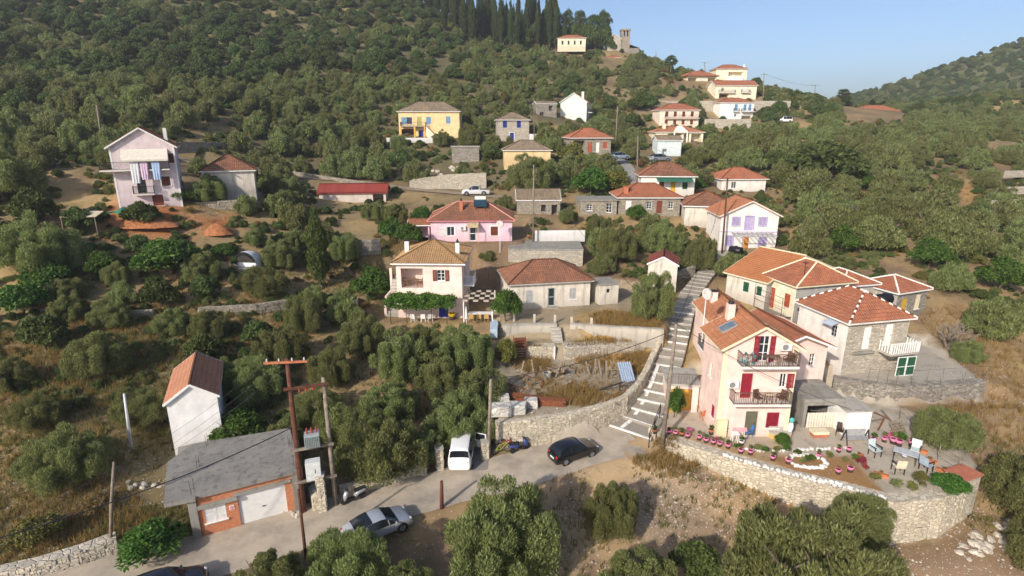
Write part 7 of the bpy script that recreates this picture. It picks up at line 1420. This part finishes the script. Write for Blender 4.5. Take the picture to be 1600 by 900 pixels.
# ------------------------------------------------------------------ planted trees, one by one
for a in [
    ('olive',783,905,226,200,'large olive tree hiding the road edge between silver and black car'),('olive',955,835,98,100,'single round olive in the stony field below the black car'),('olive',1338,852,106,100,'round olive standing close to the honey terrace wall'),
    ('olive',1255,975,290,210,'largest near olive spreading in front of the terrace wall'),('olive',1000,950,145,135,'olive at the lower picture edge in the middle of the field'),('olive',425,950,135,140,'olive hiding the thin dark post by the road'),('olive',548,930,160,165,'olive in front of the rear of the silver car'),('olive',640,955,112,135,'olive in front of the silver car door'),
    ('oak',1085,905,85,62,'dark low bush in the tree shade of the stony field'),('olive',1605,805,150,140,'tall olive cut by the picture edge beside the terrace corner'),('olive',1640,905,150,150,'lower olive at the corner below the terrace oven'),('olive',1474,700,100,92,'olive with bare trunk beside the white plastic chair'),('olive',1511,566,58,48,'small round olive on the bank behind the concrete yard'),
    ('olive',720,690,120,115,'olive leaning over the white van'),('olive',690,620,105,95,'olive uphill of the van between the paths'),('olive',728,575,110,90,'olive below the outdoor dining pergola'),('olive',752,640,100,110,'tall olive between the van and the yard corner'),('yellow',790,575,40,55,'small yellowish shrub at the yard corner below the pale blue block'),
    ('olive',600,745,150,125,'broad olive behind the roadside pillars'),('olive',553,700,110,110,'olive beside the grey transformer pole'),('olive',500,665,95,100,'olive behind the transformer'),('olive',625,592,112,100,'olive with pale trunk inside a stone ring'),('olive',565,552,92,90,'olive below the plunge pool'),('olive',668,558,80,72,'olive in front of the vine arbour'),
    ('olive',520,600,90,85,'olive halfway between pool and transformer'),('olive',478,520,70,80,'upright olive left of the plunge pool'),('olive',610,660,110,85,'olive above the bare brown earth'),('olive',668,720,80,85,'olive behind the tall driveway pillar'),('olive',455,700,80,70,'olive growing over the garage roof edge'),
    ('citrus',376,692,98,62,'dark glossy citrus beside the guesthouse wall'),('olive',402,625,115,90,'olive behind the guesthouse courtyard'),('olive',345,612,75,72,'olive touching the guesthouse roof'),('olive',440,570,90,80,'olive uphill of the crossarm'),('olive',110,755,135,130,'large olive on the weedy plot above the roadside wall'),('olive',222,662,90,105,'olive screening the guesthouse side'),
    ('olive',160,585,110,88,'olive with twisted trunk on the grassy terrace'),('olive',175,512,72,58,'olive below the grove wall'),('olive',272,522,66,56,'olive on the open slope uphill of the guesthouse'),('olive',330,530,70,60,'olive on the terrace behind the guesthouse roof'),('olive',18,608,75,70,'olive at the picture edge on the grassy terrace'),('olive',62,668,80,70,'olive low on the grove slope near the stones'),
    ('olive',110,500,62,62,'olive in front of the dry stone terrace wall'),('citrus',36,492,85,62,'bright green bush above the dry stone terrace wall'),('citrus',78,455,75,60,'bright green bush in the middle of the grove'),('olive',60,425,150,115,'big dark olive over the hut with the red door'),('olive',10,312,140,95,'massive dark olive at the picture edge below the white garden wall'),('olive',120,420,70,55,'olive beside the beige lean-to'),('olive',110,470,60,50,'small olive uphill of the dry stone wall'),
    ('cypress',503,452,34,132,'tall slim cypress beside the pale pink house path'),('olive',462,392,50,52,'large olive left of the slim cypress'),('olive',541,410,52,60,'round olive between cypress and pale pink house'),('olive',440,420,70,60,'olive beside the dome tent'),('olive',415,460,80,58,'olive below the dome tent'),('citrus',582,468,72,58,'dark lush bush at the stair of the pale pink house'),('citrus',640,385,50,42,'bush behind the chimney of the pale pink house'),('citrus',610,375,45,40,'bush uphill of the pale pink house roof'),
    ('citrus',268,428,110,70,'dark green fig-like tree above the guesthouse'),('olive',315,440,70,60,'grey olive beside the fig-like tree'),('citrus',350,402,42,28,'low dark bush left of the tent'),('olive',185,445,52,58,'light olive below the red earth heap'),('citrus',162,430,60,48,'dark bush below the beige lean-to'),
    ('citrus',790,502,52,62,'rounded glossy citrus at the corner of the hipped stone cottage'),('olive',962,412,68,80,'first round olive above the cottage, nearest the white wall'),('olive',1035,402,72,72,'second round olive above the hut'),('olive',1094,426,58,78,'third round olive beside the upper steps'),('olive',1018,500,84,100,'large round olive on the golden grass beside the steps'),('olive',888,350,38,55,'trimmed olive with white trunk in front of the old stone cottage'),
    ('citrus',922,306,68,50,'broad fig tree above the flat-roofed annex'),('olive',830,300,90,75,'olive beside the fig tree on the upper lane'),('olive',691,230,34,32,'round olive in front of the yellow house'),('olive',735,232,52,48,'olive between the yellow house and the blue-shuttered house'),('olive',772,240,40,44,'dark olive below the blue-shuttered house'),('citrus',993,345,38,28,'bush under the vine-covered front'),('yellow',1010,330,44,24,'leafy creeper along the red-roofed stone house'),
    ('citrus',1315,398,50,52,'dense dark bush behind the orange-roofed house'),('olive',1310,425,58,38,'grey bush behind the low plastered house'),('citrus',1450,420,70,55,'bright green tree beyond the small stone house'),('citrus',1560,455,80,62,'vivid green tree at the right slope'),('oak',1290,285,120,70,'very dark broad tree on the slope behind the red hipped house'),
    ('citrus',1053,652,34,52,'bushy green shrub beside the amber fence'),('citrus',1085,300,40,24,'low bush beside the green-awning house'),('yellow',1437,758,26,26,'yellow-green clipped ball on the patio edge'),('citrus',1481,768,56,34,'leafy shrub with yellow flowers on the patio edge'),('citrus',1222,698,28,26,'leafy plant below the bench of the pink house'),('citrus',1350,298,40,30,'low bush on the open slope below the very dark broad tree'),
    ('olive',330,318,62,56,'olive standing in front of the cottage with brown pyramid roof'),('olive',365,300,60,52,'olive between the brown-roofed cottage and the track'),('olive',620,350,48,46,'olive below the crimson-roofed shed'),('olive',585,345,44,40,'small olive at the shed corner'),('citrus',660,352,44,34,'bush above the tan pyramid roof'),('citrus',265,300,48,30,'creeper bush in front of the house with laundry'),('citrus',290,318,50,24,'bush at the foot of the house with laundry'),('dry',1000,262,26,20,'rust-brown bush beside the upper lane'),('yellow',960,300,50,40,'yellow-brown bush by the lane'),('yellow',895,255,45,36,'yellowing tree above the fig tree'),('yellow',788,165,14,26,'pale yellow spindly tree behind the blue-shuttered house'),
    ('citrus',240,870,110,38,'bright green weeds beside the garage wall'),('yellow',60,850,90,40,'yellowing weeds on the verge'),('dry',150,800,70,40,'dry weeds by the concrete post'),('dry',1045,700,60,34,'dry brown bush at the foot of the leaning pole'),
]:
    k_, bx, by, wp, hp, lab = a; gpt = None
    if 'patio' in lab or 'bench of the pink' in lab or 'amber' in lab: gpt = P(bx, by, z=1.0)
    tree_px(k_, bx, by, wp, hp, lab, gpt, lib='cypress_near' if k_ == 'cypress' else None)
# bare tree on the bank
br = empty('bare_tree', ground(1480,545), 0, 'leafless grey tree on the bank behind the stone house', 'tree'); br.scale = (3.2,3.2,3.0); link('branches', BARE, br)
# pines and cypresses of the ridge
for i, (px, py, w_, h_) in enumerate(((868,72,26,62),(886,74,30,58),(905,76,34,60),(925,78,40,56),(942,76,36,58),(1048,110,26,24),(1315,168,30,30))): tree_px('pine', px, py, w_, h_, ['pine','pine','pine','pine','pine','round pine on the skyline left of the hilltop houses','brownish conifer on the skyline above the valley house'][i] if i > 4 else names[i] + ' pine of the ridge clump counted towards the church', P(px, py, d=258 if i < 5 else 232))
for i, (px, py, w_, h_) in enumerate(((862,80,24,40),(880,82,26,44),(898,80,26,46),(914,84,28,46),(930,82,30,44),(946,80,26,40),(955,84,20,24),(838,70,26,36))): tree_px('oak', px, py, w_, h_, names[i] + ' dark dense tree in the ridge clump left of the church', P(px, py, d=256))
g = random.Random(21); k_ = 0
for i in range(48):
    px = 625 + i*5.2 + g.uniform(-3,3); py = 66 + g.uniform(-14,16) - (18 if px < 690 else 0); dd = 258 + (66-py)*1.2
    p_ = P(px, py, d=dd); p_.z = hz(p_.x, p_.y); tree_px('cypress', px, py, g.uniform(9,13), g.uniform(56,92), None, p_)
for px, py, h_ in ((523,30,62),(858,82,95),(882,60,50),(1362,168,16),(1380,166,14),(1330,166,12)): p_ = P(px, py, d=250); p_.z = hz(p_.x, p_.y); tree_px('cypress', px, py, 10, h_, None, p_)
# ------------------------------------------------------------------ the wooded hillsides
bpy.context.view_layer.update(); BOX = []      # what the photo shows unobstructed: (x0, y0, x1, y1, depth) of every house front
for o in D.objects:
    if o.parent is None and o.get('category') in ('house','building','garage','shed','outhouse','church','hut','porch','annex','ruin','pickup','tent','earth heap','lean-to'):
        vs = [o.matrix_world @ c.matrix_local @ Vector(bb) for c in o.children if c.type == 'MESH' for bb in c.bound_box] or [o.matrix_world @ Vector(bb) for bb in (o.bound_box if o.type == 'MESH' else [])]
        if not vs: continue
        q = [proj(v_) for v_ in vs]; zlo = o.location.z
        y1 = max(proj(Vector((v_.x, v_.y, max(v_.z, zlo))))[1] for v_ in vs); BOX.append((min(t_[0] for t_ in q), min(t_[1] for t_ in q), max(t_[0] for t_ in q), y1, min(t_[2] for t_ in q)))
BOX.append((483,330,522,452,proj(ground(503,452))[2])); BOX.append((612,456,725,498,58.0))
def free(p_, r_, h_, slack=.25):
    for fx, fy, rz, w_, d_ in FOOT:
        dx, dy = p_.x-fx, p_.y-fy; lx = dx*math.cos(rz)+dy*math.sin(rz); ly = -dx*math.sin(rz)+dy*math.cos(rz)
        if -r_*.8-.4 < lx < w_+r_*.8+.4 and -r_*.8-.4 < ly < d_+r_*.8+.4: return False
    x, y, dep = proj(p_ + Vector((0,0,h_*.55))); rp = r_/dep*FPX; hp = h_*.5/dep*FPX
    for x0, y0, x1, y1, bd in BOX:
        if dep < bd and x0-rp*.7 < x < x1+rp*.7 and y-hp*.9 < y1-(y1-y0)*slack and y+hp > y0: return False
    return True
def bad_mask(pts):
    q = np.array([(p_[0], p_[1]) for p_ in pts]); bad = np.zeros(len(q), bool)
    for pts_, hw, bl in RIBS:
        for a, b_ in zip(pts_[:-1], pts_[1:]): bad |= seg_d(q, a[:2], b_[:2])[0] < hw + 1.2
    for pl_ in PADS: bad |= poly_sd(q, pl_[0]) < .8
    return bad
OPENPX = [(1490,300,60),(1540,270,45),(1590,340,60),(1560,240,40),(1480,330,30),(1420,370,25),(230,350,70),(330,345,60),(960,130,26),(1040,160,40),(700,290,70),(640,330,60),(560,360,60),(880,350,50),(1250,200,30),(690,100,30),(300,275,60),(120,300,60),(620,420,40),(60,560,40),(120,540,35),(420,500,30),(1240,240,16)]
g = random.Random(77); cand = []; taken = [(t_[1].x, t_[1].y, t_[2]) for t_ in TREES]
cells = {}
for x, y, r_ in taken: cells.setdefault((int(x//6), int(y//6)), []).append((x, y, r_))
y = 40.0
while y < 345:
    stp = 3.3 if y < 100 else (4.3 if y < 180 else 5.0); x = -190.0
    while x < 215:
        cx, cy = x + g.uniform(-.5,.5)*stp, y + g.uniform(-.5,.5)*stp; x += stp
        px_, py_, dep = proj((cx, cy, 24))
        if abs(cx)/max(cy, 1) > .97: continue
        if cy < 62 and (cx > -16 and cx < 46): continue
        if cx < -14 and cy < 38: continue
        cand.append((cx, cy))
    y += stp
zc = HT(np.array(cand)); auto = []; bm0 = bad_mask(cand)
for (cx, cy), z, bd_ in zip(cand, zc, bm0):
    if bd_: continue
    p_ = Vector((cx, cy, z)); px_, py_, dep = proj(p_)
    if not (-90 < px_ < 1700 and -40 < py_ < 960): continue
    nb = noise.noise(Vector((cx*.03, cy*.03, 1.7))); dark = (cx < -20 and cy > 120 and z > 34 and nb > -.25) or nb > .42
    k_ = 'oak' if dark and g.random() < .8 else 'olive_far'
    if cy > 190 and g.random() < .25: k_ = 'oak'
    r_ = g.uniform(1.6,2.7) if cy < 95 and cx < 20 else g.uniform(2.2,3.5)
    if cx > 35 and cy < 180: r_ *= 1.12
    h_ = r_*g.uniform(1.45,1.95)
    if any(math.hypot(px_-a, py_-b_) < c for a, b_, c in OPENPX) and g.random() < .80: continue
    keep = 1.0 if cy > 100 else .93
    if g.random() > keep: continue
    bad = False
    for ix in (-1,0,1):
        for iy in (-1,0,1):
            for x2, y2, r2 in cells.get((int(cx//6)+ix, int(cy//6)+iy), ()):
                if math.hypot(cx-x2, cy-y2) < (r_+r2)*(.80 if cy < 110 else .62): bad = True
    if bad or not free(p_, r_, h_): continue
    cells.setdefault((int(cx//6), int(cy//6)), []).append((cx, cy, r_)); auto.append((p_, r_, h_, k_, px_, py_, dep))
auto.sort(key=lambda t_: t_[6])
def shows(t_): return -20 < t_[4] < 1620 and t_[5] > -10
vis = [t_ for t_ in auto if shows(t_)]; cnt = {'olive_far': sum(1 for t_ in TREES if t_[4] == 'olive_tree'), 'oak': 2}; rest = []
for t_ in auto:
    p_, r_, h_, k_ = t_[:4]
    if shows(t_) and cnt[k_] < (300 if k_ == 'olive_far' else 150): cnt[k_] += 1; tree(k_, p_ - Vector((0,0,.1)), r_*2, h_, rnd=g)
    else: rest.append(t_)
# scrub between the trees and the rest of the wood: one mass that nobody could count
for i in range(12000):
    cy = 40 + 300*g.random()**.9; cx = g.uniform(-1,1)*cy*.98
    if cy < 66 and -16 < cx < 52: continue
    rest.append((Vector((cx, cy, 0)), g.uniform(.3,1.0)*(.55 + cy/170), 0, 'scrub', 0, 0, 0))
for i in range(3800):
    cy = 40 + 85*g.random(); cx = g.uniform(-1,1)*cy*.98
    if cy < 66 and -16 < cx < 52: continue
    rest.append((Vector((cx, cy, 0)), g.uniform(.25,.75), 0, 'scrub', 0, 0, 0))
far = []
for i in range(4200): cy = g.uniform(300,520); cx = g.uniform(90,520); far.append((Vector((cx, cy, 0)), g.uniform(1.6,3.4), 0, 'far', 0, 0, 0))
zz_ = HT(np.array([(t_[0].x, t_[0].y) for t_ in rest])); rest2 = []; bm1 = bad_mask([t_[0] for t_ in rest])
for t_, z, bd_ in zip(rest, zz_, bm1):
    p_ = Vector((t_[0].x, t_[0].y, z))
    if t_[3] == 'scrub':
        sx_, sy_, _ = proj(p_)
        if bd_ or not (-60 < sx_ < 1660 and -60 < sy_) or any((sx_-a)**2 + (sy_-b_)**2 < (c*.5)**2 for a, b_, c in OPENPX) or not free(p_, t_[1], t_[1]*1.2, .1): continue
    rest2.append((p_, t_[1], t_[3]))
def scatter(name, label, items, sources):
    """one object: tree crowns instanced on points by geometry nodes"""
    me = D.meshes.new(name); me.from_pydata([tuple(i_[0]) for i_ in items], [], [])
    for nm, ty in (('sc','FLOAT_VECTOR'),('rz','FLOAT'),('pick','INT')): me.attributes.new(nm, ty, 'POINT')
    sc_ = np.array([(i_[1]*1.02, i_[1]*1.02, i_[1]*g.uniform(.85,1.2)) for i_ in items], np.float32); me.attributes['sc'].data.foreach_set('vector', sc_.ravel())
    me.attributes['rz'].data.foreach_set('value', np.array([g.uniform(0,6.28) for _ in items], np.float32)); me.attributes['pick'].data.foreach_set('value', np.array([i_[3] for i_ in items], np.int32))
    o = link(name, me); tag(o, label, None, None, 'stuff'); ng = D.node_groups.new(name, 'GeometryNodeTree'); ng.interface.new_socket('Geometry', in_out='INPUT', socket_type='NodeSocketGeometry'); ng.interface.new_socket('Geometry', in_out='OUTPUT', socket_type='NodeSocketGeometry')
    N = ng.nodes; Lk = ng.links; gi = N.new('NodeGroupInput'); go = N.new('NodeGroupOutput'); ip = N.new('GeometryNodeInstanceOnPoints'); m2p = N.new('GeometryNodeMeshToPoints'); jn = N.new('GeometryNodeGeometryToInstance')
    for s_ in sources[::-1]:
        oi = N.new('GeometryNodeObjectInfo'); oi.transform_space = 'ORIGINAL'; oi.inputs['Object'].default_value = s_; Lk.new(oi.outputs['Geometry'], jn.inputs[0])
    def att(nm, ty): a = N.new('GeometryNodeInputNamedAttribute'); a.data_type = ty; a.inputs['Name'].default_value = nm; return a.outputs['Attribute']
    Lk.new(gi.outputs[0], m2p.inputs[0]); Lk.new(m2p.outputs[0], ip.inputs['Points']); Lk.new(jn.outputs[0], ip.inputs['Instance']); ip.inputs['Pick Instance'].default_value = True
    Lk.new(att('pick','INT'), ip.inputs['Instance Index']); Lk.new(att('sc','FLOAT_VECTOR'), ip.inputs['Scale']); cx_ = N.new('ShaderNodeCombineXYZ'); Lk.new(att('rz','FLOAT'), cx_.inputs[2]); e2r = N.new('FunctionNodeEulerToRotation'); Lk.new(cx_.outputs[0], e2r.inputs[0]); Lk.new(e2r.outputs[0], ip.inputs['Rotation'])
    Lk.new(ip.outputs[0], go.inputs[0]); md = o.modifiers.new('scatter', 'NODES'); md.node_group = ng; return o
def crown_of(k_, n): 
    for v_ in LIB[k_][n:] + LIB[k_][:n] + LIB['olive']:
        for o in D.objects:
            if o.type == 'MESH' and o.data == v_[1]: return o
SRC = [crown_of('olive_far',0), crown_of('olive_far',1), crown_of('olive_far',2), crown_of('oak',0), crown_of('oak',1), crown_of('yellow',0), crown_of('dry',0)]
def pick(k_): return {'olive_far': g.choice((0,1,2)), 'oak': g.choice((3,4)), 'scrub': g.choice((0,1,2,3,3,4,4,5,6)), 'far': g.choice((0,1,3,3,4))}[k_]
scatter('hillside_scrub', 'dense wood and scrub filling the slopes between the single trees', [(p_ - Vector((0,0,.3*r_)), r_, 0, pick(k_)) for p_, r_, k_ in rest2], SRC)
zf = HT(np.array([(t_[0].x, t_[0].y) for t_ in far])); scatter('far_hill_forest', 'green scrub covering the far hill beyond the valley', [(Vector((t_[0].x, t_[0].y, z-.8)), t_[1], 0, pick('far')) for t_, z in zip(far, zf) if z < 84 + 14*noise.noise(t_[0]*.03) or g.random() < .45], SRC)
print('TREES', len(TREES), 'auto visible', len(vis), 'rest', len(rest2), cnt)
# labels for the trees that were not named one by one: nearest landmark, side and rank
LM = [(o.location.copy(), o['label'].split(' with ')[0].split(' beside ')[0].split(' behind ')[0].split(' above ')[0].split(' below ')[0].split(' under ')[0].split(' on ')[0].split(' in ')[0].split(' between ')[0]) for o in D.objects if o.parent is None and o.get('category') in ('house','church','garage','building','tent','pickup','shed')]
LM = [(v_, n) for v_, n in LM if len(n.split()) <= 6]
ORD = 'first second third fourth fifth sixth seventh eighth ninth tenth eleventh twelfth thirteenth fourteenth fifteenth sixteenth seventeenth eighteenth nineteenth twentieth'.split()
ordn = ['nearest'] + [w_ + ' nearest' for w_ in ORD[1:] + ['twenty-' + w_ for w_ in ORD[:9]]] or ['nearest','second nearest','third nearest','fourth nearest','fifth nearest','sixth nearest','seventh nearest','eighth nearest','ninth nearest','tenth nearest','eleventh nearest','twelfth nearest']
gr = {}
for t_ in TREES:
    if t_[0].get('label'): t_[0]['group'] = t_[0].get('group') or {'olive_tree':'olive trees on the terraces','cypress_tree':'cypresses'}.get(t_[4], 'trees and bushes in the village'); continue
    d_, nm, v_ = min(((t_[1]-v_).length, n, v_) for v_, n in LM); q0, q1 = proj(t_[1]), proj(v_); dx, dz = t_[1].x-v_.x, t_[1].y-v_.y
    sd = ('uphill of' if dz > 0 else 'downhill of') if abs(dz) > abs(dx) else ('to the right of' if dx > 0 else 'to the left of'); gr.setdefault((t_[4], nm, sd), []).append((d_, t_))
left = {}
for (kn, nm, sd), ls in gr.items():
    ls.sort(key=lambda a: a[0]); word = {'olive_tree':'olive tree','evergreen_oak_tree':'dark evergreen oak','cypress_tree':'cypress'}.get(kn, kn.replace('_',' '))
    for i, (d_, t_) in enumerate(ls):
        if i < 9 and d_ < 60: t_[0]['label'] = ordn[i] + ' ' + word + ' ' + sd + ' the ' + nm; t_[0]['group'] = (word + 's' if word != 'cypress' else 'cypresses') + ' ' + sd + ' the ' + nm
        else: q = proj(t_[1]); left.setdefault((word, int(max(0, q[1])//22), 0 if q[0] < 800 else 1), []).append((q[0] if q[0] < 800 else 1600-q[0], t_))
for (word, band, sd), ls in left.items():
    ls.sort(key=lambda a: a[0])
    for i, (x_, t_) in enumerate(ls):
        t_[0]['label'] = (ORD + ['twenty-' + w_ for w_ in ORD[:9]] + ['thirtieth'] + ['thirty-' + w_ for w_ in ORD[:9]])[min(i, 38)] + ' ' + word + ' from the ' + ('left' if sd == 0 else 'right') + ' edge in the ' + ORD[min(band, 19)] + ' tree band from the top'
        t_[0]['group'] = (word + 's' if word != 'cypress' else 'cypresses') + ' of the wooded slope'
# ------------------------------------------------------------------ dry grass, weeds, stones: masses nobody could count
def tufts(name, label, spots, n, mat, bl=.45, bw=.02, seed=5, blades=7):
    """spots: (pixel x, pixel y, radius in metres); each tuft a few thin blades"""
    gg = np.random.default_rng(seed); V = []; F = []; LV = []; xy = []
    for px, py, r_, wgt in spots:
        c = ground(px, py); m_ = int(n*wgt); a = gg.random(m_)*2*PI; q = np.sqrt(gg.random(m_))*r_; xy.append(np.column_stack([c.x + q*np.cos(a), c.y + q*np.sin(a)*1.0]))
    xy = np.concatenate(xy); bad = np.zeros(len(xy), bool)
    for pts_, hw, b2 in RIBS[:5]:
        for a, b_ in zip(pts_[:-1], pts_[1:]): bad |= seg_d(xy, a[:2], b_[:2])[0] < hw
    for pl_ in (PADS[0], PADS[4]): bad |= poly_sd(xy, pl_[0]) < .2
    xy = xy[~bad]; z = HT(xy); m_ = len(xy)*blades; xy = np.repeat(xy, blades, 0) + gg.normal(size=(m_,2))*.09; z = np.repeat(z, blades)
    a = gg.random(m_)*2*PI; ln = bl*(.5 + gg.random(m_)); tilt = gg.normal(size=(m_,2))*.28; base = np.column_stack([xy, z - .04]); top = base + np.column_stack([tilt*ln[:,None], ln]); s_ = np.column_stack([np.cos(a)*bw, np.sin(a)*bw, np.zeros(m_)])
    v_ = np.stack([base - s_, base + s_, top], 1).reshape(-1,3); me = D.meshes.new(name); me.from_pydata(v_.tolist(), [], np.arange(3*m_).reshape(-1,3).tolist()); me.materials.append(mat)
    at_ = me.attributes.new('lv', 'FLOAT', 'POINT'); at_.data.foreach_set('value', np.repeat(np.clip(gg.normal(.5,.25,m_),0,1), 3).astype(np.float32)); return tag(link(name, me), label, None, None, 'stuff')
GRASS_L = leafmat('golden_grass_blade', (.22,.135,.045), (.46,.31,.115), (.55,.40,.17), .4); WEED_L = leafmat('weed_blade', (.10,.10,.03), (.26,.22,.075), None, .4)
tufts('dry_grass', 'golden dry grass on the terraces and banks', [(985,512,3.4,.10),(960,500,2.5,.06),(1010,505,2.5,.06),(1000,560,1.6,.03),(985,580,1.2,.02),(905,620,1.8,.04),(840,575,1.5,.02),(930,560,2.2,.03),(900,600,4,.03),(830,610,2.5,.015),(960,640,1.2,.01),(870,625,1.3,.02),(940,360,3.5,.05),(1005,370,3,.03),(60,560,7,.10),(120,540,6,.08),(200,530,6,.06),(70,640,6,.05),(420,500,5,.05),(320,470,6,.05),(100,820,4,.05),(160,850,3,.03),(60,780,5,.05),(560,420,6,.04),(610,410,5,.03),(1440,560,3,.03),(1560,580,5,.05),(1530,520,5,.04),(1560,650,4,.04),(1580,330,9,.05),(1540,290,9,.04),(1050,720,2,.03),(1010,712,1.6,.02),(830,570,2,.02),(250,620,6,.04),(430,560,6,.03),(720,330,6,.02),(640,420,4,.02),(300,320,6,.02),(520,700,5,.02)], 7800, GRASS_L, .5, .022, 5)
tufts('green_weeds', 'olive-green weeds along walls and road edges', [(60,600,9,.2),(200,600,9,.2),(100,700,7,.15),(40,850,5,.1),(220,840,3,.08),(350,560,8,.15),(560,640,9,.15),(1560,760,5,.08),(480,440,8,.1),(1100,760,5,.05),(850,820,5,.05)], 6500, WEED_L, .35, .03, 6)
def pebbles(name, label, spots, n, mat, r0, r1, seed):
    gg = random.Random(seed); m = MB(); pts_ = []; ico = [(1,0,0),(-1,0,0),(0,1,0),(0,-1,0),(0,0,1),(0,0,-1)]; fc = [(0,2,4),(2,1,4),(1,3,4),(3,0,4),(2,0,5),(1,2,5),(3,1,5),(0,3,5)]
    for px, py, r_, wgt in spots:
        c = ground(px, py)
        for _ in range(int(n*wgt)): a = gg.random()*2*PI; q = math.sqrt(gg.random())*r_; pts_.append((c.x+q*math.cos(a), c.y+q*math.sin(a)))
    z = HT(np.array(pts_)); bad = np.zeros(len(pts_), bool); q = np.array(pts_)
    for pts2, hw, b2 in RIBS[:2]:
        for a, b_ in zip(pts2[:-1], pts2[1:]): bad |= seg_d(q, a[:2], b_[:2])[0] < hw
    bad |= poly_sd(q, PADS[0][0]) < .3
    for (x, y), zz2, bd_ in zip(pts_, z, bad):
        if bd_: continue
        s_ = r0*(r1/r0)**(gg.random()**2.2); R3 = Matrix.Rotation(gg.random()*6, 3, 'Z'); sc_ = Vector((s_*gg.uniform(.8,1.4), s_*gg.uniform(.7,1.1), s_*gg.uniform(.5,.9)))
        ix = [m.pt((x,y,zz2+s_*.25) + np.array(R3 @ Vector((v_[0]*sc_.x*gg.uniform(.8,1.2), v_[1]*sc_.y*gg.uniform(.8,1.2), v_[2]*sc_.z*gg.uniform(.8,1.2))))) if False else m.pt(Vector((x,y,zz2+s_*.25)) + R3 @ Vector((v_[0]*sc_.x*gg.uniform(.8,1.2), v_[1]*sc_.y*gg.uniform(.8,1.2), v_[2]*sc_.z*gg.uniform(.8,1.2)))) for v_ in ico]
        for f_ in fc: m.face([ix[k2] for k2 in f_])
    return tag(m.build(name, mat), label, None, None, 'stuff')
ROCK = plain('limestone', (.48,.43,.36), .95, var=.3, scale=4)
pebbles('field_stones', 'pale pebbles and stones strewn over the field and paths', [(1050,770,5,.22),(1150,790,5,.14),(1080,840,5,.2),(960,850,4,.1),(1300,880,5,.14),(1500,860,5,.2),(900,760,3,.05),(880,610,5,.12),(930,590,4,.08),(830,600,3,.06),(100,700,5,.06),(60,730,4,.05),(130,790,4,.05),(220,760,3,.05),(330,350,4,.06),(250,360,5,.06),(1560,620,5,.05)], 5200, ROCK, .025, .11, 12)
# larger loose rocks one can pick out
rmesh = [MB().blob((0,0,0), (.24,.19,.15), .25, 7, 4, random.Random(q)).mesh('rock', ROCK) for q in range(4)]; gg = random.Random(31)
def rocks(label, grp, spots, s0, s1):
    for px, py, rx, ry, n_ in spots:
        for _ in range(n_):
            p_ = ground(px + gg.uniform(-rx,rx), py + gg.uniform(-ry,ry)); o = link('loose_rock', gg.choice(rmesh)); s_ = gg.uniform(s0, s1); o.scale = (s_, s_, s_); o.rotation_euler = (gg.uniform(-.3,.3), gg.uniform(-.3,.3), gg.random()*6); o.location = p_ + Vector((0,0,.08*s_)); tag(o, label, 'rock', grp)
rocks('pale loose rock in the spill below the terrace corner', 'rocks spilled below the terrace corner', [(1545,850,32,16,26),(1515,860,20,18,14),(1570,820,15,12,8)], .6, 1.5); rocks('grey-white rock in the heap beside the big weedy-plot olive', 'rocks on the weedy plot', [(50,737,26,7,16)], .8, 1.7); rocks('rubble stone beside the grey yard wall behind the garage', 'rubble behind the garage', [(225,762,26,5,14)], .6, 1.2); rocks('stone of the tumbled bank beside the upper track', 'stones by the upper track', [(700,272,40,8,14),(1010,250,14,6,8)], 1.6, 3.2); rocks('rough stone on the verge in front of the garage', 'stones by the garage', [(455,803,14,5,9)], .6, 1.1)
# ------------------------------------------------------------------ the thin summer haze in the air
hzm = D.materials.new('summer_haze'); hzm.use_nodes = True; nt = hzm.node_tree; nt.nodes.remove(nt.nodes['Principled BSDF']); pv = nt.nodes.new('ShaderNodeVolumePrincipled')
pv.inputs['Color'].default_value = (.86,.90,.96,1); pv.inputs['Density'].default_value = .00036; pv.inputs['Anisotropy'].default_value = .2
nt.links.new(pv.outputs[0], nt.nodes['Material Output'].inputs['Volume'])
zl = float(QZ.min()) - 1.0; hb = MB(); hb.box(gx[0]-5, gx[-1]+5, gy[0]-5, gy[-1]+5, zl, 128.0); o = hb.build('haze', hzm); tag(o, 'thin pale haze in the air over the valley', None, None, 'stuff')
for o in list(D.objects):
    if o.parent is None and 'category' in o and 'kind' not in o: o['kind'] = 'thing'
